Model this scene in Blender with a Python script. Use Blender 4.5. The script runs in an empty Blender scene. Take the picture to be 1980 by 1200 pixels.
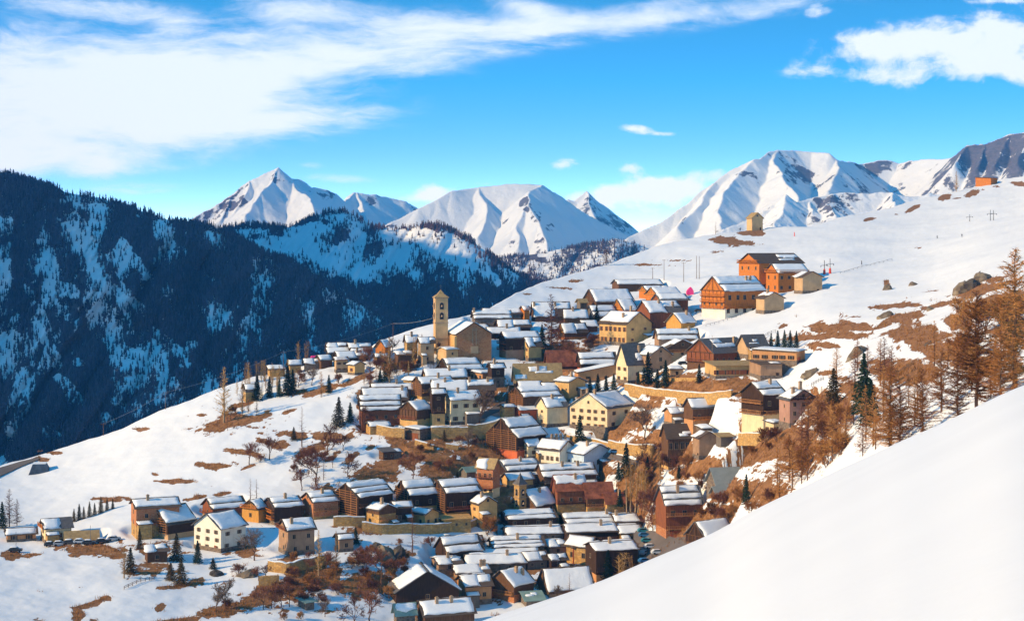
import bpy, math, random
import numpy as np
from mathutils import Vector

S = bpy.context.scene
COL = S.collection
F = 3140.0            # focal length in photograph pixels
HX, HY = 990.0, 470.0  # vanishing column and eye-level row of the photograph

# ---------------------------------------------------------------- camera, world, sun, exposure
cam_d = bpy.data.cameras.new("camera"); cam = bpy.data.objects.new("camera", cam_d); COL.objects.link(cam)
cam.location = (0, 0, 0); cam.rotation_euler = (math.radians(90), 0, 0)
cam_d.lens = 36.0 * F / 1980.0; cam_d.sensor_width = 36.0; cam_d.sensor_fit = 'HORIZONTAL'
cam_d.shift_y = -(600 - HY) / 1980.0
cam_d.clip_start = 0.5; cam_d.clip_end = 40000
S.camera = cam

SUN_DIR = Vector((-0.845, -0.31, 0.425)).normalized()   # towards the sun
SUN_EL = math.asin(SUN_DIR.z); SUN_AZ = math.atan2(SUN_DIR.x, SUN_DIR.y)
sun_d = bpy.data.lights.new("sun", 'SUN'); sun_d.energy = 4.8; sun_d.angle = math.radians(0.5)
sun_d.color = (1.0, 0.735, 0.39)
sun = bpy.data.objects.new("sun", sun_d); COL.objects.link(sun)
sun.rotation_euler = SUN_DIR.to_track_quat('Z', 'Y').to_euler()

S.view_settings.view_transform = 'Standard'
S.view_settings.look = 'None'
S.view_settings.exposure = 0.6
S.view_settings.gamma = 1.0
S.render.engine = 'CYCLES'
try:
    S.cycles.max_bounces = 5; S.cycles.diffuse_bounces = 2; S.cycles.glossy_bounces = 2
    S.cycles.transparent_max_bounces = 6; S.cycles.volume_bounces = 0
except Exception:
    pass

class NT:
    """small helper to wire nodes"""
    def __init__(s, tree): s.t = tree; s.n = tree.nodes; s.l = tree.links
    def val(s, v):
        n = s.n.new('ShaderNodeValue'); n.outputs[0].default_value = v; return n.outputs[0]
    def put(s, sock, v):
        if isinstance(v, bpy.types.NodeSocket): s.l.new(v, sock)
        elif v is not None:
            if hasattr(sock, 'default_value'):
                try: sock.default_value = v
                except Exception: sock.default_value = (v, v, v)
    def math(s, op, a, b=None, c=None, clamp=False):
        n = s.n.new('ShaderNodeMath'); n.operation = op; n.use_clamp = clamp
        s.put(n.inputs[0], a)
        if b is not None: s.put(n.inputs[1], b)
        if c is not None: s.put(n.inputs[2], c)
        return n.outputs[0]
    def vmath(s, op, a, b=None, scale=None):
        n = s.n.new('ShaderNodeVectorMath'); n.operation = op
        s.put(n.inputs[0], a)
        if b is not None: s.put(n.inputs[1], b)
        if scale is not None: s.put(n.inputs['Scale'], scale)
        return n.outputs[1] if op in ('LENGTH', 'DOT_PRODUCT', 'DISTANCE') else n.outputs[0]
    def noise(s, vec, scale, detail=4, rough=0.55, dist=0.0):
        n = s.n.new('ShaderNodeTexNoise'); s.put(n.inputs['Vector'], vec)
        n.inputs['Scale'].default_value = scale; n.inputs['Detail'].default_value = detail
        n.inputs['Roughness'].default_value = rough; n.inputs['Distortion'].default_value = dist
        return n.outputs[0]
    def ramp(s, fac, stops, interp='LINEAR'):
        n = s.n.new('ShaderNodeValToRGB'); s.put(n.inputs[0], fac); cr = n.color_ramp; cr.interpolation = interp
        while len(cr.elements) < len(stops): cr.elements.new(0.5)
        for e, (p, c) in zip(cr.elements, stops):
            e.position = p; e.color = (c[0], c[1], c[2], 1) if not isinstance(c, (int, float)) else (c, c, c, 1)
        return n.outputs[0]
    def mix(s, fac, a, b, blend='MIX'):
        n = s.n.new('ShaderNodeMix'); n.data_type = 'RGBA'; n.blend_type = blend; n.clamp_factor = True
        s.put(n.inputs[0], fac)
        for sock, v in ((n.inputs[6], a), (n.inputs[7], b)):
            if isinstance(v, bpy.types.NodeSocket): s.l.new(v, sock)
            else: sock.default_value = (v[0], v[1], v[2], 1)
        return n.outputs[2]
    def smooth(s, v, a, b):
        n = s.n.new('ShaderNodeMapRange'); n.interpolation_type = 'SMOOTHSTEP'
        s.put(n.inputs['Value'], v); n.inputs['From Min'].default_value = a; n.inputs['From Max'].default_value = b
        return n.outputs[0]
    def comb(s, x, y, z=0.0):
        n = s.n.new('ShaderNodeCombineXYZ'); s.put(n.inputs[0], x); s.put(n.inputs[1], y); s.put(n.inputs[2], z); return n.outputs[0]
    def sep(s, v):
        n = s.n.new('ShaderNodeSeparateXYZ'); s.put(n.inputs[0], v); return n.outputs

W = bpy.data.worlds.new("World"); S.world = W; W.use_nodes = True
def build_world():
    t = NT(W.node_tree); t.n.clear()
    out = t.n.new('ShaderNodeOutputWorld'); bg = t.n.new('ShaderNodeBackground'); t.l.new(bg.outputs[0], out.inputs[0])
    tc = t.n.new('ShaderNodeTexCoord').outputs['Generated']
    x, y, z = t.sep(tc)
    zp = t.math('MAXIMUM', z, 0.0)
    # the clear alpine sky deepens very quickly above the peaks
    ze = t.math('ADD', t.math('MULTIPLY', t.math('POWER', zp, 1.15), 5.5), 0.035)
    vec = t.vmath('NORMALIZE', t.comb(x, y, ze))
    sky = t.n.new('ShaderNodeTexSky'); sky.sky_type = 'NISHITA'; sky.sun_disc = False
    sky.sun_elevation = SUN_EL; sky.sun_rotation = SUN_AZ
    sky.altitude = 2000; sky.air_density = 1.0; sky.dust_density = 0.2; sky.ozone_density = 2.0
    t.l.new(vec, sky.inputs[0])
    hs = t.n.new('ShaderNodeHueSaturation'); hs.inputs['Saturation'].default_value = SKY_SAT; hs.inputs['Value'].default_value = 1.0
    hs.inputs['Hue'].default_value = SKY_HUE
    t.l.new(sky.outputs[0], hs.inputs['Color'])
    col = t.mix(1.0, hs.outputs[0], SKY_MUL, 'MULTIPLY')
    # paler air low over the horizon
    col = t.mix(1.0, col, t.ramp(t.math('MULTIPLY', zp, 5.0), [(0.0, (3.6, 1.35, 1.05)), (.27, (2.2, 1.2, 1.03)), (.5, (1.0, 1.28, 1.05)), (1.0, (.5, 1.0, .76))]), 'MULTIPLY')
    # clouds live on the sphere of directions: u to the right, v up
    ys = t.math('MAXIMUM', y, 0.08)
    u = t.math('DIVIDE', x, ys); v = t.math('DIVIDE', z, ys)
    P = t.comb(u, v)
    warp = t.n.new('ShaderNodeTexNoise'); t.put(warp.inputs['Vector'], t.vmath('MULTIPLY', P, (9.0, 22.0, 1.0)))
    warp.inputs['Scale'].default_value = 1.0; warp.inputs['Detail'].default_value = 5
    wv = t.vmath('SCALE', t.vmath('SUBTRACT', warp.outputs[1], (0.5, 0.5, 0.5)), scale=0.035)
    Pw = t.vmath('ADD', P, wv)
    cirrus = t.math('ADD', t.math('MULTIPLY', t.noise(t.vmath('MULTIPLY', Pw, (7.0, 34.0, 1.0)), 1.0, 8, 0.62), .6), t.math('MULTIPLY', t.noise(t.vmath('MULTIPLY', Pw, (26.0, 95.0, 1.0)), 1.0, 7, 0.65), .4))
    puff = t.noise(t.vmath('MULTIPLY', Pw, (42.0, 60.0, 1.0)), 1.0, 7, 0.62)
    def blobs(lst):
        acc = None
        for (cx, cy, rx, ry, rot, st) in lst:
            c = t.comb((cx - HX) / F, (HY - cy) / F)
            d = t.vmath('SUBTRACT', P, c)
            dx, dy, _ = t.sep(d)
            a = math.radians(rot); ca, sa = math.cos(a), math.sin(a)
            e1 = t.math('ADD', t.math('MULTIPLY', dx, ca * F / rx), t.math('MULTIPLY', dy, sa * F / rx))
            e2 = t.math('ADD', t.math('MULTIPLY', dx, -sa * F / ry), t.math('MULTIPLY', dy, ca * F / ry))
            r2 = t.math('ADD', t.math('MULTIPLY', e1, e1), t.math('MULTIPLY', e2, e2))
            g = t.math('MULTIPLY', t.math('POWER', 2.718, t.math('MULTIPLY', r2, -1.0)), st)
            acc = g if acc is None else t.math('ADD', acc, g)
        return acc
    fade = t.smooth(y, 0.1, 0.4)
    m1 = blobs(CIRRUS)
    k1 = t.math('ADD', t.math('MULTIPLY', m1, 1.0), t.math('MULTIPLY', t.math('SUBTRACT', cirrus, 0.5), 6.5))
    a1 = t.math('MULTIPLY', t.math('MULTIPLY', t.smooth(k1, -0.3, 1.9), 0.95), t.smooth(m1, 0.02, 0.4))
    m2 = blobs(PUFFS)
    k2 = t.math('ADD', m2, t.math('MULTIPLY', t.math('SUBTRACT', puff, 0.5), 3.6))
    a2 = t.math('MULTIPLY', t.smooth(k2, 0.3, 1.5), t.smooth(m2, 0.1, 0.45))
    a = t.math('MULTIPLY', t.math('MAXIMUM', a1, a2), fade, clamp=True)
    col = t.mix(a, col, CLOUD_COL)
    t.l.new(col, bg.inputs[0]); bg.inputs[1].default_value = 0.1
    W.cycles.sampling_method = 'MANUAL' if hasattr(W, 'cycles') else 0
    if hasattr(W, 'cycles'): W.cycles.sample_map_resolution = 512
SKY_SAT, SKY_HUE, SKY_MUL = 1.1, 0.5, (.98, 2.65, 3.4)
CLOUD_COL = (11.6, 11.6, 11.6)
CIRRUS = [(60, 190, 320, 75, 2, 1.3), (320, 175, 260, 50, 3, 1.2), (120, 110, 420, 60, -3, .8), (470, 165, 130, 40, 8, .8),
          (420, 235, 260, 34, 3, .8), (120, 290, 260, 34, 0, .7), (760, 55, 330, 32, 1, .9), (560, 95, 300, 45, 4, .75), (1050, 60, 330, 26, 8, .95), (1350, 30, 230, 20, 5, .8),
          (150, 15, 160, 22, -8, .9), (560, 12, 110, 24, -3, .9), (300, 30, 90, 22, -12, .8), (1010, 15, 60, 16, -15, 1.1), (480, 235, 200, 26, 4, .55),
          (60, 315, 260, 24, 0, .65), (190, 328, 50, 14, 3, .7), (270, 365, 110, 12, 2, .5), (650, 345, 60, 8, -3, .7), (255, 258, 300, 30, 2, .45), (600, 320, 25, 6, 0, .8),
          (60, 245, 260, 60, 0, .6), (700, 130, 190, 24, 3, .5)]
PUFFS = [(1700, 90, 130, 28, 8, 1.0), (1800, 75, 160, 36, 3, 1.15), (1930, 55, 60, 45, 10, 1.1), (1640, 142, 110, 17, -2, .9), (1880, 125, 130, 30, -5, 1.1), (1960, 120, 70, 50, 0, 1.0),
         (1730, 155, 60, 18, -5, .9), (1575, 17, 34, 15, 0, 1.1), (1230, 250, 30, 8, -6, 1.05), (1285, 259, 30, 5, -4, .7), (1090, 318, 26, 10, 3, 1.05),
         (1218, 324, 20, 14, 0, 1.1), (1270, 362, 55, 26, 5, 1.3), (1300, 370, 70, 22, -3, 1.2), (1180, 380, 50, 24, 0, 1.05), (850, 372, 34, 20, 0, 1.3), (1380, 337, 50, 12, 5, .7),
         (1110, 382, 28, 12, 0, .9), (800, 385, 40, 12, 8, .7), (1240, 405, 70, 20, 0, .55), (1930, 2, 80, 6, 0, .9), (520, 262, 28, 3, 4, .7), (950, 355, 30, 5, 0, .7), (1330, 358, 60, 16, 3, .8), (1190, 372, 36, 16, 0, .9), (1130, 395, 60, 12, 0, .6)]
build_world()

# ---------------------------------------------------------------- small maths helpers
def _hash(ix, iy, seed):
    h = (ix.astype(np.int64) * 374761393 + iy.astype(np.int64) * 668265263 + seed * 974634777) & 0xffffffff
    h = ((h ^ (h >> 13)) * 1274126177) & 0xffffffff
    return ((h ^ (h >> 16)) & 0xffff) / 65535.0
def vnoise(x, y, seed=0):
    x = np.asarray(x, float); y = np.asarray(y, float)
    ix = np.floor(x); iy = np.floor(y); fx = x - ix; fy = y - iy
    fx = fx * fx * fx * (fx * (fx * 6 - 15) + 10); fy = fy * fy * fy * (fy * (fy * 6 - 15) + 10)
    a = _hash(ix, iy, seed); b = _hash(ix + 1, iy, seed); c = _hash(ix, iy + 1, seed); d = _hash(ix + 1, iy + 1, seed)
    return (a + (b - a) * fx) * (1 - fy) + (c + (d - c) * fx) * fy
def fbm(x, y, sc, octv=4, seed=0, gain=0.5, ridged=False):
    s = 0; a = 1.0; tot = 0; x = np.asarray(x, float) / sc; y = np.asarray(y, float) / sc
    for i in range(octv):
        n = vnoise(x + 17.3 * i, y - 9.1 * i, seed + i) * 2 - 1
        if ridged: n = 1 - 2 * np.abs(n)
        s = s + a * n; tot += a; a *= gain; x = x * 2.03 + y * 0.3; y = y * 2.03 - x * 0.1
    return s / tot
def sstep(a, b, v):
    t = np.clip((v - a) / (b - a), 0, 1); return t * t * (3 - 2 * t)
def interp(pts, x):
    xs = [p[0] for p in pts]; ys = [p[1] for p in pts]; return np.interp(x, xs, ys)
def P3(px, py, D):
    return np.array([(px - HX) / F * D, D, (HY - py) / F * D])

# ---------------------------------------------------------------- object helpers
def tag(o, label=None, cat=None, group=None, kind=None):
    if label: o['label'] = label
    if cat: o['category'] = cat
    if group: o['group'] = group
    if kind: o['kind'] = kind
    return o
def np_mesh(name, V, Fq, mats, smooth=False, fm=None, attrs=None):
    me = bpy.data.meshes.new(name)
    V = np.asarray(V, np.float32); Fq = np.asarray(Fq, np.int32)
    k = Fq.shape[1]; nf = Fq.shape[0]
    me.vertices.add(len(V)); me.vertices.foreach_set('co', V.ravel())
    me.loops.add(nf * k); me.loops.foreach_set('vertex_index', Fq.ravel())
    me.polygons.add(nf); me.polygons.foreach_set('loop_start', np.arange(0, nf * k, k, dtype=np.int32))
    try: me.polygons.foreach_set('loop_total', np.full(nf, k, np.int32))
    except Exception: pass
    for m in (mats if isinstance(mats, (list, tuple)) else [mats]): me.materials.append(m)
    if fm is not None: me.polygons.foreach_set('material_index', np.asarray(fm, np.int32))
    for an, av in (attrs or {}).items():
        at = me.attributes.new(an, 'FLOAT', 'POINT'); at.data.foreach_set('value', np.asarray(av, np.float32).ravel())
    me.update(calc_edges=True)
    if smooth: me.polygons.foreach_set('use_smooth', np.ones(nf, bool))
    me.validate()
    return me
def grid_faces(nr, nc):
    i = np.arange(nr - 1)[:, None] * nc + np.arange(nc - 1)[None, :]
    return np.stack([i, i + 1, i + nc + 1, i + nc], -1).reshape(-1, 4)
def link(name, me, parent=None):
    o = bpy.data.objects.new(name, me); COL.objects.link(o)
    if parent is not None: o.parent = parent
    return o
def empty(name, loc, rz=0.0):
    o = bpy.data.objects.new(name, None); COL.objects.link(o); o.location = loc; o.rotation_euler = (0, 0, rz)
    o.empty_display_size = 1.0
    return o

# ---------------------------------------------------------------- materials
def mat(name, rough=0.85):
    m = bpy.data.materials.new(name); m.use_nodes = True
    b = m.node_tree.nodes['Principled BSDF']; b.inputs['Roughness'].default_value = rough
    b.inputs['Specular IOR Level'].default_value = 0.15
    return m, NT(m.node_tree), b
def objpos(t): return t.n.new('ShaderNodeTexCoord').outputs['Object']
def geo(t): return t.n.new('ShaderNodeNewGeometry')
def attr(t, name):
    n = t.n.new('ShaderNodeAttribute'); n.attribute_name = name; return n.outputs['Fac']
def bump(t, b, h, dist, strength=1.0):
    n = t.n.new('ShaderNodeBump'); t.put(n.inputs['Height'], h); n.inputs['Distance'].default_value = dist; n.inputs['Strength'].default_value = strength
    t.l.new(n.outputs[0], b.inputs['Normal'])
SNOW = (0.80, 0.80, 0.81)
def snow_ground(name, dark, light, patch_scale, bump_d, thr=(0.46, 0.54)):
    """snow with bare ground where the mesh attribute 'bare' says so"""
    m, t, b = mat(name)
    pos = geo(t).outputs['Position']
    at = attr(t, 'bare')
    n1 = t.noise(pos, patch_scale, 6, 0.65)
    k = t.math('ADD', at, t.math('MULTIPLY', t.math('SUBTRACT', n1, 0.5), 0.9))
    f = t.smooth(k, *thr)
    g = t.ramp(t.noise(pos, patch_scale * 3, 6, 0.7), [(0.25, dark), (0.75, light)])
    s = t.ramp(t.noise(pos, patch_scale * .25, 4, 0.6), [(0.3, (0.76, 0.76, 0.78)), (0.6, SNOW)])
    t.l.new(t.mix(f, s, g), b.inputs['Base Color'])
    bump(t, b, t.math('ADD', t.noise(pos, patch_scale * .5, 5, 0.6), t.math('MULTIPLY', f, -0.5)), bump_d)
    return m
# ================================================================ THE SETTING
# ---- village hillside: depth of the ground seen at a direction, as a smooth surface through surveyed points
SIL = [(-600, 1010), (-300, 960), (0, 899), (50, 887), (100, 872), (162, 851), (235, 830), (320, 792), (380, 769), (420, 752), (480, 733),
       (560, 712), (640, 692), (700, 672), (780, 645), (860, 622), (945, 600), (1000, 570), (1047, 547), (1100, 532), (1144, 519), (1200, 501), (1260, 481),
       (1300, 468), (1354, 457), (1475, 443), (1560, 437), (1618, 424), (1723, 401), (1770, 387), (1835, 373), (1880, 362), (1943, 344), (1990, 338), (2200, 300), (2600, 240)]
DPTS = [(-100, 905, 620), (0, 890, 640), (200, 845, 645), (400, 765, 655), (600, 700, 680), (900, 615, 710), (1050, 550, 790), (1250, 485, 900), (1460, 445, 960),
        (1700, 405, 1020), (1980, 345, 1080), (-100, 1200, 425), (250, 1200, 435), (500, 1200, 445), (900, 1190, 480), (1050, 1140, 500), (1200, 1100, 520), (1050, 1000, 555),
        (1000, 900, 590), (1100, 830, 610), (1200, 700, 655), (1000, 720, 655), (700, 700, 668), (850, 720, 650), (700, 850, 600), (300, 1000, 540), (100, 1000, 560), (400, 1085, 505), (700, 1020, 530),
        (1510, 830, 510), (1400, 610, 690), (1560, 560, 700), (1600, 620, 600), (1980, 740, 270), (1980, 600, 400), (1980, 480, 640), (1980, 410, 860),
        (1800, 550, 640), (1800, 700, 400), (1700, 850, 330), (1500, 960, 430), (1400, 1020, 480), (1300, 1060, 505), (1650, 700, 505), (1540, 702, 565), (1471, 732, 552), (1384, 732, 565), (1250, 850, 580), (1400, 700, 600), (1400, 520, 800), (1620, 500, 790), (800, 850, 598)]
_p = np.array(DPTS, float); _xs = _p[:, :2] / 1000.0; _ds = np.log(_p[:, 2])
def _U(r2): return np.where(r2 > 1e-12, 0.5 * r2 * np.log(np.maximum(r2, 1e-12)), 0)
_r2 = ((_xs[:, None] - _xs[None]) ** 2).sum(-1); _n = len(_xs)
_A = np.zeros((_n + 3, _n + 3)); _A[:_n, :_n] = _U(_r2) + np.eye(_n) * 0.004
_A[:_n, _n] = 1; _A[:_n, _n + 1:] = _xs; _A[_n, :_n] = 1; _A[_n + 1:, :_n] = _xs.T
_w = np.linalg.solve(_A, np.concatenate([_ds, np.zeros(3)]))
def depth(px, py):
    px = np.clip(np.asarray(px, float), -120, 2050); py = np.clip(np.asarray(py, float), 330, 1260)
    sh = np.broadcast(px, py).shape; X = np.broadcast_to(px, sh).ravel() / 1000; Y = np.broadcast_to(py, sh).ravel() / 1000
    r2 = (X[:, None] - _xs[None, :, 0]) ** 2 + (Y[:, None] - _xs[None, :, 1]) ** 2
    v = _U(r2) @ _w[:_n] + _w[_n] + _w[_n + 1] * X + _w[_n + 2] * Y
    return np.exp(v).reshape(sh)
def gbump(x, y):
    return fbm(x, y, 45, 4, 3) * 1.3 + fbm(x, y, 7, 3, 9) * 0.28
def G(px, py):
    """point of the village hillside seen at photograph position (px, py)"""
    D = float(depth(px, py)); p = P3(px, py, D); p[2] += float(gbump(p[0], p[1])); return p

# bare ground: (cx, cy, rx, ry, angle, strength) of each snow-free patch on the slope
BARE = [
 # village heart, banks between the houses
 (960, 870, 110, 40, -10, .9), (800, 875, 60, 28, -12, 1.0), (730, 915, 55, 22, -20, 1.0), (860, 900, 60, 30, -10, .9), (770, 850, 30, 18, 0, .8), (700, 945, 60, 14, -20, .9),
 (620, 960, 50, 20, -30, .8), (560, 990, 30, 8, -20, .6), (600, 1120, 80, 30, -15, .95), (520, 1140, 40, 25, -20, .8), (700, 1130, 70, 26, -12, .8), (760, 1080, 45, 20, -10, .7), (470, 1165, 70, 14, -15, .8),
 (640, 1175, 60, 8, -5, .5), (420, 1180, 60, 12, -10, .9), (470, 1060, 26, 18, -10, .9), (560, 1090, 40, 20, 0, .8), (800, 1010, 90, 20, -2, .8), (720, 1020, 60, 16, -2, .7),
 (1330, 745, 80, 22, -3, 1.0), (1430, 745, 60, 22, 5, 1.0), (1240, 740, 60, 14, 0, .8), (1200, 815, 60, 22, -6, .95), (1270, 850, 60, 20, -6, .8), (1480, 870, 70, 30, -25, 1.0), (1440, 820, 40, 20, -25, .9),
 (1350, 905, 70, 20, -20, .9), (1290, 885, 50, 25, 0, .9), (1540, 860, 60, 40, -20, 1.0), (1400, 950, 60, 30, 0, .9), (1240, 930, 50, 60, 0, .9), (1330, 1010, 80, 50, 0, .9), (1100, 900, 120, 60, 0, .7), (1000, 960, 150, 60, 0, .7),
 (1150, 1000, 150, 60, 0, .7), (1250, 1090, 80, 40, 0, 1.0), (1150, 780, 60, 25, 0, .6), (960, 760, 90, 50, 0, .6), (1080, 690, 80, 40, 0, .8), (1050, 760, 80, 40, 0, .6), (880, 840, 70, 14, 0, .9), (1200, 640, 60, 10, 0, .4),
 (1150, 660, 40, 16, -20, .7), (1000, 1080, 150, 46, 0, .8), (900, 1130, 80, 36, 0, .75), (720, 770, 60, 30, 0, .5), (860, 765, 100, 40, 0, .55), (790, 700, 50, 22, 0, .6), (1230, 700, 60, 22, 0, .6), (1320, 880, 60, 40, 0, .7), (560, 1020, 60, 10, 0, .5), (330, 1050, 70, 10, 0, .5), (1180, 1060, 60, 30, 0, .8), (1250, 780, 50, 10, 5, .7), (730, 830, 60, 14, 0, .6), (830, 960, 130, 12, 0, .5),
 # slope left of the village
 (455, 815, 60, 13, -8, 1.05), (420, 825, 30, 9, 0, .9), (500, 808, 30, 9, -18, .95), (640, 845, 50, 10, 5, .9), (570, 840, 35, 7, 5, 1.0), (600, 835, 30, 7, 0, .5), (530, 860, 28, 8, 6, .9), (470, 875, 32, 5, 6, .9), (418, 900, 36, 5.5, 3, 1.15), (480, 902, 20, 4, -20, .8),
 (345, 927, 38, 4.5, 2, 1.1), (300, 915, 8, 3, 0, .7), (380, 965, 22, 4, -10, .9), (430, 955, 26, 4, -12, .8), (560, 795, 18, 4, -15, .9), (470, 780, 30, 6, -15, .8), (620, 755, 40, 8, -15, .9), (690, 735, 40, 6, -25, .9), (575, 758, 30, 7, -10, .9), (600, 870, 40, 16, -20, .7),
 (110, 875, 18, 4, 0, .8), (275, 830, 16, 3, 0, .8), (85, 888, 16, 5, 0, 1.0), (390, 802, 20, 4, 0, .7), (205, 962, 26, 5, 5, 1.0), (180, 1065, 60, 11, 0, 1.05), (110, 1065, 14, 6, -40, .5), (20, 1075, 26, 9, 0, 1.0), (60, 1075, 30, 7, 0, .7), (225, 1075, 20, 7, 0, .8),
 (170, 1165, 34, 7, -18, 1.1), (150, 1185, 16, 14, -50, 1.0), (205, 1152, 12, 5, 0, 1.0), (310, 1172, 12, 7, -30, 1.0), (345, 1195, 60, 7, -6, 1.0), (345, 1130, 40, 6, -8, 1.0), (380, 1120, 20, 5, -8, .8), (300, 1060, 60, 16, 0, .6), (430, 1130, 30, 8, -30, .5), (290, 1100, 60, 18, 0, .6), (75, 1195, 20, 4, 0, .6), (180, 1195, 10, 3, 0, .7),
 (640, 890, 20, 8, -30, .8), (680, 885, 20, 7, -30, .8), (715, 868, 14, 5, -20, .8),
 (240, 960, 20, 4, 12, .7), (20, 890, 22, 6, -15, 0),
 # upper snow field
 (1415, 468, 42, 6, 3, 1.15), (1452, 452, 26, 5, 3, 1.2), (1385, 486, 18, 2.5, 0, .6), (1255, 510, 32, 2, 0, .9), (1310, 501, 28, 1.6, 0, .9), (1070, 556, 22, 2, 2, .9), (1022, 569, 14, 2, 0, .9), (1115, 543, 18, 2, 0, .9),
 (1828, 380, 14, 6, -18, 1.1), (1880, 373, 18, 6, -15, 1.1), (1765, 404, 18, 4, -25, 1.1), (1680, 424, 14, 3, -15, 1.0), (1852, 384, 9, 3, -5, .9), (1975, 355, 18, 4, 5, 1.0), (1735, 415, 5, 2, 0, .8), (1925, 360, 10, 2, 0, .8), (1775, 479, 10, 1.2, 0, .8),
 (1620, 631, 62, 9, -2, 1.25), (1600, 648, 80, 6, -3, 1.2), (1725, 591, 46, 5, -4, 1.2), (1590, 665, 36, 6, 3, .9), (1750, 612, 40, 8, -16, 1.1), (1712, 625, 30, 6, -18, .9), (1780, 650, 50, 20, 5, 1.2), (1850, 622, 30, 12, 5, 1.1), (1830, 585, 60, 5, -14, 1.0), (1900, 560, 60, 8, -12, 1.1), (1950, 585, 60, 22, -8, 1.0),
 (1960, 640, 60, 30, 0, .8), (1830, 680, 60, 20, 0, .95), (1760, 720, 70, 22, 0, 1.0), (1700, 700, 30, 12, 0, .6), (1880, 700, 80, 22, 0, .7), (1600, 790, 50, 44, -20, .9), (1660, 755, 50, 26, 0, .8), (1560, 890, 70, 36, 0, .55), (1690, 790, 60, 26, 0, .5), (1600, 720, 20, 8, 0, .8),
 (1775, 770, 40, 16, 0, .45), (1600, 860, 60, 20, 0, .4), (1720, 830, 60, 16, 0, .4), (1480, 955, 70, 36, 0, .7), (1715, 551, 6, 5, 0, 1.1), (1655, 612, 16, 3, 0, .7), (1800, 562, 22, 2, -3, .9), (1720, 640, 40, 5, -20, .7), (1930, 540, 24, 4, -14, 1.0),
]
def bare_value(PX, PY):
    v = np.zeros_like(PX)
    wob = fbm(PX, PY * 2.2, 24, 4, 41, .6) * .75 + fbm(PX, PY * 3, 8, 3, 44, .6) * .35
    for (cx, cy, rx, ry, ang, st) in BARE:
        if st <= 0: continue
        a = math.radians(ang); dx = PX - cx; dy = PY - cy
        e1 = (dx * math.cos(a) + dy * math.sin(a)) / rx; e2 = (-dx * math.sin(a) + dy * math.cos(a)) / ry
        r = np.sqrt(e1 * e1 + e2 * e2)
        v = np.maximum(v, st * np.clip(1.45 - r * (1 + wob) * .95, 0, 1))
    spk = fbm(PX, PY * 3.4, 20, 5, 47, .62)
    v = np.maximum(v, np.clip((spk - .34) * 3.2, 0, .8) * sstep(520, 640, PY) * np.clip(v + .45, 0, 1))
    return v - .12 * (fbm(PX, PY * 2.5, 6, 3, 48) > .25) * (v > .3)

def build_hillside():
    cols = np.concatenate([np.arange(-600, -20, 20), np.arange(-20, 2000, 3.0), np.arange(2000, 2601, 20)])
    rows = 300; back = 46
    sil = interp(SIL, cols); sil = sil + fbm(cols, cols * 0, 60, 4, 5) * 3 * (cols > 0)
    t = np.linspace(0, 1, rows) ** 0.9
    bot = np.interp(cols, [-600, 0, 900, 1500, 1980, 2600], [1420, 1300, 1300, 1180, 1000, 900])
    PY = bot[None] + (sil - bot)[None] * t[:, None]
    PX = np.broadcast_to(cols, PY.shape)
    D = depth(PX, PY)
    # depth must grow up the column
    for i in range(1, rows): D[i] = np.maximum(D[i], D[i - 1] + 0.15)
    side = np.interp(cols, [-600, -120, 2050, 2600], [.9, 1, 1, 1.1]); D = D * side
    X = (PX - HX) / F * D; Z = (HY - PY) / F * D
    bare = bare_value(PX, PY)
    Y = D
    # beyond the skyline the hill rolls over and falls into the valley
    d = np.linspace(0, 1, back + 1)[1:] ** 1.6 * 900
    Ds = D[-1]; sl = (HY - sil) / F
    Yb = Ds[None] + d[:, None]; Xb = (cols[None] - HX) / F * Yb
    fall = np.where(d < 160, 0.0022 * d * d, 0.0022 * 160 ** 2 + (d - 160) * 0.704)
    Zb = sl[None] * Yb - fall[:, None] - 0.02 * d[:, None]
    X = np.vstack([X, Xb]); Y = np.vstack([Y, Yb]); Z = np.vstack([Z, Zb]); bare = np.vstack([bare, np.zeros_like(Xb)])
    Z = Z + gbump(X, Y)
    for (K, a, Lx, Ly) in FOOT:      # each building stands on a levelled plot
        dx = X - K[0]; dy = Y - K[1]
        m_ = (np.abs(dx) < 45) & (np.abs(dy) < 45)
        if not m_.any(): continue
        lx = dx * math.cos(a) + dy * math.sin(a); ly = -dx * math.sin(a) + dy * math.cos(a)
        ox = np.maximum(np.maximum(-lx, lx - Lx), 0); oy = np.maximum(np.maximum(-ly - .3, ly - Ly), 0)
        d_ = np.hypot(ox, oy); w_ = 1 - sstep(1.2, 4.5, d_)
        front = ly < Ly * .9
        tgt = np.minimum(Z, K[2] - .05 + d_ * .1)
        Z = np.where(m_, Z + (tgt - Z) * w_, Z)
    # near edge dives under the foreground slope
    V = np.stack([X, Y, Z], -1).reshape(-1, 3)
    me = np_mesh('hillside', V, grid_faces(rows + back, len(cols)), M_HILL, True, attrs={'bare': bare})
    tag(link('hillside', me), kind='structure')
M_HILL = snow_ground('snow_and_grass', (0.10, 0.045, 0.018), (0.44, 0.205, 0.08), 0.22, 0.32)

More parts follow.
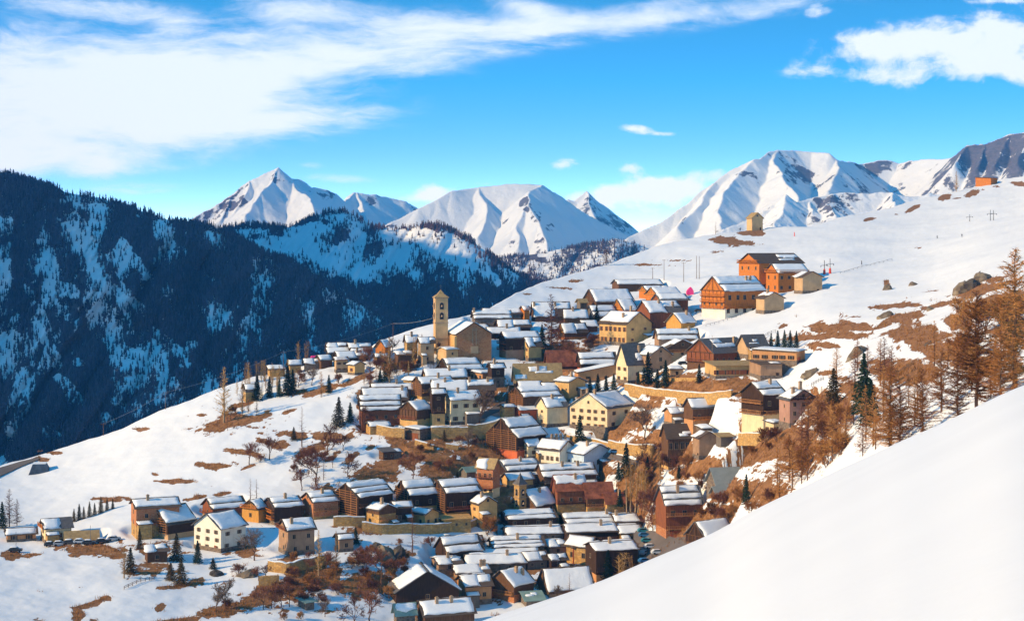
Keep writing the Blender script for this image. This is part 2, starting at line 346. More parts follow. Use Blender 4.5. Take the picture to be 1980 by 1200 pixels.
# ---- foreground snow shoulder, its crest seen as the white edge running up to the right
CREST = [(-800, 2300, 160), (0, 1620, 130), (500, 1400, 115), (700, 1290, 108), (930, 1200, 100), (1020, 1172, 96), (1150, 1130, 92), (1250, 1085, 88), (1330, 1052, 84), (1375, 1036, 82), (1400, 1020, 80), (1450, 990, 78), (1500, 962, 77),
         (1560, 938, 76), (1620, 905, 75), (1680, 882, 74), (1740, 850, 73), (1800, 828, 72), (1840, 808, 71), (1900, 780, 70), (1940, 757, 69), (1980, 742, 68), (2300, 640, 64), (2900, 520, 62)]
def build_shoulder():
    cols = np.arange(-800, 2901, 10.0)
    py = np.interp(cols, [c[0] for c in CREST], [c[1] for c in CREST]); R = np.interp(cols, [c[0] for c in CREST], [c[2] for c in CREST])
    k = np.exp(-.5 * (np.arange(-12, 13) / 3.6) ** 2); k /= k.sum(); py = np.convolve(np.pad(py, 12, 'edge'), k, 'valid'); k2 = np.exp(-.5 * (np.arange(-40, 41) / 14) ** 2); k2 /= k2.sum(); R = np.convolve(np.pad(R, 40, 'edge'), k2, 'valid')
    s = (HY - py) / F
    t = np.concatenate([np.linspace(0.02, 1, 90), 1 + np.linspace(0, 1, 60)[1:] ** 1.3 * 2.4])
    Y = t[:, None] * R[None]; X = (cols - HX)[None] / F * Y
    Z = s[None] * Y - 1.8 * np.clip(1 - t[:, None], 0, 1) ** 2 - np.where(t > 1, (t - 1) ** 2, 0)[:, None] * R[None] * 0.45
    n = fbm(X, Y, 18, 3, 21) * .12 * np.clip(1 - np.abs(t - 1) * 1.2, 0.25, 1)[:, None] + fbm(X, Y, 3.5, 2, 23) * 0.008
    Z = Z + n
    # melt stops shy of the valley floor on the far side
    V = np.stack([X, Y, Z], -1).reshape(-1, 3)
    m, tt, b = mat('fresh_snow', 0.7)
    pos = geo(tt).outputs['Position']
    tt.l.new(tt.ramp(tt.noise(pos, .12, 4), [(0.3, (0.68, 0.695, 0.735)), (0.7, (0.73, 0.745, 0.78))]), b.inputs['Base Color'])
    h = tt.math('ADD', tt.noise(tt.vmath('MULTIPLY', pos, (0.7, 1.1, 1.0)), .25, 5, .5), tt.math('MULTIPLY', tt.noise(pos, 4, 3), .12))
    bump(tt, b, h, 0.12, 0.35)
    tag(link('snow_slope', np_mesh('snow_slope', V, grid_faces(len(t), len(cols)), m, True)), kind='structure')
build_shoulder()

# ---- mountains ------------------------------------------------------------
def ridge_field(X, Y, lines, k):
    """height = the highest of all ridge lines, each falling off sideways at slope k"""
    Z = np.full(X.shape, -1e9)
    for ln in lines:
        kk = k
        if isinstance(ln, tuple) and isinstance(ln[0], float): kk, ln = ln
        pts = [P3(*p) for p in ln]
        for a, b in zip(pts[:-1], pts[1:]):
            ab = b[:2] - a[:2]; L2 = max(ab @ ab, 1e-6)
            tt = np.clip(((X - a[0]) * ab[0] + (Y - a[1]) * ab[1]) / L2, 0, 1)
            dx = X - (a[0] + ab[0] * tt); dy = Y - (a[1] + ab[1] * tt)
            dist = np.sqrt(dx * dx + dy * dy)
            Z = np.maximum(Z, a[2] + (b[2] - a[2]) * tt - kk * dist)
    return Z
def mountain(name, px0, px1, dpx, D0, D1, nD, lines, k, namp, nsc, material, seed, floor, rockiness=0.55, crags=()):
    cols = np.arange(px0, px1, dpx); Ds = np.linspace(D0, D1, nD)
    Y, PX = np.meshgrid(Ds, cols, indexing='ij'); X = (PX - HX) / F * Y
    wx = fbm(X, Y, nsc * 1.1, 4, seed + 50) * nsc * .15; wy = fbm(X, Y, nsc * 1.1, 4, seed + 60) * nsc * .15
    Z = ridge_field(X + wx, Y + wy, lines, k)
    base = np.maximum(Z, floor)
    Z = base + fbm(X, Y, nsc, 6, seed, .52, True) * namp * np.clip((Z - floor) / (namp * 3), 0, 1)
    gy, gx = np.gradient(Z); stepY = (D1 - D0) / (nD - 1); stepX = dpx / F * Y
    slope = np.sqrt((gx / stepX) ** 2 + (gy / stepY) ** 2)
    rough = np.abs(fbm(X, Y, nsc * .3, 4, seed + 7)) 
    rock = slope * .55 + fbm(X, Y, nsc * .35, 4, seed + 8) * .35 + fbm(X, Y, nsc * 1.5, 3, seed + 18) * .45 - rockiness
    PYv = HY - Z / Y * F
    for (cx, cy, rx, ry, st) in crags:      # cliff bands that stay free of snow
        r = ((PX - cx) / rx) ** 2 + ((PYv - cy) / ry) ** 2 + fbm(X, Y, nsc * .4, 3, seed + 31) * .8
        rock = rock + sstep(1.3, .3, r) * (st * .55 + .55 * fbm(X, Y * .5 + Z, nsc * .12, 4, seed + 37, .6))
    V = np.stack([X, Y, Z], -1).reshape(-1, 3)
    me = np_mesh(name, V, grid_faces(nD, len(cols)), material, True, attrs={'bare': rock})
    tag(link(name, me), kind='structure')
    return X, Y, Z
def rock_snow(name, dark, light, sc):
    m, t, b = mat(name, .9)
    pos = geo(t).outputs['Position']
    k = t.math('ADD', attr(t, 'bare'), t.math('MULTIPLY', t.math('SUBTRACT', t.noise(pos, sc, 8, .7), .5), 1.1))
    f = t.smooth(k, .0, .12)
    g = t.ramp(t.noise(t.vmath('MULTIPLY', pos, (1, 1, 2.5)), sc * 2, 6, .7), [(.3, dark), (.7, light)])
    t.l.new(t.mix(f, (.88, .87, .86), g), b.inputs['Base Color'])
    bump(t, b, t.math('ADD', t.noise(pos, sc * .7, 7, .65), t.math('MULTIPLY', f, .25)), 8.0, .6)
    return m
M_ROCK = rock_snow('alpine_rock_and_snow', (0.075, 0.075, 0.10), (0.20, 0.17, 0.19), 0.035)

L1 = [[(300, 460, 6700), (380, 412, 6900), (437, 379, 7000), (476, 351, 7050), (534, 320, 7100), (557, 342, 7120), (578, 344, 7150), (595, 361, 7150), (616, 361, 7200), (650, 371, 7250), (656, 388, 7260), (669, 391, 7350),
       (686, 375, 7500), (720, 373, 7550), (748, 382, 7600), (799, 400, 7650), (850, 430, 7700)],
      [(534, 320, 7100), (520, 352, 6990), (500, 372, 6850), (480, 410, 6700), (470, 440, 6550)],
      [(557, 342, 7120), (580, 368, 6950), (600, 380, 6850), (612, 420, 6650), (610, 450, 6500)],
      [(437, 379, 7000), (430, 400, 6900), (425, 430, 6750)],
      [(476, 351, 7050), (466, 380, 6920), (450, 410, 6800)],
      [(650, 371, 7250), (640, 400, 7100), (650, 430, 6900)],
      [(690, 375, 7500), (705, 400, 7350), (720, 430, 7200)]]
L2 = [[(700, 460, 6350), (758, 429, 6400), (808, 402, 6450), (850, 385, 6500), (882, 370, 6550), (924, 363, 6600), (976, 357, 6600), (1045, 358, 6580), (1055, 366, 6580), (1081, 380, 6600), (1104, 396, 6620), (1134, 416, 6650), (1186, 445, 6700), (1230, 462, 6750)],
      [(1045, 358, 6580), (1022, 372, 6450), (1010, 398, 6300), (1030, 432, 6150), (1042, 470, 6000), (1050, 510, 5850)],
      [(924, 363, 6600), (935, 395, 6450), (925, 420, 6330), (915, 460, 6150)],
      [(1010, 398, 6300), (985, 440, 6170), (990, 480, 6000)],
      [(1090, 385, 7400), (1104, 389, 7400), (1130, 368, 7450), (1150, 385, 7450), (1186, 416, 7500), (1202, 432, 7500), (1232, 450, 7500), (1300, 480, 7500)],
      [(1130, 368, 7450), (1140, 395, 7300), (1165, 430, 7150), (1180, 450, 7050)]]
L3 = [[(1150, 490, 5300), (1212, 461, 5300), (1233, 450, 5350), (1272, 431, 5400), (1303, 406, 5450), (1345, 382, 5500), (1391, 352, 5550), (1419, 329, 5600), (1452, 310, 5620), (1466, 309, 5650), (1487, 294, 5750), (1501, 290, 5800), (1531, 290, 5850), (1564, 293, 5850), (1597, 297, 5800), (1611, 309, 5780)],
      [(1611, 309, 5780), (1642, 312, 6200), (1677, 316, 6400), (1707, 308, 6400), (1733, 310, 6400), (1751, 315, 6400), (1782, 312, 6300), (1793, 308, 6200), (1824, 308, 6100), (1852, 302, 5900)],
      [(1452, 310, 5620), (1425, 345, 5450), (1400, 375, 5300), (1392, 410, 5150), (1385, 440, 5000)],
      [(1501, 290, 5800), (1488, 320, 5600), (1506, 342, 5450), (1520, 365, 5300), (1532, 385, 5200), (1540, 410, 5050)],
      [(1391, 352, 5550), (1360, 385, 5400), (1340, 410, 5250), (1310, 440, 5100)],
      [(1611, 309, 5780), (1608, 340, 5600), (1590, 372, 5400)],
      (0.95, [(1840, 310, 5700), (1852, 302, 5650), (1875, 284, 5600), (1910, 281, 5580), (1933, 270, 5550), (1952, 262, 5550), (1985, 258, 5500), (2060, 235, 5450), (2250, 240, 5400), (2500, 260, 5400)]),
      (1.1, [(1875, 284, 5600), (1850, 320, 5450)]), (1.1, [(1910, 281, 5580), (1895, 325, 5400)]), (1.1, [(1952, 262, 5550), (1930, 320, 5350)]), (1.1, [(1985, 258, 5500), (1975, 320, 5250)])]
L4 = [[(1340, 470, 4500), (1420, 440, 4600), (1465, 418, 4650), (1500, 390, 4700), (1522, 378, 4700), (1545, 391, 4700), (1575, 389, 4750), (1610, 378, 4800), (1680, 377, 4800), (1720, 373, 4800), (1770, 379, 4800), (1830, 372, 4800), (1950, 350, 4800), (2200, 330, 4800)],
      [(1522, 378, 4700), (1510, 410, 4550), (1500, 440, 4450)], [(1610, 378, 4800), (1600, 400, 4650), (1612, 425, 4500)], [(1720, 373, 4800), (1725, 400, 4600)], [(1575, 389, 4750), (1565, 415, 4600)]]
mountain('left_peak', 250, 900, 1.6, 6300, 8000, 260, L1, .84, 20, 300, M_ROCK, 100, -60, .74, [(532, 350, 30, 10, .5), (572, 356, 18, 14, .5), (622, 374, 36, 16, .55), (474, 388, 26, 18, .4), (715, 388, 30, 12, .4), (440, 395, 14, 14, .35)])
mountain('central_dome', 650, 1320, 1.6, 5500, 7900, 330, L2, .80, 9, 380, M_ROCK, 130, -60, .80, [(1018, 395, 15, 16, .55), (1036, 418, 12, 16, .5), (1140, 378, 26, 12, .4), (1075, 440, 20, 10, .3), (990, 470, 20, 10, .3)])
mountain('right_massif', 1120, 2500, 2.2, 4700, 6700, 300, L3, .88, 10, 320, M_ROCK, 170, -30, .78, [(1435, 352, 34, 40, .4), (1350, 405, 44, 26, .45), (1540, 345, 34, 24, .35), (1920, 300, 80, 36, .6), (1990, 290, 70, 50, .5), (1810, 330, 18, 18, .3), (1310, 425, 20, 12, .4)])
mountain('front_ridge', 1320, 2200, 1.8, 4200, 5100, 160, L4, .75, 14, 130, M_ROCK, 190, -60, .6)

# far left range, unseen, added to keep the sun off the wooded slopes
def build_shade_range():
    pts = [(-1300, 750, 380), (-1700, 1000, 860), (-2050, 1600, 1180), (-2300, 2400, 1060), (-2500, 3300, 1080), (-2900, 4400, 1000), (-3200, 5300, 500)]
    x = np.arange(-4200, -800, 40.0); y = np.arange(300, 6400, 40.0)
    Y, X = np.meshgrid(y, x, indexing='ij'); Z = np.full(X.shape, -1e9)
    for a, b in zip(pts[:-1], pts[1:]):
        a = np.array(a, float); b = np.array(b, float); ab = (b - a)[:2]
        tt = np.clip(((X - a[0]) * ab[0] + (Y - a[1]) * ab[1]) / (ab @ ab), 0, 1)
        d = np.hypot(X - a[0] - ab[0] * tt, Y - a[1] - ab[1] * tt); Z = np.maximum(Z, a[2] + (b[2] - a[2]) * tt - .8 * d)
    Z = np.maximum(Z, -260) + fbm(X, Y, 500, 5, 77) * 40
    V = np.stack([X, Y, Z], -1).reshape(-1, 3)
    tag(link('shade_range', np_mesh('shade_range', V, grid_faces(*X.shape), M_ROCK, True, attrs={'bare': np.full(X.size, -.2)})), kind='structure')
build_shade_range()

def slope_sheet(name, sil, D_ridge, bottom, D_bot, px0, px1, dpx, rows, relief, material, seed, behind=500, gaps=(), cover=None):
    """a mountainside from its skyline down to the valley, with gullies; returns a sampler for planting"""
    cols = np.arange(px0, px1, dpx); ps = interp(sil, cols) + fbm(cols, cols * 0, 40, 4, seed) * 3
    pb = interp(bottom, cols); Dr = interp(D_ridge, cols); Db = interp(D_bot, cols)
    t = np.linspace(0, 1, rows)
    PY = pb[None] + (ps - pb)[None] * t[:, None]; PX = np.broadcast_to(cols, PY.shape)
    D = Db[None] + (Dr - Db)[None] * t[:, None]
    env = np.clip(np.minimum(t, 1.02 - t) * 6, 0, 1)[:, None]
    D = D + (fbm(PX + PY * .55, PY * .35, 90, 5, seed + 3, .5, True) * relief) * env
    X = (PX - HX) / F * D; Z = (HY - PY) / F * D
    d = np.linspace(0, 1, 20)[1:] * behind
    Yb = Dr[None] + d[:, None]; Xb = (cols - HX)[None] / F * Yb; Zb = ((HY - ps) / F)[None] * Yb - .0006 * d[:, None] ** 2 - .06 * d[:, None]
    XX = np.vstack([X, Xb]); YY = np.vstack([D, Yb]); ZZ = np.vstack([Z, Zb])
    V = np.stack([XX, YY, ZZ], -1).reshape(-1, 3)
    rock = fbm(XX, ZZ * 1.6, 60, 5, seed + 9) * .9 - .25
    if cover is not None:      # under the trees the slope is twigs and litter, the clearings keep their snow
        c = cover(PX, PY, np.broadcast_to(t[:, None], PX.shape)); g = np.zeros(PX.shape)
        for (cx, cy, rx, ry, ang, st) in gaps:
            a = math.radians(ang); dx = PX - cx; dy = PY - cy
            e1 = (dx * math.cos(a) + dy * math.sin(a)) / rx; e2 = (-dx * math.sin(a) + dy * math.cos(a)) / ry
            g = np.maximum(g, st * sstep(1.1, .45, e1 * e1 + e2 * e2 + fbm(PX, PY, 18, 3, 5) * .7))
        rock[:rows] = np.clip(c, 0, 1) * .85 - .42 - g * .9 + fbm(PX * 2.4, PY * .6, 14, 5, seed + 19, .65) * .75
    tag(link(name, np_mesh(name, V, grid_faces(*XX.shape), material, True, attrs={'bare': rock})), kind='structure')
    return dict(cols=cols, ps=ps, pb=pb, D=D, rows=rows)
SIL_A = [(-500, 250), (0, 335), (60, 348), (130, 372), (200, 386), (280, 410), (330, 428), (420, 440), (480, 472), (560, 508), (640, 555), (700, 590), (760, 618), (860, 650), (1000, 700)]
SIL_B = [(380, 450), (440, 440), (500, 436), (560, 440), (600, 420), (640, 408), (665, 405), (700, 425), (740, 440), (790, 440), (850, 432), (900, 455), (950, 494), (1000, 525), (1048, 553), (1120, 590), (1200, 640)]
SIL_C = [(840, 560), (900, 515), (960, 500), (985, 496), (1050, 488), (1120, 476), (1190, 461), (1225, 470), (1262, 484), (1330, 500), (1420, 520)]
M_WSN = rock_snow('wooded_snow_slope', (0.07, 0.06, 0.075), (0.16, 0.13, 0.15), 0.05)
GAPS_A = [(160, 480, 60, 16, 62, .95), (95, 500, 45, 12, 60, .92), (185, 530, 50, 11, 60, .95), (262, 505, 60, 11, 58, .96), (235, 495, 30, 24, 40, .8), (10, 540, 20, 14, 60, .95), (135, 560, 26, 12, 40, .85), (265, 590, 20, 12, 30, .85),
          (270, 410, 26, 9, 30, .7), (305, 430, 18, 9, 40, .7), (20, 660, 20, 30, 70, .9), (75, 640, 34, 10, 60, .85), (130, 750, 50, 14, 50, .9), (350, 690, 26, 14, 60, .9), (300, 640, 16, 8, 60, .8), (260, 740, 20, 30, 80, .9), (215, 650, 10, 30, 10, .85),
          (205, 810, 20, 14, 60, .85), (20, 830, 26, 16, 60, .85), (100, 840, 30, 14, 30, .85), (370, 670, 14, 14, 0, .85), (310, 770, 14, 20, 0, .85), (400, 730, 20, 20, 0, .7), (440, 620, 14, 10, 0, .6), (390, 595, 12, 14, 0, .6), (70, 590, 60, 8, 60, .6), (185, 610, 10, 20, 0, .7), (150, 700, 12, 10, 0, .8), (470, 640, 12, 30, 10, .6)]
GAPS_B = [(860, 480, 70, 26, 30, .97), (640, 500, 90, 34, 20, .9), (930, 520, 60, 16, 42, .97), (780, 500, 40, 26, 10, .9), (520, 480, 40, 14, 20, .7), (640, 420, 34, 10, 10, .75), (560, 470, 60, 10, 10, .6), (480, 446, 40, 9, 0, .7), (700, 530, 60, 16, 20, .85)]
COVER_A = lambda px, py, t: np.clip(.85 + fbm(px, py * .6, 46, 4, 71) * 1.5, .10, 1)
COVER_B = lambda px, py, t: np.clip(.26 + fbm(px, py, 30, 4, 81) * 1.3 + sstep(500, 575, py) * .75 + sstep(930, 1000, px) * .3 + sstep(.95, .985, t) * .4, .05, 1)
sheetA = slope_sheet('near_valley_side', SIL_A, [(-500, 2150), (0, 2050), (500, 1900), (1000, 1750)], [(-500, 1050), (0, 960), (500, 800), (1000, 720)], [(-500, 1350), (0, 1400), (1000, 1500)], -480, 1001, 4, 160, 60, M_WSN, 300, 500, GAPS_A, COVER_A)
sheetB = slope_sheet('far_valley_side', SIL_B, [(380, 3300), (1200, 3100)], [(380, 720), (1200, 700)], [(380, 2500), (1200, 2600)], 380, 1201, 3, 150, 70, M_WSN, 330, 500, GAPS_B, COVER_B)
sheetC = slope_sheet('distant_wooded_ridge', SIL_C, [(840, 4700), (1420, 4700)], [(840, 640), (1420, 600)], [(840, 4200), (1420, 4200)], 840, 1421, 3, 90, 60, M_WSN, 360)

def conifer_cloud(name, sheet, n, hgt, gaps, seed, material, dens_fn, wid=.17, lo=0.0):
    """one mesh of very many small spires: a far wood nobody could count"""
    rng = np.random.default_rng(seed)
    cols, ps, pb, D, rows = sheet['cols'], sheet['ps'], sheet['pb'], sheet['D'], sheet['rows']
    px = rng.uniform(cols[0], cols[-1], n * 3); tt = rng.uniform(lo, 1, n * 3) 
    tt[: n // 8] = rng.uniform(.97, 1, n // 8)
    s = np.interp(px, cols, ps); b = np.interp(px, cols, pb); py = b + (s - b) * tt
    keep = rng.random(len(px)) < dens_fn(px, py, tt)
    for (cx, cy, rx, ry, ang, st) in gaps:
        a = math.radians(ang); dx = px - cx; dy = py - cy
        e1 = (dx * math.cos(a) + dy * math.sin(a)) / rx; e2 = (-dx * math.sin(a) + dy * math.cos(a)) / ry
        r = e1 * e1 + e2 * e2 + fbm(px, py, 18, 3, seed + 4) * .7
        keep &= ~((r < .8) & (rng.random(len(px)) < st * .86))
    px, py, tt = px[keep][:n], py[keep][:n], tt[keep][:n]
    ci = np.clip(((px - cols[0]) / (cols[1] - cols[0])), 0, len(cols) - 1.001); ri = tt * (rows - 1.001)
    c0 = ci.astype(int); r0 = ri.astype(int); fc = ci - c0; fr = ri - r0
    d = (D[r0, c0] * (1 - fc) + D[r0, c0 + 1] * fc) * (1 - fr) + (D[r0 + 1, c0] * (1 - fc) + D[r0 + 1, c0 + 1] * fc) * fr
    X = (px - HX) / F * d; Z = (HY - py) / F * d - .6
    N = len(px); h = hgt * rng.uniform(.55, 1.25, N) * (1 + .3 * fbm(X, Z, 60, 2, seed + 5)); w = h * wid * rng.uniform(.7, 1.4, N)
    # three stacked rough skirts of five points each, with a bare stem below
    levels = [(0.12, 1.0, .48), (0.36, .74, .74), (0.62, .46, 1.0)]
    Vs = []; Fs = []; k = 5; off = 0
    lean = rng.normal(0, .02, (N, 2))
    for (z0, rr, z1) in levels:
        ang = rng.uniform(0, 6.28, N)[:, None] + np.arange(k)[None] * 2 * math.pi / k
        rad = w[:, None] * rr * rng.uniform(.55, 1.25, (N, k))
        zz = Z[:, None] + h[:, None] * (z0 + rng.uniform(-.05, .05, (N, k)))
        ring = np.stack([X[:, None] + np.cos(ang) * rad, d[:, None] + np.sin(ang) * rad, zz], -1)
        tip = np.stack([X + lean[:, 0] * h, d + lean[:, 1] * h, Z + h * z1], -1)[:, None]
        Vs.append(np.concatenate([ring, tip], 1))
    V = np.concatenate(Vs, 1)   # N x 18 x 3
    f = []
    for l in range(3):
        o = l * 6
        for i in range(k): f.append((o + i, o + (i + 1) % k, o + 5))
    f = np.array(f)
    Fc = (f[None] + (np.arange(N) * 18)[:, None, None]).reshape(-1, 3)
    tone = np.repeat(np.clip(rng.random(N) * .6 + .2 + .55 * fbm(X, Z * 1.3, 45, 4, seed + 44), 0, 1), 18)
    me = np_mesh(name, V.reshape(-1, 3), Fc, material, False, attrs={'tone': tone})
    return tag(link(name, me), kind='stuff')
def wood_mat(name, a, b_, c):
    m, t, b = mat(name, .95)
    t.l.new(t.ramp(attr(t, 'tone'), [(0, a), (.5, b_), (1, c)]), b.inputs['Base Color']); return m
M_FARWOOD = wood_mat('far_larch_and_fir', (0.04, 0.046, 0.068), (0.085, 0.075, 0.10), (0.14, 0.11, 0.14))
M_FARLARCH = wood_mat('far_bare_larch', (0.05, 0.036, 0.038), (0.11, 0.065, 0.06), (0.16, 0.085, 0.07))
conifer_cloud('forest', sheetA, 50000, 8.0, GAPS_A, 1, M_FARWOOD, COVER_A, lo=.1)
conifer_cloud('forest', sheetB, 15000, 11, GAPS_B, 2, M_FARLARCH, COVER_B, lo=.25)
conifer_cloud('forest', sheetC, 8000, 11, [(1120, 505, 20, 26, -20, .8), (960, 520, 30, 12, 30, .7)], 3, M_FARLARCH, lambda px, py, t: np.clip(.5 + fbm(px, py, 24, 4, 91) * 1.6 - (t > .93) * .25, .03, 1), lo=.25)

# the valley floor far below joins everything out to the horizon
def build_ground():
    m, t, b = mat('valley_snow'); t.l.new(t.ramp(t.noise(geo(t).outputs['Position'], .002), [(.4, (.7, .72, .74)), (.6, SNOW)]), b.inputs['Base Color'])
    n = 40; a = np.linspace(-26000, 26000, n); Y, X = np.meshgrid(a, a, indexing='ij'); Z = np.full(X.shape, -330.0)
    tag(link('ground', np_mesh('ground', np.stack([X, Y, Z], -1).reshape(-1, 3), grid_faces(n, n), m, True)), kind='structure')
build_ground()

# ---- blue valley air
def build_haze():
    x0, x1, y0, y1, z0, z1 = -5200, 5200, -600, 8800, -340, 1320
    V = [(x, y, z) for z in (z0, z1) for y in (y0, y1) for x in (x0, x1)]
    Fq = [(0, 2, 3, 1), (4, 5, 7, 6), (0, 1, 5, 4), (2, 6, 7, 3), (0, 4, 6, 2), (1, 3, 7, 5)]
    m = bpy.data.materials.new('haze'); m.use_nodes = True; n = m.node_tree; n.nodes.clear()
    o = n.nodes.new('ShaderNodeOutputMaterial'); v = n.nodes.new('ShaderNodeVolumePrincipled'); n.links.new(v.outputs[0], o.inputs['Volume'])
    v.inputs['Color'].default_value = (.08, .42, 1, 1); v.inputs['Density'].default_value = 8e-5; v.inputs['Anisotropy'].default_value = 0.0
    tag(link('haze', np_mesh('haze', V, Fq, m)), kind='stuff')
build_haze()
# ================================================================ BUILDING KIT
class MB:
    def __init__(s): s.v = []; s.f = []
    def add(s, vs, fs):
        o = len(s.v); s.v += [tuple(v) for v in vs]; s.f += [tuple(i + o for i in f) for f in fs]
    def box(s, x0, x1, y0, y1, z0, z1):
        s.add([(x0, y0, z0), (x1, y0, z0), (x1, y1, z0), (x0, y1, z0), (x0, y0, z1), (x1, y0, z1), (x1, y1, z1), (x0, y1, z1)],
              [(0, 3, 2, 1), (4, 5, 6, 7), (0, 1, 5, 4), (1, 2, 6, 5), (2, 3, 7, 6), (3, 0, 4, 7)])
    def bar(s, a, b, r0, r1=None, n=4, up=None):
        r1 = r0 if r1 is None else r1
        a = Vector(a); b = Vector(b); d = (b - a)
        if d.length < 1e-6: return
        d.normalize(); t = Vector((0, 0, 1)) if abs(d.z) < .9 else Vector((1, 0, 0)); u = d.cross(t).normalized(); w = d.cross(u)
        ring = lambda c, r: [c + (u * math.cos(6.2832 * (i + .5) / n) + w * math.sin(6.2832 * (i + .5) / n)) * r for i in range(n)]
        s.add(ring(a, r0) + ring(b, r1), [(i, (i + 1) % n, n + (i + 1) % n, n + i) for i in range(n)] + [tuple(range(n - 1, -1, -1)), tuple(range(n, 2 * n))])
    def prism(s, prof, ax, c0, c1):
        """prof: list of (h, z) closed polygon, extruded along x ('x') or y"""
        n = len(prof); mk = (lambda c, p: (c, p[0], p[1])) if ax == 'x' else (lambda c, p: (p[0], c, p[1]))
        s.add([mk(c0, p) for p in prof] + [mk(c1, p) for p in prof],
              [(i, (i + 1) % n, n + (i + 1) % n, n + i) for i in range(n)] + [tuple(range(n - 1, -1, -1)), tuple(range(n, 2 * n))])
    def mesh(s, name, m, smooth=False):
        me = bpy.data.meshes.new(name); me.from_pydata(s.v, [], s.f); me.materials.append(m)
        if smooth: me.polygons.foreach_set('use_smooth', [True] * len(me.polygons))
        me.update(); return me
    def obj(s, name, m, parent=None, smooth=False):
        import bmesh
        me = s.mesh(name, m, smooth); bm = bmesh.new(); bm.from_mesh(me); bmesh.ops.recalc_face_normals(bm, faces=bm.faces); bm.to_mesh(me); bm.free()
        return link(name, me, parent)

def mottled(name, col, var=.25, sc=.6, rough=.9, streak=None, bumpd=.05):
    m, t, b = mat(name, rough)
    p = objpos(t)
    if streak: p = t.vmath('MULTIPLY', p, streak)
    rnd = t.n.new('ShaderNodeObjectInfo').outputs['Random']
    n = t.noise(t.vmath('ADD', p, t.comb(t.math('MULTIPLY', rnd, 40), 3.1, 7.7)), sc, 5, .65)
    lo = tuple(c * (1 - var) for c in col); hi = tuple(min(1, c * (1 + var)) for c in col)
    c = t.ramp(n, [(.28, lo), (.72, hi)])
    if 'plaster' in name or 'render' in name:   # run-off stains down the wall
        st = t.smooth(t.noise(t.vmath('MULTIPLY', objpos(t), (1.6, 1.6, .16)), 1.0, 5, .7), .52, .72)
        c = t.mix(t.math('MULTIPLY', st, .55), c, tuple(q * .55 for q in col))
    t.l.new(c, b.inputs['Base Color']); bump(t, b, n, bumpd, .7)
    return m
def planks(name, col, var=.4, pitch=2.2, axis='v'):
    """boards: thin dark joints over streaky timber"""
    m, t, b = mat(name, .85)
    p = objpos(t)
    n = t.noise(t.vmath('MULTIPLY', p, (3, 3, .35) if axis == 'v' else (.4, .4, 5)), 1.3, 5, .65)
    w = t.n.new('ShaderNodeTexWave'); w.wave_type = 'BANDS'; w.bands_direction = 'Z' if axis == 'h' else 'DIAGONAL'
    t.put(w.inputs['Vector'], p if axis == 'h' else t.vmath('MULTIPLY', p, (1, 1, 0))); w.inputs['Scale'].default_value = pitch; w.inputs['Distortion'].default_value = .3
    lo = tuple(c * (1 - var) for c in col); hi = tuple(min(1, c * (1 + var)) for c in col)
    c = t.ramp(n, [(.28, lo), (.72, hi)])
    j = t.smooth(w.outputs['Fac'], .02, .25)
    t.l.new(t.mix(j, tuple(c * .45 for c in col), c), b.inputs['Base Color']); bump(t, b, t.math('ADD', n, j), .06, .6)
    return m
def stone(name, a, b_, mortar, sc=1.1):
    m, t, b = mat(name, .95)
    p = objpos(t)
    v = t.n.new('ShaderNodeTexVoronoi'); t.put(v.inputs['Vector'], t.vmath('MULTIPLY', p, (1, 1, 1.6))); v.inputs['Scale'].default_value = sc
    sp = t.sep(v.outputs['Color'])[0]
    c = t.ramp(sp, [(.1, a), (.9, b_)])
    e = t.smooth(v.outputs['Distance'], .35, .75)
    c = t.mix(t.math('MULTIPLY', e, .7), c, mortar)
    c = t.mix(t.math('MULTIPLY', t.noise(p, .35, 4), .5), c, b_, 'MULTIPLY')
    t.l.new(c, b.inputs['Base Color']); bump(t, b, v.outputs['Distance'], .12, .7)
    return m
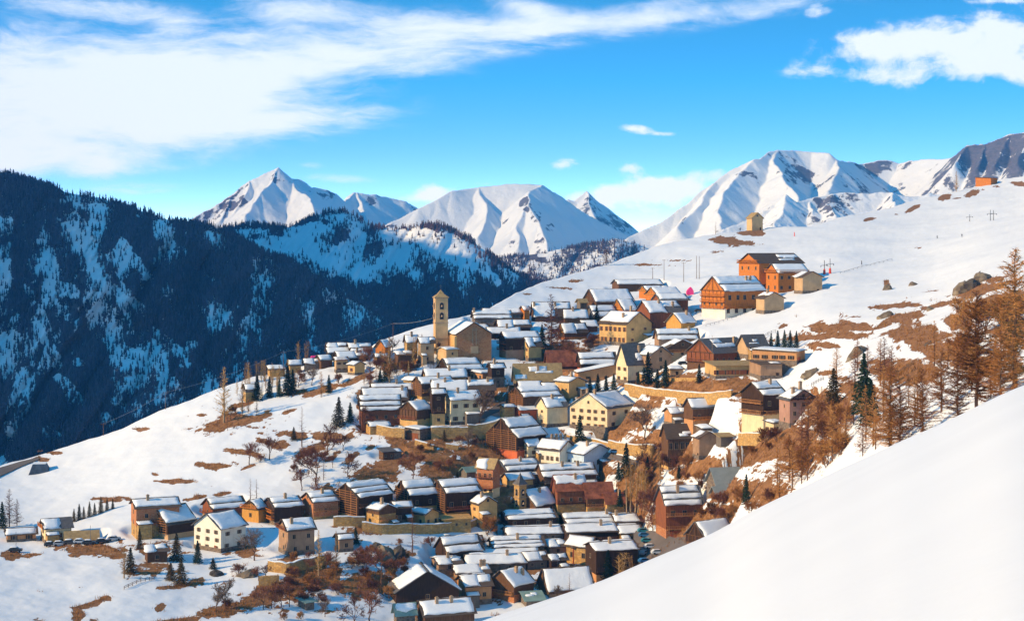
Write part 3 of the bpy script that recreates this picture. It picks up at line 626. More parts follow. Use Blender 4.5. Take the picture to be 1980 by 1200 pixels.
M = dict(
    cream=mottled('cream_plaster', (.78, .60, .36), .14, .35), white=mottled('white_plaster', (.80, .72, .58), .12, .35), yellow=mottled('yellow_plaster', (.62, .37, .145), .2, .5),
    beige=mottled('beige_plaster', (.52, .33, .18), .16, .4), brown=mottled('brown_plaster', (.36, .215, .13), .25, .4), orange=mottled('orange_plaster', (.54, .26, .11), .2, .4),
    pink=mottled('pink_plaster', (.42, .23, .17), .16, .4), redpl=mottled('red_plaster', (.56, .13, .05), .2, .4), church=stone('church_masonry', (.38, .17, .07), (.54, .26, .12), (.48, .26, .13), 1.6),
    towerst=mottled('tower_render', (.62, .38, .18), .18, .4), shadepl=mottled('shade_blue_plaster', (.5, .6, .7), .1, .4),  # the blue of a shaded white wall is put into this plaster
    wood_o=planks('orange_timber', (.62, .20, .04), .35), wood_r=planks('red_timber', (.28, .092, .04), .45), wood_k=planks('sunlit_rail', (.46, .20, .075), .4), wood_b=planks('brown_timber', (.155, .075, .038), .5), wood_d=planks('dark_timber', (.060, .030, .018), .5),  # rail timber holds the orange of sunlit bars in its colour
    wood_g=planks('grey_timber', (.20, .16, .13), .35), wood_y=planks('honey_timber', (.70, .34, .08), .3), brick=stone('orange_stonework', (.42, .14, .05), (.58, .24, .10), (.5, .3, .18), 2.4),
    stone_y=stone('yellow_rubble', (.44, .25, .08), (.66, .41, .15), (.40, .28, .15), 1.3), stone_g=stone('grey_rubble', (.13, .095, .07), (.28, .21, .155), (.25, .2, .17), 1.3),
    r_brown=planks('weathered_roof_boards', (.125, .085, .062), .3, 1.6, 'h'), r_slate=mottled('slate_roof', (.125, .112, .108), .3, 1.2), r_tin=mottled('zinc_roof', (.25, .27, .26), .12, .5, .45),
    r_rust=mottled('rusty_iron_roof', (.27, .085, .042), .6, .5, .7), r_green=mottled('green_iron_roof', (.2, .28, .24), .2, .5, .6), r_tan=mottled('tan_shingle_roof', (.36, .24, .11), .3, .9),
    glass=mottled('dark_glass', (.02, .024, .03), .2, .5, .15), frame_w=mottled('pale_frame', (.36, .24, .14), .1), frame_b=mottled('brown_frame', (.16, .07, .035), .2),
    metal=mottled('grey_steel', (.16, .16, .17), .15, 1, .5), red=mottled('red_paint', (.62, .03, .02), .15, 1, .5), chim=mottled('chimney_render', (.40, .27, .17), .3, 1.2), asphalt=mottled('wet_road', (.14, .115, .105), .25, .08),
)
def make_snow_mat():
    m, t, b = mat('roof_snow', .75)
    p = geo(t).outputs['Position']
    t.l.new(t.ramp(t.noise(p, .5, 4), [(.3, (.76, .77, .79)), (.7, (.82, .82, .82))]), b.inputs['Base Color'])
    bump(t, b, t.noise(p, .9, 5, .6), .25, .6); return m
M['snow'] = make_snow_mat()

RNG = random.Random(11)
_win_cache = {}
def window(parent, x, y, z, w, h, face, frame='frame_w', pane=True, shutters=None):
    """face 'L' looks to -x, 'R' looks to -y; (x, y) is the sill centre on the wall"""
    key = (round(w, 2), round(h, 2), face, frame)
    if key not in _win_cache:
        f = MB(); p = MB(); t = .09; d = .06; s = .12
        def bx(mb, u0, u1, z0, z1, d0, d1):
            if face == 'L': mb.box(-d1, -d0, u0, u1, z0, z1)
            else: mb.box(u0, u1, -d1, -d0, z0, z1)
        bx(f, -w / 2 - t, -w / 2, 0, h, 0, d); bx(f, w / 2, w / 2 + t, 0, h, 0, d); bx(f, -w / 2 - t, w / 2 + t, h, h + t, 0, d); bx(f, -w / 2 - t - .05, w / 2 + t + .05, -t, 0, 0, d + s)
        bx(f, -.03, .03, 0, h, .03, d - .005)
        bx(p, -w / 2, w / 2, 0, h, 0, .03)
        _win_cache[key] = (f.mesh('window', M[frame]), p.mesh('pane', M['glass']))
    a, b = _win_cache[key]
    o = link('window', a, parent); o.location = (x, y, z)
    if pane: link('pane', b, o)
    if shutters:
        ks = ('sh', round(w, 2), round(h, 2), face, shutters)
        if ks not in _win_cache:
            q = MB(); sw = w * .5
            if face == 'L': q.box(-.07, -.005, 0, sw, -.02, h + .02)
            else: q.box(0, sw, -.07, -.005, -.02, h + .02)
            _win_cache[ks] = q.mesh('shutter', M[shutters])
        for off in (-w / 2 - .12 - w * .5, w / 2 + .12):
            c = link('shutter', _win_cache[ks], o); c.location = (0, off, 0) if face == 'L' else (off, 0, 0)
    return o

def snow_sheet(mb, O, U, Vv, N, lu, lv, th, seed, nu=None, nv=None, rag=.35):
    """a pillow of snow lying on the rectangle O + u*U + v*Vv (v up the slope), thick in the middle, ragged at the rim"""
    nu = nu or max(4, min(26, int(lu / .9))); nv = nv or max(4, min(10, int(lv / .7)))
    us = np.linspace(0, 1, nu + 1); vs = np.linspace(0, 1, nv + 1)
    top = []; bot = []
    for j, v in enumerate(vs):
        for i, u in enumerate(us):
            uu = u * lu; vv = v * lv
            e = min(uu, lu - uu, vv if True else 9, (lv - vv) + (.3 if rag < .1 else 0)); 
            x = uu; y = vv
            if j == 0: y += (float(fbm(np.array(uu + seed * 13.7), np.array(seed * 1.0), 2.6, 3, seed)) * rag - .02)
            if i == 0: x += float(fbm(np.array(vv + seed), np.array(2.0), 1.8, 2, seed + 3)) * rag
            if i == nu: x -= float(fbm(np.array(vv + seed), np.array(5.0), 1.8, 2, seed + 4)) * rag
            if j == nv and rag >= .1: y -= abs(float(fbm(np.array(uu + seed), np.array(7.0), 2.6, 3, seed + 5))) * rag
            h = th * (1 - math.exp(-max(e, 0) / .22)) * (.85 + .3 * float(fbm(np.array(uu), np.array(vv), 3.0, 3, seed + 6)))
            h = max(h, .04)
            P = O + U * x + Vv * y
            if j == 0: top.append(P + N * th * .5); 
            else: top.append(P + N * h)
            bot.append(P - N * .02)
    w = nu + 1; n = len(top); F = []
    for j in range(nv):
        for i in range(nu):
            a = j * w + i; F.append((a, a + 1, a + w + 1, a + w)); F.append((n + a + w, n + a + w + 1, n + a + 1, n + a))
    for i in range(nu):
        F.append((i, n + i, n + i + 1, i + 1)); a = nv * w + i; F.append((a + 1, n + a + 1, n + a, a))
    for j in range(nv):
        a = j * w; F.append((a + w, n + a + w, n + a, a)); a = j * w + nu; F.append((a, n + a, n + a + w, a + w))
    mb.add(top + bot, F)

FOOT = []   # footprints: the ground is levelled under each building
def house(name, kx, ky, wl, wr, h, rise, th, ridge, low, up, frac, roof, snow, wL=None, wR=None, ex='', label='', cat='house', group='houses of the village', D=None, frame='frame_w', dep=None):
    D = D or float(depth(kx, ky)); s = F / D; a = math.radians(th)
    Lx = wr / (s * math.cos(a)); Ly = wl / (s * math.sin(a)); Hh = h / s; R = rise / s
    Ly = min(max(Ly, 3.2 if wl < 20 else 0), 17)
    if Ly < 5.5 and wl <= 12: Ly = 5.5 + RNG.random() * 2 if Lx > 6 else max(Ly, 4)
    if dep: Ly = dep
    elif ky > 1000 and th <= 16 and ridge == 'X' and kx > 830: R *= .72; Ly = max(Ly, 10.5)
    K = P3(kx, ky, D)
    root = empty(name, K, a); tag(root, label, cat, group)
    FOOT.append((K, a, Lx, Ly))
    sd = int(kx * 7 + ky) % 9973
    fz = -5.0; hs = Hh * frac
    gx = ridge == 'X'
    # walls
    def body(mb, o, z0, full):
        if ridge in 'XY':
            if full:
                if gx: prof = [(-o, z0), (Ly + o, z0), (Ly + o, Hh), (Ly / 2, Hh + R - .12), (-o, Hh)]; mb.prism(prof, 'x', -o, Lx + o)
                else: prof = [(-o, z0), (Lx + o, z0), (Lx + o, Hh), (Lx / 2, Hh + R - .12), (-o, Hh)]; mb.prism(prof, 'y', -o, Ly + o)
        elif ridge == 'S': mb.prism([(-o, z0), (Lx + o, z0), (Lx + o, Hh + R - .12), (-o, Hh)], 'y', -o, Ly + o)
        else: mb.prism([(-o, z0), (Ly + o, z0), (Ly + o, Hh + R - .1), (-o, Hh)], 'x', -o, Lx + o)
    w = MB()
    if up and frac < 1:
        w.box(0, Lx, 0, Ly, fz, hs); w.obj('wall', M[low], root)
        u = MB(); body(u, .07, hs, True); u.obj('upper_wall', M[up], root)
    else:
        body(w, 0, fz, True); w.obj('wall', M[low], root)
    if not up and low in ('cream', 'white', 'yellow', 'brown', 'orange', 'beige', 'pink') and Lx > 4:
        pb = MB(); ph = min(1.3, Hh * .22); pb.box(-.12, Lx + .12, -.12, Ly + .12, fz, ph); pb.obj('plinth', M['stone_g'], root)
    # roof slabs
    oh, og, tk = .75, .8, .18
    ro = MB(); sn = MB(); slopes = []
    if ridge == 'X':
        half = Ly / 2; pl = math.hypot(half, R); c, sn_ = half / pl, R / pl
        slopes = [(Vector((-og, -oh * c, Hh - oh * sn_)), Vector((1, 0, 0)), Vector((0, c, sn_)), Lx + 2 * og, pl + oh),
                  (Vector((Lx + og, Ly + oh * c, Hh - oh * sn_)), Vector((-1, 0, 0)), Vector((0, -c, sn_)), Lx + 2 * og, pl + oh)]
    elif ridge == 'Y':
        half = Lx / 2; pl = math.hypot(half, R); c, sn_ = half / pl, R / pl
        slopes = [(Vector((-oh * c, Ly + og, Hh - oh * sn_)), Vector((0, -1, 0)), Vector((c, 0, sn_)), Ly + 2 * og, pl + oh),
                  (Vector((Lx + oh * c, -og, Hh - oh * sn_)), Vector((0, 1, 0)), Vector((-c, 0, sn_)), Ly + 2 * og, pl + oh)]
    elif ridge == 'S':
        pl = math.hypot(Lx, R); c, sn_ = Lx / pl, R / pl
        slopes = [(Vector((-oh * c, Ly + og, Hh - oh * sn_)), Vector((0, -1, 0)), Vector((c, 0, sn_)), Ly + 2 * og, pl + 2 * oh)]
    else:
        pl = math.hypot(Ly, R); c, sn_ = Ly / pl, R / pl
        slopes = [(Vector((-og, -oh * c, Hh - oh * sn_)), Vector((1, 0, 0)), Vector((0, c, sn_)), Lx + 2 * og, pl + 2 * oh)]
    for k, (O, U, Vv, lu, lv) in enumerate(slopes):
        N = U.cross(Vv).normalized()
        e = O + Vv * lv
        ro.add([O, O + U * lu, e + U * lu, e, O + N * tk, O + U * lu + N * tk, e + U * lu + N * tk, e + N * tk],
               [(0, 3, 2, 1), (4, 5, 6, 7), (0, 1, 5, 4), (1, 2, 6, 5), (2, 3, 7, 6), (3, 0, 4, 7)])
        O2 = O + N * tk
        thk = min(.62, .35 + lv * .035)
        if snow == 1 and th < 40 and lu > 7 and RNG.random() < .28:      # part of the snow has slid off
            cut = lu * RNG.uniform(.45, .75); low_ = lv * RNG.uniform(.3, .5)
            snow_sheet(sn, O2 + U * .3 + Vv * .15, U, Vv, N, cut - .3, lv - .3, thk, sd + k, rag=.6)
            None if lu - cut < 2.2 else snow_sheet(sn, O2 + U * (cut - .1) + Vv * low_, U, Vv, N, lu - cut - .3, lv - low_ - .3, thk * .8, sd + k + 3, rag=.6)
        elif snow == 1:
            e0 = .1 if RNG.random() < .45 else RNG.uniform(.3, lv * .2); e1 = .06 if RNG.random() < .4 else RNG.uniform(.25, .6); g0 = RNG.uniform(.25, .5); g1 = RNG.uniform(.25, .6)
            thk *= RNG.uniform(.6, 1.15)
            snow_sheet(sn, O2 + U * g0 + Vv * e0, U, Vv, N, lu - g0 - g1, lv - e0 - e1, thk, sd + k, rag=.45)
        elif snow in (2, 3):
            n = snow; g = .55; bl = (lv - .1) / n
            for q in range(n):
                sh = .25 + RNG.random() * .4
                snow_sheet(sn, O2 + U * sh + Vv * (.1 + q * bl), U, Vv, N, lu - sh - .2 - RNG.random() * .9, bl - g * (q < n - 1) - .05, thk * 1.1, sd + k * 7 + q, rag=.45)
        elif snow == 4:   # broken strips
            for q in range(max(2, int(lu / 5))):
                u0 = .3 + (lu - 1) * RNG.random() * .75; l = min(lu - u0 - .3, lu * (.2 + .25 * RNG.random())); v0 = lv * (.12 + .6 * RNG.random()); hgt = min(lv - v0 - .1, lv * (.12 + .16 * RNG.random()))
                if l > .6 and hgt > .4: snow_sheet(sn, O2 + U * u0 + Vv * v0, U, Vv, N, l, hgt, .28, sd + k * 5 + q, rag=.5)
        elif snow == 5:   # snow only high up by the ridge
            snow_sheet(sn, O2 + U * .3 + Vv * lv * .42, U, Vv, N, lu - .6, lv * .57, .4, sd + k, rag=.9)
        elif snow == 6:   # left part only
            snow_sheet(sn, O2 + U * .2 + Vv * .1, U, Vv, N, lu * .55, lv - .3, .45, sd + k, rag=.8)
    r = ro.obj('roof', M[roof], root)
    if sn.v: sn.obj('snow_cover', M['snow'], r, True)
    # chimneys: c followed by position along the building in tenths
    toks = ex.split()
    def roofz(x, y):
        if ridge == 'X': return Hh + R * (1 - abs(y - Ly / 2) / (Ly / 2))
        if ridge == 'Y': return Hh + R * (1 - abs(x - Lx / 2) / (Lx / 2))
        if ridge == 'S': return Hh + R * x / Lx
        return Hh + R * y / Ly
    for tk_ in toks:
        if tk_[0] == 'c' and tk_[1:].isdigit():
            u = int(tk_[1]) / 10; v = int(tk_[2]) / 10 if len(tk_) > 2 else .38; hh = (int(tk_[3]) / 3 + .5 if len(tk_) > 3 else 2.0)
            x, y = Lx * u, Ly * v; z = roofz(x, y); c = MB(); q = .42
            c.box(x - q, x + q, y - q, y + q, z - .6, z + hh); c.box(x - q - .1, x + q + .1, y - q - .1, y + q + .1, z + hh, z + hh + .12)
            c.box(x - q + .1, x + q - .1, y - q + .1, y + q - .1, z + hh + .12, z + hh + .35)
            c.obj('chimney', M['chim'], r)
    # windows
    shut = {'cream': 'wood_b', 'white': 'wood_g', 'yellow': 'wood_r', 'beige': 'wood_b', 'orange': 'wood_d', 'pink': 'wood_d'}.get(low) if (not up and kx % 3 != 0) else None
    def grid(face, spec):
        nx, ny = spec[0], spec[1]; ww = spec[2] if len(spec) > 2 else .95; wh = spec[3] if len(spec) > 3 else 1.25
        L = Ly if face == 'L' else Lx; top = Hh - .3
        o = .07 if (up and frac < 1) else 0
        for j in range(ny):
            zc = top * (j + .5) / ny - wh / 2 + .1
            for i in range(nx):
                uu = L * (i + .5) / nx + (RNG.random() - .5) * L * .05
                oo = o if zc > hs - .2 else 0
                if face == 'L': window(root, -oo, uu, zc, ww, wh, 'L', frame, True, shut)
                else: window(root, uu, -oo, zc, ww, wh, 'R', frame, True, shut)
    if wL: grid('L', wL)
    if wR: grid('R', wR)
    o = .07 if (up and frac < 1) else 0
    if 'attic' in toks:
        if gx: window(root, -o, Ly / 2, Hh + R * .25, .8, .9, 'L', frame)
        elif ridge == 'Y': window(root, Lx / 2, -o, Hh + R * .25, .8, .9, 'R', frame)
    if 'doorL' in toks or 'doorR' in toks:
        d = MB()
        if 'doorL' in toks: d.box(-.09, 0, Ly * .2 - .5, Ly * .2 + .5, 0, 2.0)
        else: d.box(Lx * .78 - .5, Lx * .78 + .5, -.09, 0, 0, 2.0)
        d.obj('door', M['wood_r'] if low in ('cream', 'white', 'yellow') else M['wood_d'], root)
    if 'gar' in toks:   # broad garage door on the lit left wall
        d = MB(); d.box(-.09, 0, Ly * .12, Ly * .88, 0, min(2.7, Hh * .85)); g = d.obj('garage_door', M['wood_r'], root)
    if 'garR' in toks:
        d = MB(); d.box(Lx * .12, Lx * .45, -.12, 0, 0, min(2.9, Hh * .5)); g = d.obj('garage_door', M['redpl'], root)
    def balcony(face, z, mk, full=True):
        L = Ly if face == 'L' else Lx; dep = 1.15; b = MB(); rl = MB()
        def P(u, dd, zz): return (-dd - o, u, zz) if face == 'L' else (u, -dd - o, zz)
        def bx(mb, u0, u1, d0, d1, z0, z1):
            if face == 'L': mb.box(-d1 - o, -d0 - o, u0, u1, z0, z1)
            else: mb.box(u0, u1, -d1 - o, -d0 - o, z0, z1)
        bx(b, .1, L - .1, 0, dep, z - .14, z)
        for q in range(int(L / 2.2) + 1):
            uu = .25 + (L - .6) * q / max(1, int(L / 2.2)); bx(b, uu, uu + .12, 0, dep * .9, z - .34, z - .14)
        ba = b.obj('balcony', M[mk], root)
        bx(rl, .1, L - .1, dep - .08, dep, z + .92, z + 1.04); bx(rl, .1, L - .1, dep - .07, dep - .01, z + .12, z + .2)
        n = max(4, int(L / .55))
        for q in range(n + 1):
            uu = .12 + (L - .3) * q / n; bx(rl, uu, uu + .14, dep - .065, dep - .015, z + .0, z + .95)
        bx(rl, .1, .16, 0, dep, z + .92, z + 1.04); bx(rl, L - .16, L - .1, 0, dep, z + .92, z + 1.04)
        rl.obj('railing', M[mk], ba)
    for tk_ in toks:
        if tk_.startswith('bL') or tk_.startswith('bR'):
            n = int(tk_[2]); mk = {'o': 'wood_o', 'r': 'wood_r', 'd': 'wood_d', 'b': 'wood_k'}[tk_[3]] if len(tk_) > 3 else 'wood_b'
            for q in range(n): balcony(tk_[1], max(hs, Hh * .3) + (Hh - max(hs, Hh * .3)) * q / n + (.1 if q == 0 else .2), mk)
    if 'rack' in toks:   # open drying rails across the gable under the eaves
        b = MB(); L = Ly; nz = max(3, int((Hh - hs + R * .5) / .75))
        for q in range(nz):
            z = hs + .25 + q * .75; ins = 0 if z < Hh else (z - Hh) / max(R, .1) * L / 2
            if L - 2 * ins < 1: break
            b.bar((-.75, ins, z), (-.75, L - ins, z), .085)
        for q in range(5):
            u = L * q / 4; top = Hh + R * (1 - abs(u - L / 2) / (L / 2)) - .1; b.bar((-.72, min(max(u, .05), L - .05), hs - .3), (-.72, min(max(u, .05), L - .05), top), .09)
            b.bar((0, min(max(u, .1), L - .1), hs + .2), (-.75, min(max(u, .1), L - .1), hs + .2), .07)
        b.obj('drying_rack', M['wood_k'], root)
    # lower wing built on to the front or the end of many houses
    if cat == 'house' and Lx > 5 and Hh > 3.2 and not any(q.startswith('bR') for q in toks) and RNG.random() < .55:
        L = min(Lx * RNG.uniform(.3, .55), 6.5); x0 = RNG.choice([.2, Lx - L - .3]); dd = RNG.uniform(1.6, 2.8); hh = Hh * RNG.uniform(.38, .6)
        e = MB(); e.prism([(-dd, fz), (-.01, fz), (-.01, hh + .7), (-dd, hh)], 'x', x0, x0 + L)
        wg = e.obj('wing', M[RNG.choice(['stone_y', 'wood_b', 'wood_g', low])], root)
        er = MB(); er.prism([(-dd - .45, hh - .12), (-.01, hh + .72), (-.01, hh + .88), (-dd - .45, hh + .04)], 'x', x0 - .35, x0 + L + .35); er.obj('wing_roof', M['r_brown'], wg)
        es = MB(); N_ = Vector((0, -.84, dd + .44)).normalized(); V__ = Vector((0, dd + .44, .84)).normalized()
        snow_sheet(es, Vector((x0 - .2, -dd - .3, hh + .08)), Vector((1, 0, 0)), V__, N_, L + .4, dd + .15, .3, sd + 31, rag=.35); es.obj('snow_cover', M['snow'], wg, True)
    if cat in ('house', 'barn') and up and not any(q.startswith('b') for q in toks) and Hh > 4 and RNG.random() < .75: balcony('R', Hh * RNG.uniform(.42, .6), RNG.choice(['wood_b', 'wood_k', 'wood_g']))
    if 'posts' in toks:
        b = MB()
        for q in range(6): b.bar((Lx * q / 5, -.6, 0), (Lx * q / 5, -.6, Hh - .15), .1)
        b.obj('post', M['wood_b'], root)
    if 'truss' in toks:
        b = MB(); y = Ly / 2
        if gx:
            b.bar((-.5, .1, Hh), (-.5, Ly - .1, Hh), .12); b.bar((-.5, y, Hh), (-.5, y, Hh + R - .2), .12); b.bar((-.5, y * .4, Hh), (-.5, y, Hh + R - .3), .1); b.bar((-.5, Ly - y * .4, Hh), (-.5, y, Hh + R - .3), .1)
            for q in range(7): b.bar((-.2, Ly * q / 6, hs), (-.2, Ly * q / 6, Hh), .1)
            b.obj('gable_frame', M['wood_b'] if low != 'wood_o' else M['wood_y'], root)
    return root
# ================================================================ THE VILLAGE
# name, corner px, corner py, left width, right width, wall height, roof rise, turn, ridge, lower wall, upper wall, share of lower, roof, snow, windows left, windows right, extras, label
H = house
# --- far left edge
H('village_house', 264, 1042, 24, 76, 60, 13, 22, 'X', 'stone_y', 'brick', .42, 'r_brown', 1, (1, 3), (2, 2), 'c335 attic', 'tall narrow house with orange stone gable, highest wall at the left end of the village')
H('hay_barn', 325, 1043, 58, 44, 30, 29, 46, 'X', 'beige', 'wood_d', .35, 'r_brown', 1, None, None, 'rack c635 truss', 'dark open-gabled hay barn with drying rails, between the tall orange house and the white house', 'barn')
H('village_house', 427, 1068, 61, 40, 47, 25, 52, 'X', 'white', None, 1, 'r_slate', 1, (3, 3, .8, 1.1), (2, 2, .8, 1.1), 'doorL', 'white plastered house with broad gable and small windows, behind two dark bushes at lower left')
H('village_house', 88, 1050, 21, 44, 29, 15, 27, 'X', 'cream', None, 1, 'r_slate', 6, (1, 2), (1, 1), 'bL1o', 'small cream house with orange lit gable at the far left by the parked cars')
H('village_house', 14, 1046, 8, 50, 13, 9, 20, 'X', 'orange', None, 1, 'r_brown', 1, None, (2, 1), '', 'low peach cottage under thick snow at the left edge of the village')
H('shed', 128, 1052, 7, 56, 9, 13, 16, 'X', 'stone_g', None, 1, 'r_tan', 0, None, None, '', 'low shed with bare brown roof behind the row of snowed cars', 'shed')
H('shed', 285, 1087, 6, 36, 20, 5, 20, 'M', 'wood_b', None, 1, 'r_brown', 1, None, (1, 1), '', 'brown board shed with flat snow roof below the dark hay barn', 'shed')
# --- left row, second line
H('village_house', 411, 1002, 28, 58, 20, 15, 30, 'X', 'stone_y', 'wood_r', .3, 'r_brown', 2, (1, 1), None, 'bL1r', 'red-brown wooden house with snowy double roof, just behind the white house')
H('chalet', 500, 1010, 36, 14, 27, 15, 56, 'X', 'wood_y', None, 1, 'r_brown', 1, (1, 1), None, 'truss bL1o', 'bright honey-coloured chalet gable in the left row', 'chalet')
H('chalet', 531, 1015, 29, 50, 35, 14, 28, 'X', 'stone_g', 'wood_d', .2, 'r_brown', 2, None, None, 'bL2o c535', 'dark chalet with orange balconies on its gable, right of the honey-coloured chalet', 'chalet')
H('village_house', 606, 1004, 29, 45, 34, 14, 28, 'X', 'stone_y', 'brick', .15, 'r_brown', 2, (2, 2, .9, 1), (1, 1), 'c535 attic', 'house with orange stone gable and four small windows in the middle of the left row')
H('hay_barn', 693, 1010, 50, 62, 50, 22, 41, 'X', 'stone_y', 'wood_d', .25, 'r_brown', 3, None, (2, 1), 'rack', 'large black timber barn with tall racked gable above the yellow terrace', 'barn')
H('village_house', 733, 1027, 28, 30, 41, 9, 42, 'Y', 'stone_y', 'wood_b', .78, 'r_brown', 1, (1, 2, .8, .9), None, 'c435', 'small yellow stone house with low snowy roof, wedged beside the large black barn')
H('village_house', 765, 1020, 10, 30, 40, 10, 20, 'X', 'stone_g', 'wood_d', .4, 'r_brown', 1, None, (2, 1), '', 'narrow shadowed house with dark boards between the yellow stone house and the racked barns')
H('village_house', 557, 1074, 25, 48, 49, 18, 27, 'X', 'brown', None, 1, 'r_brown', 1, (1, 2), (2, 2), 'bL1r c225', 'brown plastered house with red balcony, standing alone below the left row')
H('cabin', 656, 1067, 5, 26, 26, 8, 25, 'X', 'brown', None, 1, 'r_brown', 1, None, (1, 1), '', 'small square brown cabin with snow roof beside the bare bushes under the terrace', 'cabin')
H('shed', 592, 1176, 11, 14, 12, 4, 42, 'M', 'stone_g', None, 1, 'r_green', 0, None, None, '', 'tiny grey shed with green roof in the lower left brushwood', 'shed')
# --- racked barns in the middle
H('hay_barn', 792, 987, 30, 52, 31, 24, 31, 'X', 'stone_y', 'wood_d', .2, 'r_brown', 2, None, (2, 1), 'rack', 'dark racked barn with two-step snow roof, left one above the yellow wall', 'barn')
H('hay_barn', 863, 1000, 31, 66, 48, 19, 28, 'X', 'stone_y', 'wood_d', .18, 'r_brown', 2, None, (3, 1, 1.2, 1.8), 'rack bR1r', 'dark racked barn with long flat snow slab, right one above the yellow wall', 'barn')
H('village_house', 926, 1018, 17, 35, 44, 13, 28, 'Y', 'yellow', None, 1, 'r_brown', 1, (1, 2, .8, .9), None, 'c335 attic', 'yellow stone house with dark gable and heaped snow roof, right end of the terrace')
H('village_house', 822, 1023, 38, 25, 29, 9, 48, 'Y', 'yellow', None, 1, 'r_brown', 1, (2, 1), (2, 1), '', 'low yellow house with small snow cap in front of the racked barns')
H('annex', 858, 1024, 5, 52, 20, 2, 14, 'M', 'stone_y', None, 1, 'stone_y', 0, None, (3, 1, .6, .8), '', 'flat yellow stone outbuilding at the foot of the long-roofed racked barn', 'outbuilding')
# --- heart, rows around the small bell tower
H('village_house', 1036, 990, 42, 40, 14, 27, 44, 'X', 'orange', 'wood_b', .5, 'r_slate', 1, None, (2, 1), 'c535', 'low chapel nave under a crumpled snow roof, beside the small pointed bell tower')
H('village_house', 982, 1020, 14, 94, 17, 14, 14, 'X', 'stone_g', 'wood_d', .3, 'r_brown', 2, None, (4, 1), '', 'long low house directly in front of the small pointed bell tower')
H('village_house', 982, 1045, 8, 108, 12, 13, 10, 'X', 'stone_g', None, 1, 'r_brown', 1, None, (3, 1, .8, .8), 'c835', 'longest low roof, second row down from the small bell tower')
H('village_house', 955, 1073, 9, 98, 16, 18, 10, 'X', 'stone_g', None, 1, 'r_brown', 3, None, (2, 1), 'c535', 'long low house with three snow slabs, third row below the bell tower')
H('village_house', 1063, 1072, 6, 32, 15, 11, 14, 'X', 'brown', None, 1, 'r_brown', 1, None, (1, 1), '', 'short house with square snow roof beside the three-slab roof')
H('village_house', 1096, 1025, 12, 92, 15, 17, 12, 'X', 'stone_g', 'wood_d', .4, 'r_brown', 2, None, (4, 1, .8, .8), 'c935', 'long snowy house with brown left gable, right of the bell tower rows')
H('village_house', 1192, 1022, 6, 44, 14, 14, 12, 'X', 'stone_g', None, 1, 'r_brown', 1, None, None, 'c135', 'short snowy house touching the right end of the long brown-gabled one')
H('village_house', 1098, 1062, 8, 98, 33, 14, 10, 'X', 'brown', 'wood_d', .3, 'r_brown', 1, None, (4, 1, 1, 1.3), 'c735', 'dark-fronted long house with smooth snow roof above the arched-window house')
H('village_house', 1200, 1050, 5, 42, 20, 14, 10, 'X', 'stone_y', None, 1, 'r_brown', 1, None, (1, 1), '', 'small house with thin snow roof above the parked cars on the right')
H('village_house', 1138, 1092, 42, 22, 35, 17, 58, 'Y', 'stone_y', None, 1, 'r_brown', 1, (2, 1, 1.2, 1.6), None, 'bR1r', 'yellow stone house with tall arched window, snow gable, in the lower rows')
H('village_house', 1153, 1122, 14, 82, 58, 15, 16, 'X', 'orange', 'wood_d', .2, 'r_brown', 1, (1, 2), (2, 1, 1.4, 1.6), 'bR1d c435', 'tall dark-fronted house with level snow roof beside the bare orange hedge')
H('village_house', 1062, 1152, 20, 86, 12, 36, 18, 'X', 'brown', 'wood_b', .3, 'r_brown', 1, None, None, '', 'big plain snow roof at the foot of the white foreground slope')
H('chalet', 994, 1162, 50, 38, 30, 26, 50, 'X', 'brick', 'wood_b', .4, 'r_brown', 1, (1, 1), (1, 1), 'c535 c725 bL1b', 'house with deep overhanging snow roof and brown braced gable at bottom centre', 'chalet')
H('village_house', 900, 1167, 10, 50, 34, 21, 16, 'X', 'orange', None, 1, 'r_brown', 1, None, (2, 1), '', 'peach house with square snow roof next to the black barn')
H('hay_barn', 766, 1166, 18, 120, 22, 38, 13, 'Y', 'wood_d', None, 1, 'r_slate', 1, None, (1, 1), '', 'wide black barn with bluish snow roof at the bottom of the village', 'barn')
H('village_house', 822, 1216, 24, 94, 26, 23, 20, 'X', 'stone_g', 'wood_b', .4, 'r_brown', 1, None, (2, 1), 'c335 c635', 'lowest snow roof with two chimneys at the bottom edge')
H('shed', 768, 1205, 6, 34, 18, 18, 18, 'X', 'stone_g', None, 1, 'r_green', 5, None, None, '', 'shed with faded green iron roof, left of the lowest two-chimney roof', 'shed')
H('village_house', 866, 1088, 26, 66, 22, 24, 26, 'X', 'brown', 'wood_d', .3, 'r_brown', 2, None, (1, 1), '', 'house with dark pointed gable and two-step snow, left end of the lower rows')
H('village_house', 905, 1104, 8, 112, 14, 17, 9, 'X', 'stone_g', None, 1, 'r_brown', 1, None, (2, 1, .8, .8), 'c735', 'very long low house with smooth white roof in the lower rows')
H('village_house', 932, 1086, 6, 110, 11, 12, 9, 'X', 'stone_g', None, 1, 'r_brown', 1, None, None, '', 'thin long snow roof tucked right behind the very long smooth one')
H('village_house', 848, 1103, 5, 44, 13, 9, 15, 'X', 'brown', None, 1, 'r_brown', 1, None, (1, 1), 'c535', 'small snow roof with stout chimney left of the very long smooth one')
H('village_house', 884, 1122, 6, 62, 14, 14, 12, 'X', 'brown', None, 1, 'r_brown', 1, None, (1, 1), 'c935 c835', 'snowy house with two chimneys at its right end, behind the peach house')
H('village_house', 1020, 1100, 8, 38, 18, 13, 20, 'X', 'wood_g', None, 1, 'r_brown', 1, None, (2, 1, .7, .8), '', 'grey boarded house with rounded snow roof right of the lower rows')
H('shed', 900, 1054, 6, 32, 8, 8, 20, 'X', 'wood_d', None, 1, 'r_brown', 1, None, None, '', 'little snow-topped shed under the yellow dark-gabled house', 'shed')
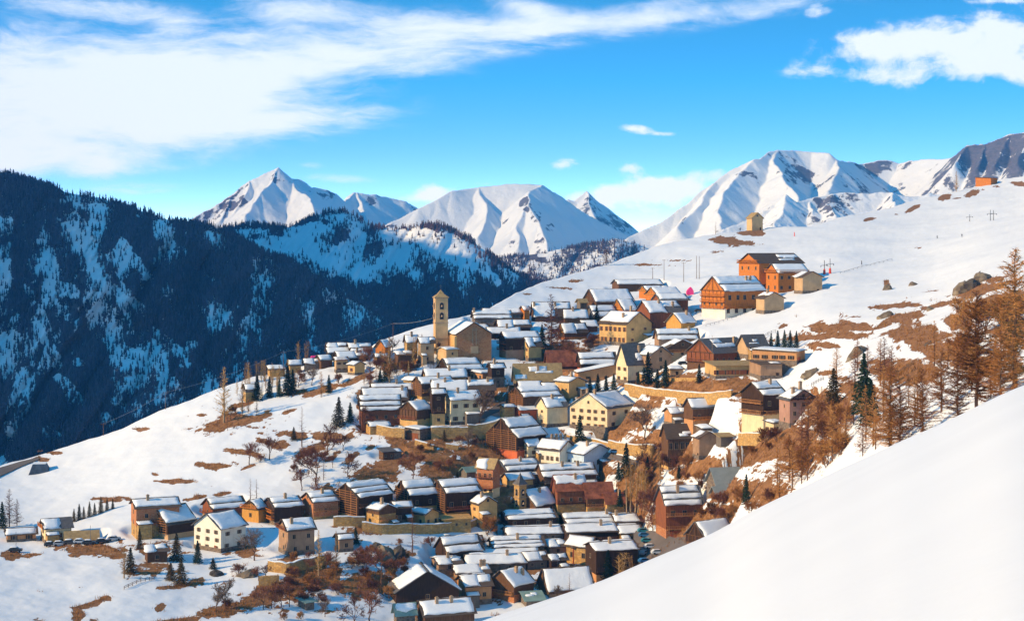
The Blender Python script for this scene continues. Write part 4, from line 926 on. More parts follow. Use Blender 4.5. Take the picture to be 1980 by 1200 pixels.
H('shed', 1018, 1172, 5, 34, 12, 14, 15, 'X', 'stone_g', None, 1, 'r_green', 4, None, None, '', 'shed with striped green iron roof at the foot of the big plain snow roof', 'shed')
# --- right lower part
H('chalet', 1288, 1044, 10, 72, 70, 42, 13, 'X', 'brick', 'wood_r', .3, 'r_slate', 3, None, (3, 2, 1.3, 1.6), 'bR2b garR c435', 'big red-brown chalet with three tiers of snow and orange garage, above the car park', 'chalet')
H('barn', 1387, 948, 14, 98, 12, 28, 14, 'X', 'stone_g', None, 1, 'r_tin', 0, None, None, '', 'long barn with bare grey metal roof among the bare orange trees', 'barn')
H('shed', 1386, 962, 6, 28, 8, 12, 18, 'X', 'wood_b', None, 1, 'r_tin', 0, None, None, '', 'small lean shed with ribbed grey metal roof below the long metal-roofed barn', 'shed')
H('chalet', 1366, 1064, 34, 60, 25, 27, 36, 'X', 'wood_b', 'wood_d', .4, 'r_slate', 1, (1, 1), (2, 1), 'truss', 'dark chalet half hidden behind the white foreground crest', 'chalet')
H('village_house', 1292, 908, 9, 56, 62, 24, 12, 'X', 'yellow', 'wood_b', .1, 'r_brown', 4, None, (5, 2, 1.2, 2.2), 'bR1d bL1d', 'glass-fronted timber frame house with brown snow-striped roof')
H('village_house', 1352, 888, 6, 40, 42, 11, 16, 'Y', 'brown', None, 1, 'r_brown', 6, None, None, 'doorL', 'plain brown gabled annex on the right of the glass-fronted house')
H('village_house', 1340, 822, 14, 48, 34, 17, 24, 'X', 'orange', 'wood_b', .3, 'r_slate', 1, None, (2, 1), 'bR1o', 'brown chalet with smooth pale roof in the middle of the snowy bank')
H('village_house', 1299, 822, 6, 34, 24, 9, 20, 'X', 'orange', None, 1, 'r_slate', 1, None, (2, 1, .9, 1.1), '', 'low orange wing with snow roof left of the smooth-roofed brown chalet')
H('village_house', 1381, 708, 46, 76, 26, 25, 38, 'X', 'wood_b', 'wood_r', .2, 'r_slate', 4, None, (6, 1, .8, .9), 'truss bL1r c835', 'large hall with red timber gable and bare grey roof, above the brown bank')
H('hall', 1384, 732, 5, 86, 25, 3, 8, 'M', 'yellow', None, 1, 'r_tan', 0, None, (9, 1, 1.6, 1.5), '', 'long yellow annex with a row of broad windows in front of the red-gabled hall', 'hall', dep=15)
H('annex', 1471, 732, 3, 42, 28, 2, 8, 'M', 'brown', None, 1, 'r_brown', 4, None, None, 'doorR', 'brown flat-roofed block at the right end of the yellow window annex', 'outbuilding', dep=14)
H('hall', 1540, 702, 80, 26, 22, 3, 64, 'M', 'orange', None, 1, 'r_slate', 1, (5, 1, 1.0, 1.2), None, 'garR', 'long orange schoolhouse with flat snow roof and small square windows', 'hall')
H('village_house', 1446, 690, 15, 40, 22, 20, 24, 'X', 'beige', None, 1, 'r_slate', 4, None, None, '', 'dark-roofed house with pale gable edge behind the orange schoolhouse')
# --- orange chalets on the snow field
H('chalet', 1402, 614, 38, 86, 52, 27, 32, 'X', 'white', 'wood_o', .34, 'r_slate', 2, (4, 1, .8, 1.2), (5, 2, 1.5, 1.9), 'bL3o bR1o truss c735 c835', 'big bright orange chalet with three balconies, lower one on the snow field', 'chalet')
H('annex', 1478, 606, 11, 40, 30, 11, 18, 'Y', 'beige', None, 1, 'r_brown', 5, None, None, 'c335', 'beige gabled annex at the right of the lower big orange chalet', 'outbuilding')
H('chalet', 1468, 568, 30, 92, 60, 18, 24, 'X', 'wood_o', None, 1, 'r_brown', 4, (3, 3, 1.1, 1.4), (5, 2, 1.2, 1.5), 'bL3o', 'tall orange chalet with patchy snow roof, highest on the snow field', 'chalet')
H('chalet', 1505, 566, 18, 62, 40, 16, 22, 'X', 'wood_o', None, 1, 'r_slate', 1, (2, 2, 1.1, 1.5), (4, 2, 1.2, 1.4), 'bL2o bR1o', 'orange chalet with smooth snow roof, in front of the tallest one', 'chalet')
H('annex', 1552, 568, 10, 40, 33, 10, 16, 'Y', 'beige', None, 1, 'r_brown', 6, None, None, 'doorR', 'beige windowless annex at the right end of the orange chalets', 'outbuilding')
# --- upper village
H('village_house', 1196, 564, 10, 86, 15, 8, 14, 'X', 'wood_b', None, 1, 'r_slate', 1, None, None, 'posts', 'long low pavilion with thin snow roof on posts, topmost of the upper village')
H('chalet', 1252, 577, 14, 46, 15, 9, 24, 'X', 'wood_o', None, 1, 'r_slate', 1, None, None, 'truss', 'small orange chalet gable right below the long pavilion', 'chalet')
H('chalet', 1272, 594, 20, 46, 25, 13, 26, 'X', 'wood_o', None, 1, 'r_slate', 1, (1, 1), None, 'truss', 'orange chalet in the middle of the upper stepped group', 'chalet')
H('chalet', 1278, 616, 12, 54, 36, 11, 14, 'X', 'wood_r', None, 1, 'r_slate', 1, None, (3, 1), '', 'dark-red chalet with heavy rounded snow, right side of the upper stepped group', 'chalet')
H('chalet', 1257, 638, 22, 64, 35, 21, 24, 'X', 'wood_o', 'wood_r', .1, 'r_slate', 1, (1, 2), None, 'bL1o c4359 c825', 'red-orange chalet with tall chimney behind the yellow town house', 'chalet')
H('chalet', 1206, 614, 20, 26, 16, 19, 28, 'X', 'wood_o', None, 1, 'r_slate', 1, None, None, 'truss', 'little orange gable between the grey roofs and the tall-chimney chalet', 'chalet')
H('chalet', 1317, 637, 26, 30, 14, 18, 42, 'X', 'wood_y', None, 1, 'r_slate', 1, None, None, 'c735', 'small yellow-orange gable right of the tall-chimney chalet', 'chalet')
H('village_house', 1153, 604, 23, 74, 22, 22, 24, 'X', 'wood_b', None, 1, 'r_slate', 1, (1, 1), None, 'truss', 'large brown house with broad pale snow roof, left of the orange gables')
H('village_house', 1148, 622, 14, 46, 12, 19, 22, 'X', 'wood_g', None, 1, 'r_slate', 2, None, None, '', 'grey house with two snow slabs just below the broad pale roof')
H('shed', 1122, 606, 5, 13, 22, 6, 22, 'X', 'wood_g', None, 1, 'r_tan', 0, None, None, 'posts', 'slim grey-brown shed at the left edge of the upper village', 'shed')
H('village_house', 1211, 668, 49, 53, 42, 22, 42, 'Y', 'yellow', None, 1, 'r_brown', 1, (6, 2, .8, 1.7), (2, 2, .7, .9), 'c235 c535', 'pale yellow town house with two rows of tall windows and snowy roof')
H('village_house', 1274, 674, 6, 78, 20, 18, 12, 'X', 'brown', None, 1, 'r_brown', 2, None, (2, 1), 'c835', 'pinkish brown house with two broad white slabs, above the arched roof')
H('village_house', 1291, 694, 7, 60, 22, 15, 12, 'Y', 'beige', 'wood_b', .6, 'r_brown', 1, None, (3, 1), 'bR1b attic', 'tan house with white-rimmed low gable, left of the red-gabled hall')
H('village_house', 1214, 742, 20, 42, 38, 38, 28, 'X', 'cream', None, 1, 'r_slate', 4, (2, 2), (1, 1), 'c735', 'cream house with steep bare grey roof and broken snow strips')
H('village_house', 1258, 720, 22, 42, 34, 16, 28, 'Y', 'brown', None, 1, 'r_slate', 1, None, (1, 2, 1.2, 1.5), 'attic', 'orange-brown house with plain gable wall, behind the dark firs')
H('village_house', 1124, 716, 5, 68, 14, 20, 12, 'X', 'redpl', 'wood_d', .3, 'r_brown', 2, None, None, '', 'low house with two bright white bands, left of the steep grey roof')
H('village_house', 1118, 740, 6, 74, 20, 14, 12, 'S', 'orange', None, 1, 'r_brown', 1, None, (2, 1, .8, .9), '', 'orange house with single roof plane rising to the right')
H('village_house', 1100, 768, 26, 33, 30, 8, 40, 'Y', 'yellow', 'yellow', 1, 'r_slate', 1, (3, 1, .7, .7), (1, 1, 1.2, 1.2), 'c435', 'yellow cube house with flat snowy top behind the big cream gable')
H('village_house', 998, 746, 6, 88, 8, 34, 10, 'X', 'stone_g', None, 1, 'r_tan', 4, None, None, 'c535', 'long house with ribbed brownish roof and snow strips below the church')
H('village_house', 1006, 764, 5, 42, 14, 12, 12, 'X', 'stone_g', None, 1, 'r_brown', 1, None, None, '', 'small snow-roofed house under the ribbed brownish roof, left one')
H('village_house', 1052, 764, 4, 34, 14, 10, 12, 'X', 'stone_g', None, 1, 'r_brown', 1, None, (2, 1, .7, .8), '', 'small snow-roofed house under the ribbed brownish roof, right one')
H('hay_barn', 1013, 804, 27, 74, 38, 15, 26, 'X', 'yellow', 'wood_b', .3, 'r_brown', 2, None, (3, 1), 'rack truss', 'brown framed barn with two snow slabs behind the pale grey-roofed house', 'barn')
H('village_house', 1058, 826, 20, 40, 40, 17, 28, 'X', 'cream', None, 1, 'r_slate', 1, (1, 2, .7, .9), None, 'c435', 'house with cream gable and plain brown side, touching the big cream gable')
H('village_house', 1174, 832, 75, 54, 43, 27, 52, 'X', 'cream', None, 1, 'r_slate', 1, (5, 3, .75, 1.2), (2, 2), 'c145 c165 attic doorL', 'big cream house with wide sunlit gable and many windows, in the village centre')
H('hay_barn', 1000, 888, 58, 56, 44, 32, 42, 'X', 'redpl', 'wood_d', .38, 'r_brown', 2, None, None, 'rack truss', 'huge dark racked barn standing on a bright red base', 'barn')
H('village_house', 1021, 888, 17, 24, 27, 12, 32, 'X', 'cream', None, 1, 'r_brown', 1, (2, 1, .6, 1), (1, 1), '', 'small cream gabled house right of the red-based barn')
H('village_house', 1082, 904, 46, 32, 34, 16, 50, 'Y', 'white', None, 1, 'r_brown', 1, (5, 1, .6, 1.4), None, '', 'white house with five slim arched windows and full snow roof')
H('village_house', 1062, 872, 6, 42, 12, 12, 16, 'X', 'beige', None, 1, 'r_brown', 1, None, None, 'c235 c435 c635 c835', 'house with four chimneys poking from snow, behind the white house')
H('village_house', 1129, 912, 33, 60, 34, 17, 36, 'Y', 'shadepl', None, 1, 'r_slate', 1, (3, 1, .8, .9), (1, 1, 1, 1.6), 'c335', 'house with gable tinted blue for shade, right of the white house')
H('village_house', 980, 928, 23, 66, 20, 15, 25, 'X', 'stone_g', 'wood_d', .4, 'r_slate', 2, None, (3, 1), 'c535', 'dark house with two thin snow bands behind the small bell tower')
H('village_house', 1052, 948, 16, 102, 28, 19, 16, 'X', 'stone_g', 'wood_b', .3, 'r_brown', 2, None, (3, 1), 'c435 c735', 'brown boarded house under the long thick snow slab below the white house')
H('village_house', 985, 942, 10, 46, 15, 11, 20, 'X', 'yellow', None, 1, 'r_slate', 1, None, None, '', 'small yellow house with low snow roof just behind the bell tower')
H('village_house', 1078, 985, 6, 54, 38, 27, 13, 'X', 'stone_y', 'wood_r', .25, 'r_rust', 5, None, (3, 1), 'bR1d c735', 'red timber house whose rusty roof keeps snow along the ridge, by the two rusty roofs')
H('village_house', 1136, 988, 6, 50, 27, 26, 15, 'X', 'stone_y', 'wood_b', .3, 'r_rust', 0, None, (2, 1), 'bR1b', 'house with a bare rust-red iron roof beside the tall bare poplars')
H('shed', 1174, 988, 4, 34, 16, 17, 16, 'X', 'stone_y', None, 1, 'r_rust', 0, None, None, 'c835', 'small rusty-roofed lean-to at the right of the bare rust-red roof', 'shed')
H('village_house', 953, 962, 31, 13, 58, 16, 62, 'Y', 'cream', 'brick', .3, 'r_tan', 6, (3, 2), None, 'bL2r', 'tall narrow half-timbered house with red balconies and tan roof')
H('shed', 903, 924, 10, 17, 13, 7, 32, 'X', 'wood_g', None, 1, 'r_green', 0, None, None, '', 'small grey shed with dull green roof left of the half-timbered house', 'shed')
H('cabin', 741, 889, 10, 20, 16, 4, 28, 'M', 'wood_b', None, 1, 'r_slate', 0, (2, 1, .7, .8), (2, 1, .6, .8), '', 'lonely dark cabin with flat roof on the grassy slope', 'cabin')
# --- centre left
H('chalet', 699, 822, 8, 74, 31, 26, 13, 'X', 'wood_r', None, 1, 'r_brown', 3, None, (4, 1), 'bL1b', 'long red timber barn-house with stepped snow slabs on the left flank', 'chalet')
H('village_house', 704, 784, 7, 82, 12, 22, 12, 'X', 'stone_g', 'wood_d', .3, 'r_brown', 1, None, None, 'c935', 'snow-roofed house right behind the long red timber one')
H('village_house', 722, 766, 5, 76, 13, 11, 12, 'X', 'stone_g', None, 1, 'r_brown', 1, None, None, 'c635', 'narrow snow roof, second behind the long red timber house')
H('chalet', 807, 826, 36, 26, 34, 15, 50, 'X', 'yellow', 'wood_b', .45, 'r_slate', 1, (1, 1), (1, 1), 'bL1r truss', 'gabled chalet with red balcony and blue-grey roof, right of the long red timber house', 'chalet')
H('cabin', 716, 840, 8, 36, 17, 6, 18, 'X', 'stone_y', None, 1, 'r_slate', 1, None, None, '', 'low yellow stone hut in front of the long red timber house', 'cabin')
H('shed', 812, 852, 30, 20, 22, 2, 54, 'M', 'stone_g', None, 1, 'r_slate', 1, None, None, 'gar', 'square garage with red doors and snow on its flat roof', 'garage')
H('village_house', 872, 822, 14, 56, 50, 15, 22, 'X', 'cream', None, 1, 'r_brown', 1, (1, 2, .8, 1.3), (3, 2, .9, 1.4), 'c335', 'orange-sided house with cream left gable under the church')
H('village_house', 836, 822, 5, 24, 63, 8, 15, 'X', 'yellow', 'wood_d', .35, 'r_brown', 1, None, (1, 3, 1, 1.1), 'c535', 'tall narrow black-boarded house on yellow base beside the orange-sided house')
H('village_house', 838, 778, 6, 118, 24, 19, 10, 'X', 'stone_g', 'wood_d', .3, 'r_brown', 1, None, (3, 1), 'c235 c635 c935', 'wide snow-covered house with chimneys, directly above the orange-sided house')
H('hay_barn', 816, 772, 20, 60, 30, 12, 24, 'X', 'stone_y', 'wood_b', .2, 'r_brown', 1, None, None, 'rack c635', 'brown racked barn left of the wide snow-covered house', 'barn')
H('village_house', 825, 744, 9, 76, 15, 15, 14, 'X', 'yellow', None, 1, 'r_brown', 1, None, None, 'c635', 'smooth rounded snow roof in the row under the church')
H('village_house', 801, 747, 22, 12, 13, 6, 56, 'Y', 'yellow', None, 1, 'r_brown', 1, None, None, '', 'tiny yellow cottage with tilted snow roof left of the rounded snow roof')
H('hay_barn', 868, 728, 24, 64, 14, 19, 24, 'X', 'wood_d', None, 1, 'r_brown', 2, None, None, 'truss', 'dark-gabled barn with bluish snow right at the foot of the church', 'barn')
H('village_house', 933, 736, 24, 28, 14, 3, 42, 'M', 'yellow', 'orange', .2, 'r_slate', 1, (3, 1), (1, 1, 1.6, .8), '', 'low flat-topped house with orange shutters right below the church front')
H('village_house', 951, 748, 8, 24, 38, 8, 22, 'X', 'stone_g', 'wood_d', .5, 'r_brown', 1, None, (1, 2), 'c335', 'dark house in deep shade at the right foot of the church')
H('village_house', 813, 704, 6, 26, 42, 10, 16, 'X', 'beige', None, 1, 'r_brown', 1, None, (1, 2), '', 'tan house with snow roof just left of the church tower')
H('village_house', 787, 692, 4, 20, 32, 12, 18, 'X', 'stone_y', None, 1, 'r_brown', 1, None, (1, 1), 'c535', 'narrow stone house, second to the left of the church tower')
H('village_house', 770, 714, 4, 30, 28, 4, 16, 'M', 'wood_b', None, 1, 'r_brown', 1, None, None, 'bR1b', 'flat snow-roofed brown house with open porch left of the church')
# --- hamlet on the left shoulder
H('village_house', 635, 680, 4, 36, 9, 8, 14, 'X', 'stone_g', None, 1, 'r_brown', 1, None, None, '', 'top left snow roof of the hamlet on the left shoulder')
H('village_house', 677, 682, 6, 38, 9, 9, 16, 'X', 'wood_d', None, 1, 'r_brown', 1, None, None, 'c335', 'top right snow roof of the hamlet on the left shoulder')
H('village_house', 634, 691, 4, 42, 10, 8, 12, 'X', 'wood_d', None, 1, 'r_brown', 1, None, None, '', 'second snow roof down at the left of the shoulder hamlet')
H('village_house', 681, 691, 4, 30, 10, 8, 12, 'X', 'wood_d', None, 1, 'r_brown', 1, None, None, '', 'second snow roof down at the right of the shoulder hamlet')
H('village_house', 654, 706, 12, 54, 15, 11, 22, 'X', 'stone_y', 'wood_d', .3, 'r_brown', 1, None, (2, 1), 'c735', 'widest roof of the shoulder hamlet with dark left gable')
H('chalet', 745, 694, 20, 9, 24, 13, 62, 'X', 'wood_o', None, 1, 'r_brown', 1, (1, 1), None, '', 'bright orange gable between the shoulder hamlet and the church', 'chalet')
H('village_house', 686, 725, 15, 18, 20, 6, 40, 'Y', 'yellow', None, 1, 'r_slate', 1, (1, 1), None, '', 'small yellow square house at the right end of the shoulder hamlet')
H('village_house', 650, 720, 5, 22, 24, 4, 16, 'M', 'beige', None, 1, 'r_brown', 1, None, (2, 2, .8, .9), 'bR1r', 'tan house with red balcony under the widest roof of the hamlet')
H('village_house', 621, 710, 14, 20, 14, 9, 34, 'X', 'wood_b', None, 1, 'r_brown', 1, None, None, '', 'dark pointed house in the middle of the shoulder hamlet')
H('village_house', 591, 714, 5, 26, 13, 8, 16, 'X', 'stone_g', None, 1, 'r_brown', 1, None, None, '', 'low snow-roofed house beside the red awning')
H('village_house', 561, 720, 5, 20, 15, 9, 22, 'X', 'stone_y', None, 1, 'r_brown', 1, None, None, '', 'pale snow-roofed house at the left end of the shoulder hamlet')
H('shed', 522, 728, 4, 28, 13, 5, 16, 'M', 'stone_y', None, 1, 'r_brown', 1, None, None, '', 'low shed with snow strip among the golden bare trees', 'shed')
H('cabin', 475, 776, 6, 22, 25, 8, 24, 'X', 'stone_y', 'wood_g', .7, 'r_brown', 1, (1, 1, .6, .7), None, '', 'lone small cabin with snow roof at the left beside dark firs', 'cabin')
# --- above the church
H('village_house', 936, 614, 5, 72, 8, 9, 9, 'X', 'stone_g', None, 1, 'r_brown', 1, None, None, '', 'highest long snow roof above the church')
H('village_house', 918, 626, 6, 70, 12, 13, 10, 'X', 'stone_g', None, 1, 'r_brown', 2, None, None, 'c035', 'second long roof above the church, grey front')
H('village_house', 966, 640, 9, 60, 8, 13, 14, 'X', 'wood_d', None, 1, 'r_brown', 1, None, None, '', 'dark little-gabled house third above the church to the right')
H('village_house', 946, 654, 5, 60, 10, 11, 12, 'X', 'wood_d', None, 1, 'r_brown', 1, None, None, 'c635', 'snow-roofed house just right of the church ridge')
H('village_house', 979, 692, 14, 64, 38, 12, 22, 'X', 'brown', 'wood_d', .4, 'r_brown', 1, None, (3, 1), 'bL2r', 'dark tall house with red balconies to the right of the church')
H('village_house', 1022, 698, 12, 25, 30, 16, 25, 'X', 'yellow', None, 1, 'r_brown', 1, (2, 2, .5, 1.1), None, '', 'slim yellow gabled house two doors right of the church')
H('village_house', 1035, 622, 7, 68, 12, 26, 10, 'X', 'wood_b', None, 1, 'r_brown', 1, None, None, 'c035 c635', 'big white roof merging with the snow, behind the bare maroon larch')
H('chalet', 1014, 622, 6, 10, 24, 6, 28, 'X', 'wood_o', None, 1, 'r_brown', 1, None, None, 'bR1o', 'slim orange tower-like chalet left of the big white merging roof', 'chalet')
H('village_house', 1092, 626, 5, 44, 12, 17, 12, 'X', 'wood_b', None, 1, 'r_brown', 1, None, None, 'c435', 'white roof right of the big merging roof')
H('village_house', 1092, 656, 10, 44, 14, 17, 24, 'X', 'wood_o', 'wood_b', .3, 'r_brown', 1, (1, 1), None, 'truss', 'orange-gabled house hidden behind the bare maroon larch')
H('village_house', 1130, 642, 5, 26, 12, 10, 16, 'X', 'wood_b', None, 1, 'r_brown', 1, None, None, '', 'small snow roof left of the pale yellow town house')
H('barn', 1062, 714, 7, 60, 8, 28, 14, 'X', 'wood_b', None, 1, 'r_rust', 0, None, None, '', 'old barn with bare maroon plank roof under the maroon larch', 'barn')
# --- right
H('chalet', 1476, 834, 35, 48, 72, 21, 35, 'X', 'cream', 'wood_d', .46, 'r_brown', 2, (2, 1, .8, 1.1), (2, 2, 1.1, 1.5), 'bL2b bR1b c6359', 'dark timber chalet on cream base with tall chimney, joined to the pink house', 'chalet')
H('village_house', 1527, 826, 13, 56, 54, 18, 16, 'Y', 'pink', None, 1, 'r_slate', 1, (1, 2, .6, 1), (3, 3, .9, 1.2), 'c535 c225 attic bR1d', 'pink house with tall plain gable at the right end of the village')
H('annex', 1496, 840, 13, 22, 22, 3, 36, 'M', 'cream', None, 1, 'r_brown', 1, (2, 1, .6, .9), (1, 1), '', 'cream porch building at the foot of the pink house', 'outbuilding')
H('chapel', 1454, 446, 7, 22, 25, 10, 18, 'Y', 'towerst', None, 1, 'r_tan', 0, None, None, 'doorR attic', 'tiny lone chapel on the snowy shoulder above the village', 'chapel', None)
H('mountain_hut', 1916, 356, 24, 19, 12, 2, 50, 'M', 'wood_o', None, 1, 'r_brown', 0, None, None, '', 'orange plank hut with flat roof high on the snow field at upper right', 'hut', None)

H('village_house', 1108, 1084, 5, 24, 26, 6, 14, 'X', 'redpl', None, 1, 'r_brown', 1, None, (2, 1), '', 'small dark-red house squeezed left of the arched-window house')
H('village_house', 1066, 1102, 6, 30, 20, 10, 24, 'X', 'wood_d', None, 1, 'r_brown', 1, None, (1, 1), '', 'small black house in the shade between the lower rows and the arched window')
H('shed', 1296, 728, 4, 26, 14, 3, 12, 'M', 'beige', None, 1, 'r_brown', 1, None, (1, 1), '', 'beige kiosk with thick flat snow between the firs and the red-gabled hall', 'shed')
H('cabin', 975, 808, 8, 20, 22, 4, 26, 'X', 'stone_y', None, 1, 'r_brown', 1, (1, 1, .6, .7), None, '', 'narrow yellow stone hut above the huge red-based barn', 'cabin')
H('village_house', 1006, 812, 6, 34, 20, 6, 20, 'X', 'redpl', None, 1, 'r_brown', 1, None, (1, 1), '', 'bright red-orange wall house behind the huge dark barn')
H('shed', 1394, 864, 4, 24, 20, 3, 16, 'M', 'wood_g', None, 1, 'r_tan', 0, None, None, '', 'grey shed right of the plain brown gabled annex', 'shed')
H('village_house', 1158, 1046, 5, 36, 12, 8, 12, 'X', 'wood_b', None, 1, 'r_brown', 1, None, None, '', 'low brown house wedged above the tall dark-fronted house')
H('shed', 760, 884, 5, 16, 10, 3, 20, 'M', 'stone_g', None, 1, 'r_brown', 1, None, None, '', 'half-buried stone shed right of the lonely dark cabin', 'shed')
H('village_house', 728, 706, 6, 20, 16, 6, 22, 'X', 'wood_b', None, 1, 'r_brown', 1, (1, 1, .7, .8), None, '', 'brown house below the bright orange gable, behind the golden larch')
H('shed', 1356, 840, 6, 22, 12, 4, 20, 'M', 'stone_g', None, 1, 'r_brown', 1, None, None, '', 'low stone shed on the snow under the smooth-roofed brown chalet', 'shed')
# ================================================================ CHURCH, TOWER, CHAPEL DETAILS
def lancet(parent, w, h, loc, face, name='belfry_opening', mat_='glass'):
    """a dark round-headed opening, set 3 cm proud of the wall"""
    mb = MB(); pts = [(-w / 2, 0), (w / 2, 0)] + [(w / 2 * math.cos(a), h - w / 2 + w / 2 * math.sin(a)) for a in np.linspace(0, math.pi, 9)]
    if face == 'R': mb.prism([(p[0], p[1]) for p in pts], 'y', -.05, .02)
    else: mb.prism([(p[0], p[1]) for p in pts], 'x', -.05, .02)
    o = mb.obj(name, M[mat_], parent); o.location = loc; return o
def bell_tower(px, py, wl, wr, htop, spire, th, label, mat_, levels, cornice, snowy=False, lean=1.0, cat='bell tower'):
    D = float(depth(px, py)); s = F / D; a = math.radians(th); K = P3(px, py, D)
    Lx = wr / (s * math.cos(a)); Ly = wl / (s * math.sin(a)); Hh = htop / s; R = spire / s
    root = empty('bell_tower', K, a); tag(root, label, cat)
    FOOT.append((K, a, Lx, Ly))
    w = MB(); w.box(0, Lx, 0, Ly, -4, Hh); w.obj('wall', M[mat_], root)
    for z in cornice:
        c = MB(); c.box(-.22, Lx + .22, -.22, Ly + .22, Hh * z - .22, Hh * z + .1); c.obj('cornice', M['chim'], root)
    c = MB(); c.box(-.35, Lx + .35, -.35, Ly + .35, Hh - .05, Hh + .25); c.obj('cornice', M['chim'], root)
    r = MB(); cx, cy = Lx / 2, Ly / 2; o = .45; z = Hh + .25
    b = [(-o, -o, z), (Lx + o, -o, z), (Lx + o, Ly + o, z), (-o, Ly + o, z)]; q = .62
    m_ = [(cx + (x - cx) * .42, cy + (y - cy) * .42, z + R * .42) for x, y, _ in b]
    r.add(b + m_ + [(cx, cy, z + R)], [(0, 1, 5, 4), (1, 2, 6, 5), (2, 3, 7, 6), (3, 0, 4, 7), (4, 5, 8), (5, 6, 8), (6, 7, 8), (7, 4, 8), (0, 3, 2, 1)])
    sp = r.obj('spire', M['r_tan' if not snowy else 'r_slate'], root)
    cr = MB(); cr.bar((cx, cy, z + R - .2), (cx, cy, z + R + 1.9), .07); cr.bar((cx - .5, cy, z + R + 1.3), (cx + .5, cy, z + R + 1.3), .06); cr.obj('cross', M['metal'], sp)
    for (z0, h_) in levels:
        for face in 'RL':
            L = Lx if face == 'R' else Ly; loc = (cx, -.005, Hh * z0) if face == 'R' else (-.005, cy, Hh * z0)
            ww = min(1.5, L * .4)
            fr = lancet(root, ww + .5, h_ + .45, (loc[0], loc[1] + (.02 if face == 'R' else 0), loc[2] - .2), face, 'opening_surround', 'chim')
            op = lancet(root, ww, h_, (loc[0] - (.0 if face == 'R' else .03), loc[1] - (.03 if face == 'R' else 0), loc[2]), face)
            bl = MB(); pr = [(.08, .9), (.2, .85), (.26, .5), (.33, .25), (.45, .05)]
            n = 8; vs = []; fs = []
            for k_, (rr, zz) in enumerate(pr): vs += [(rr * math.cos(6.283 * i / n), rr * math.sin(6.283 * i / n), zz * .9) for i in range(n)]
            for k_ in range(4): fs += [(k_ * n + i, k_ * n + (i + 1) % n, k_ * n + n + (i + 1) % n, k_ * n + n + i) for i in range(n)]
            bl.add(vs, fs); bb = bl.obj('bell', M['chim'], op); bb.location = (0, -.35, h_ * .35) if face == 'R' else (-.35, 0, h_ * .35)
    return root
bell_tower(842, 684, 5, 24, 108, 15, 14, 'tall square church tower with two stacked arched openings and stubby spire, left of the church', 'towerst', [(.80, 2.7), (.62, 2.7)], [.56, .28])
bell_tower(1004, 986, 10, 14, 48, 22, 36, 'small stone bell tower with steep pointed grey spire, among the lower snow roofs', 'stone_y', [(.58, 2.2), (.14, 2.2)], [.5], True)

def build_church():
    px, py = 883, 698; D = float(depth(px, py)); s = F / D; th = math.radians(16); K = P3(px, py, D)
    Lx = 67 / (s * math.cos(th)); Ly = 26 / (s * math.sin(th)); Hh = 52 / s; R = 22 / s
    root = empty('church', K, th); tag(root, 'big brown stone church with bare gable front and pale square panel', 'church'); FOOT.append((K, th, Lx, Ly))
    w = MB(); w.prism([(0, -5), (Lx, -5), (Lx, Hh), (Lx / 2, Hh + R - .15), (0, Hh)], 'y', 0, Ly); w.obj('wall', M['church'], root)
    t = MB(); t.box(-.18, -.01, 0, Ly, -5, Hh - .3); t.obj('side_wall', M['yellow'], root)  # slab and buttresses carry the sunlit yellow of this flank in their colour
    b = MB(); b.box(-.9, -.18, 0, 1.1, -5, Hh * .92); b.obj('buttress', M['yellow'], root); b = MB(); b.box(-.9, -.18, Ly * .5, Ly * .5 + 1.1, -5, Hh * .92); b.obj('buttress', M['yellow'], root)
    r = MB(); sn = MB(); half = Lx / 2; pl = math.hypot(half, R); c, q = half / pl, R / pl
    for k, (O, U, V_) in enumerate([(Vector((-.8 * c, Ly + .6, Hh - .8 * q)), Vector((0, -1, 0)), Vector((c, 0, q))), (Vector((Lx + .8 * c, -.6, Hh - .8 * q)), Vector((0, 1, 0)), Vector((-c, 0, q)))]):
        N = U.cross(V_).normalized(); lu, lv = Ly + 1.2, pl + .8; e = O + V_ * lv
        r.add([O, O + U * lu, e + U * lu, e, O + N * .3, O + U * lu + N * .3, e + U * lu + N * .3, e + N * .3], [(0, 3, 2, 1), (4, 5, 6, 7), (0, 1, 5, 4), (1, 2, 6, 5), (2, 3, 7, 6), (3, 0, 4, 7)])
        snow_sheet(sn, O + N * .3 + U * .2 + V_ * .25, U, V_, N, lu - .5, lv - .25, .4, 70 + k, rag=.4)
    ro = r.obj('roof', M['r_brown'], root); sn.obj('snow_cover', M['snow'], ro, True)
    p = MB(); p.box(Lx * .40, Lx * .62, -.06, 0, Hh * .28, Hh * .28 + 2.9); p.obj('panel', M['beige'], root)
    f = MB(); f.box(Lx * .45, Lx * .47, -.1, 0, Hh * .6, Hh * 1.18); f.box(Lx * .55, Lx * .57, -.1, 0, Hh * .6, Hh * 1.18)
    for a_ in np.linspace(.3, 2.84, 9): f.bar((Lx * .51, -.05, Hh * 1.12), (Lx * .51 + 1.5 * math.cos(a_), -.05, Hh * 1.12 + 1.5 * math.sin(a_)), .06)
    f.obj('facade_relief', M['chim'], root)
    an = MB()
    return root
build_church()
H('annex', 863, 706, 20, 22, 30, 4, 40, 'X', 'towerst', None, 1, 'r_tan', 1, None, (1, 2, .8, .9), '', 'small sacristy leaning against the foot of the church tower', 'outbuilding', None)

build_hillside()

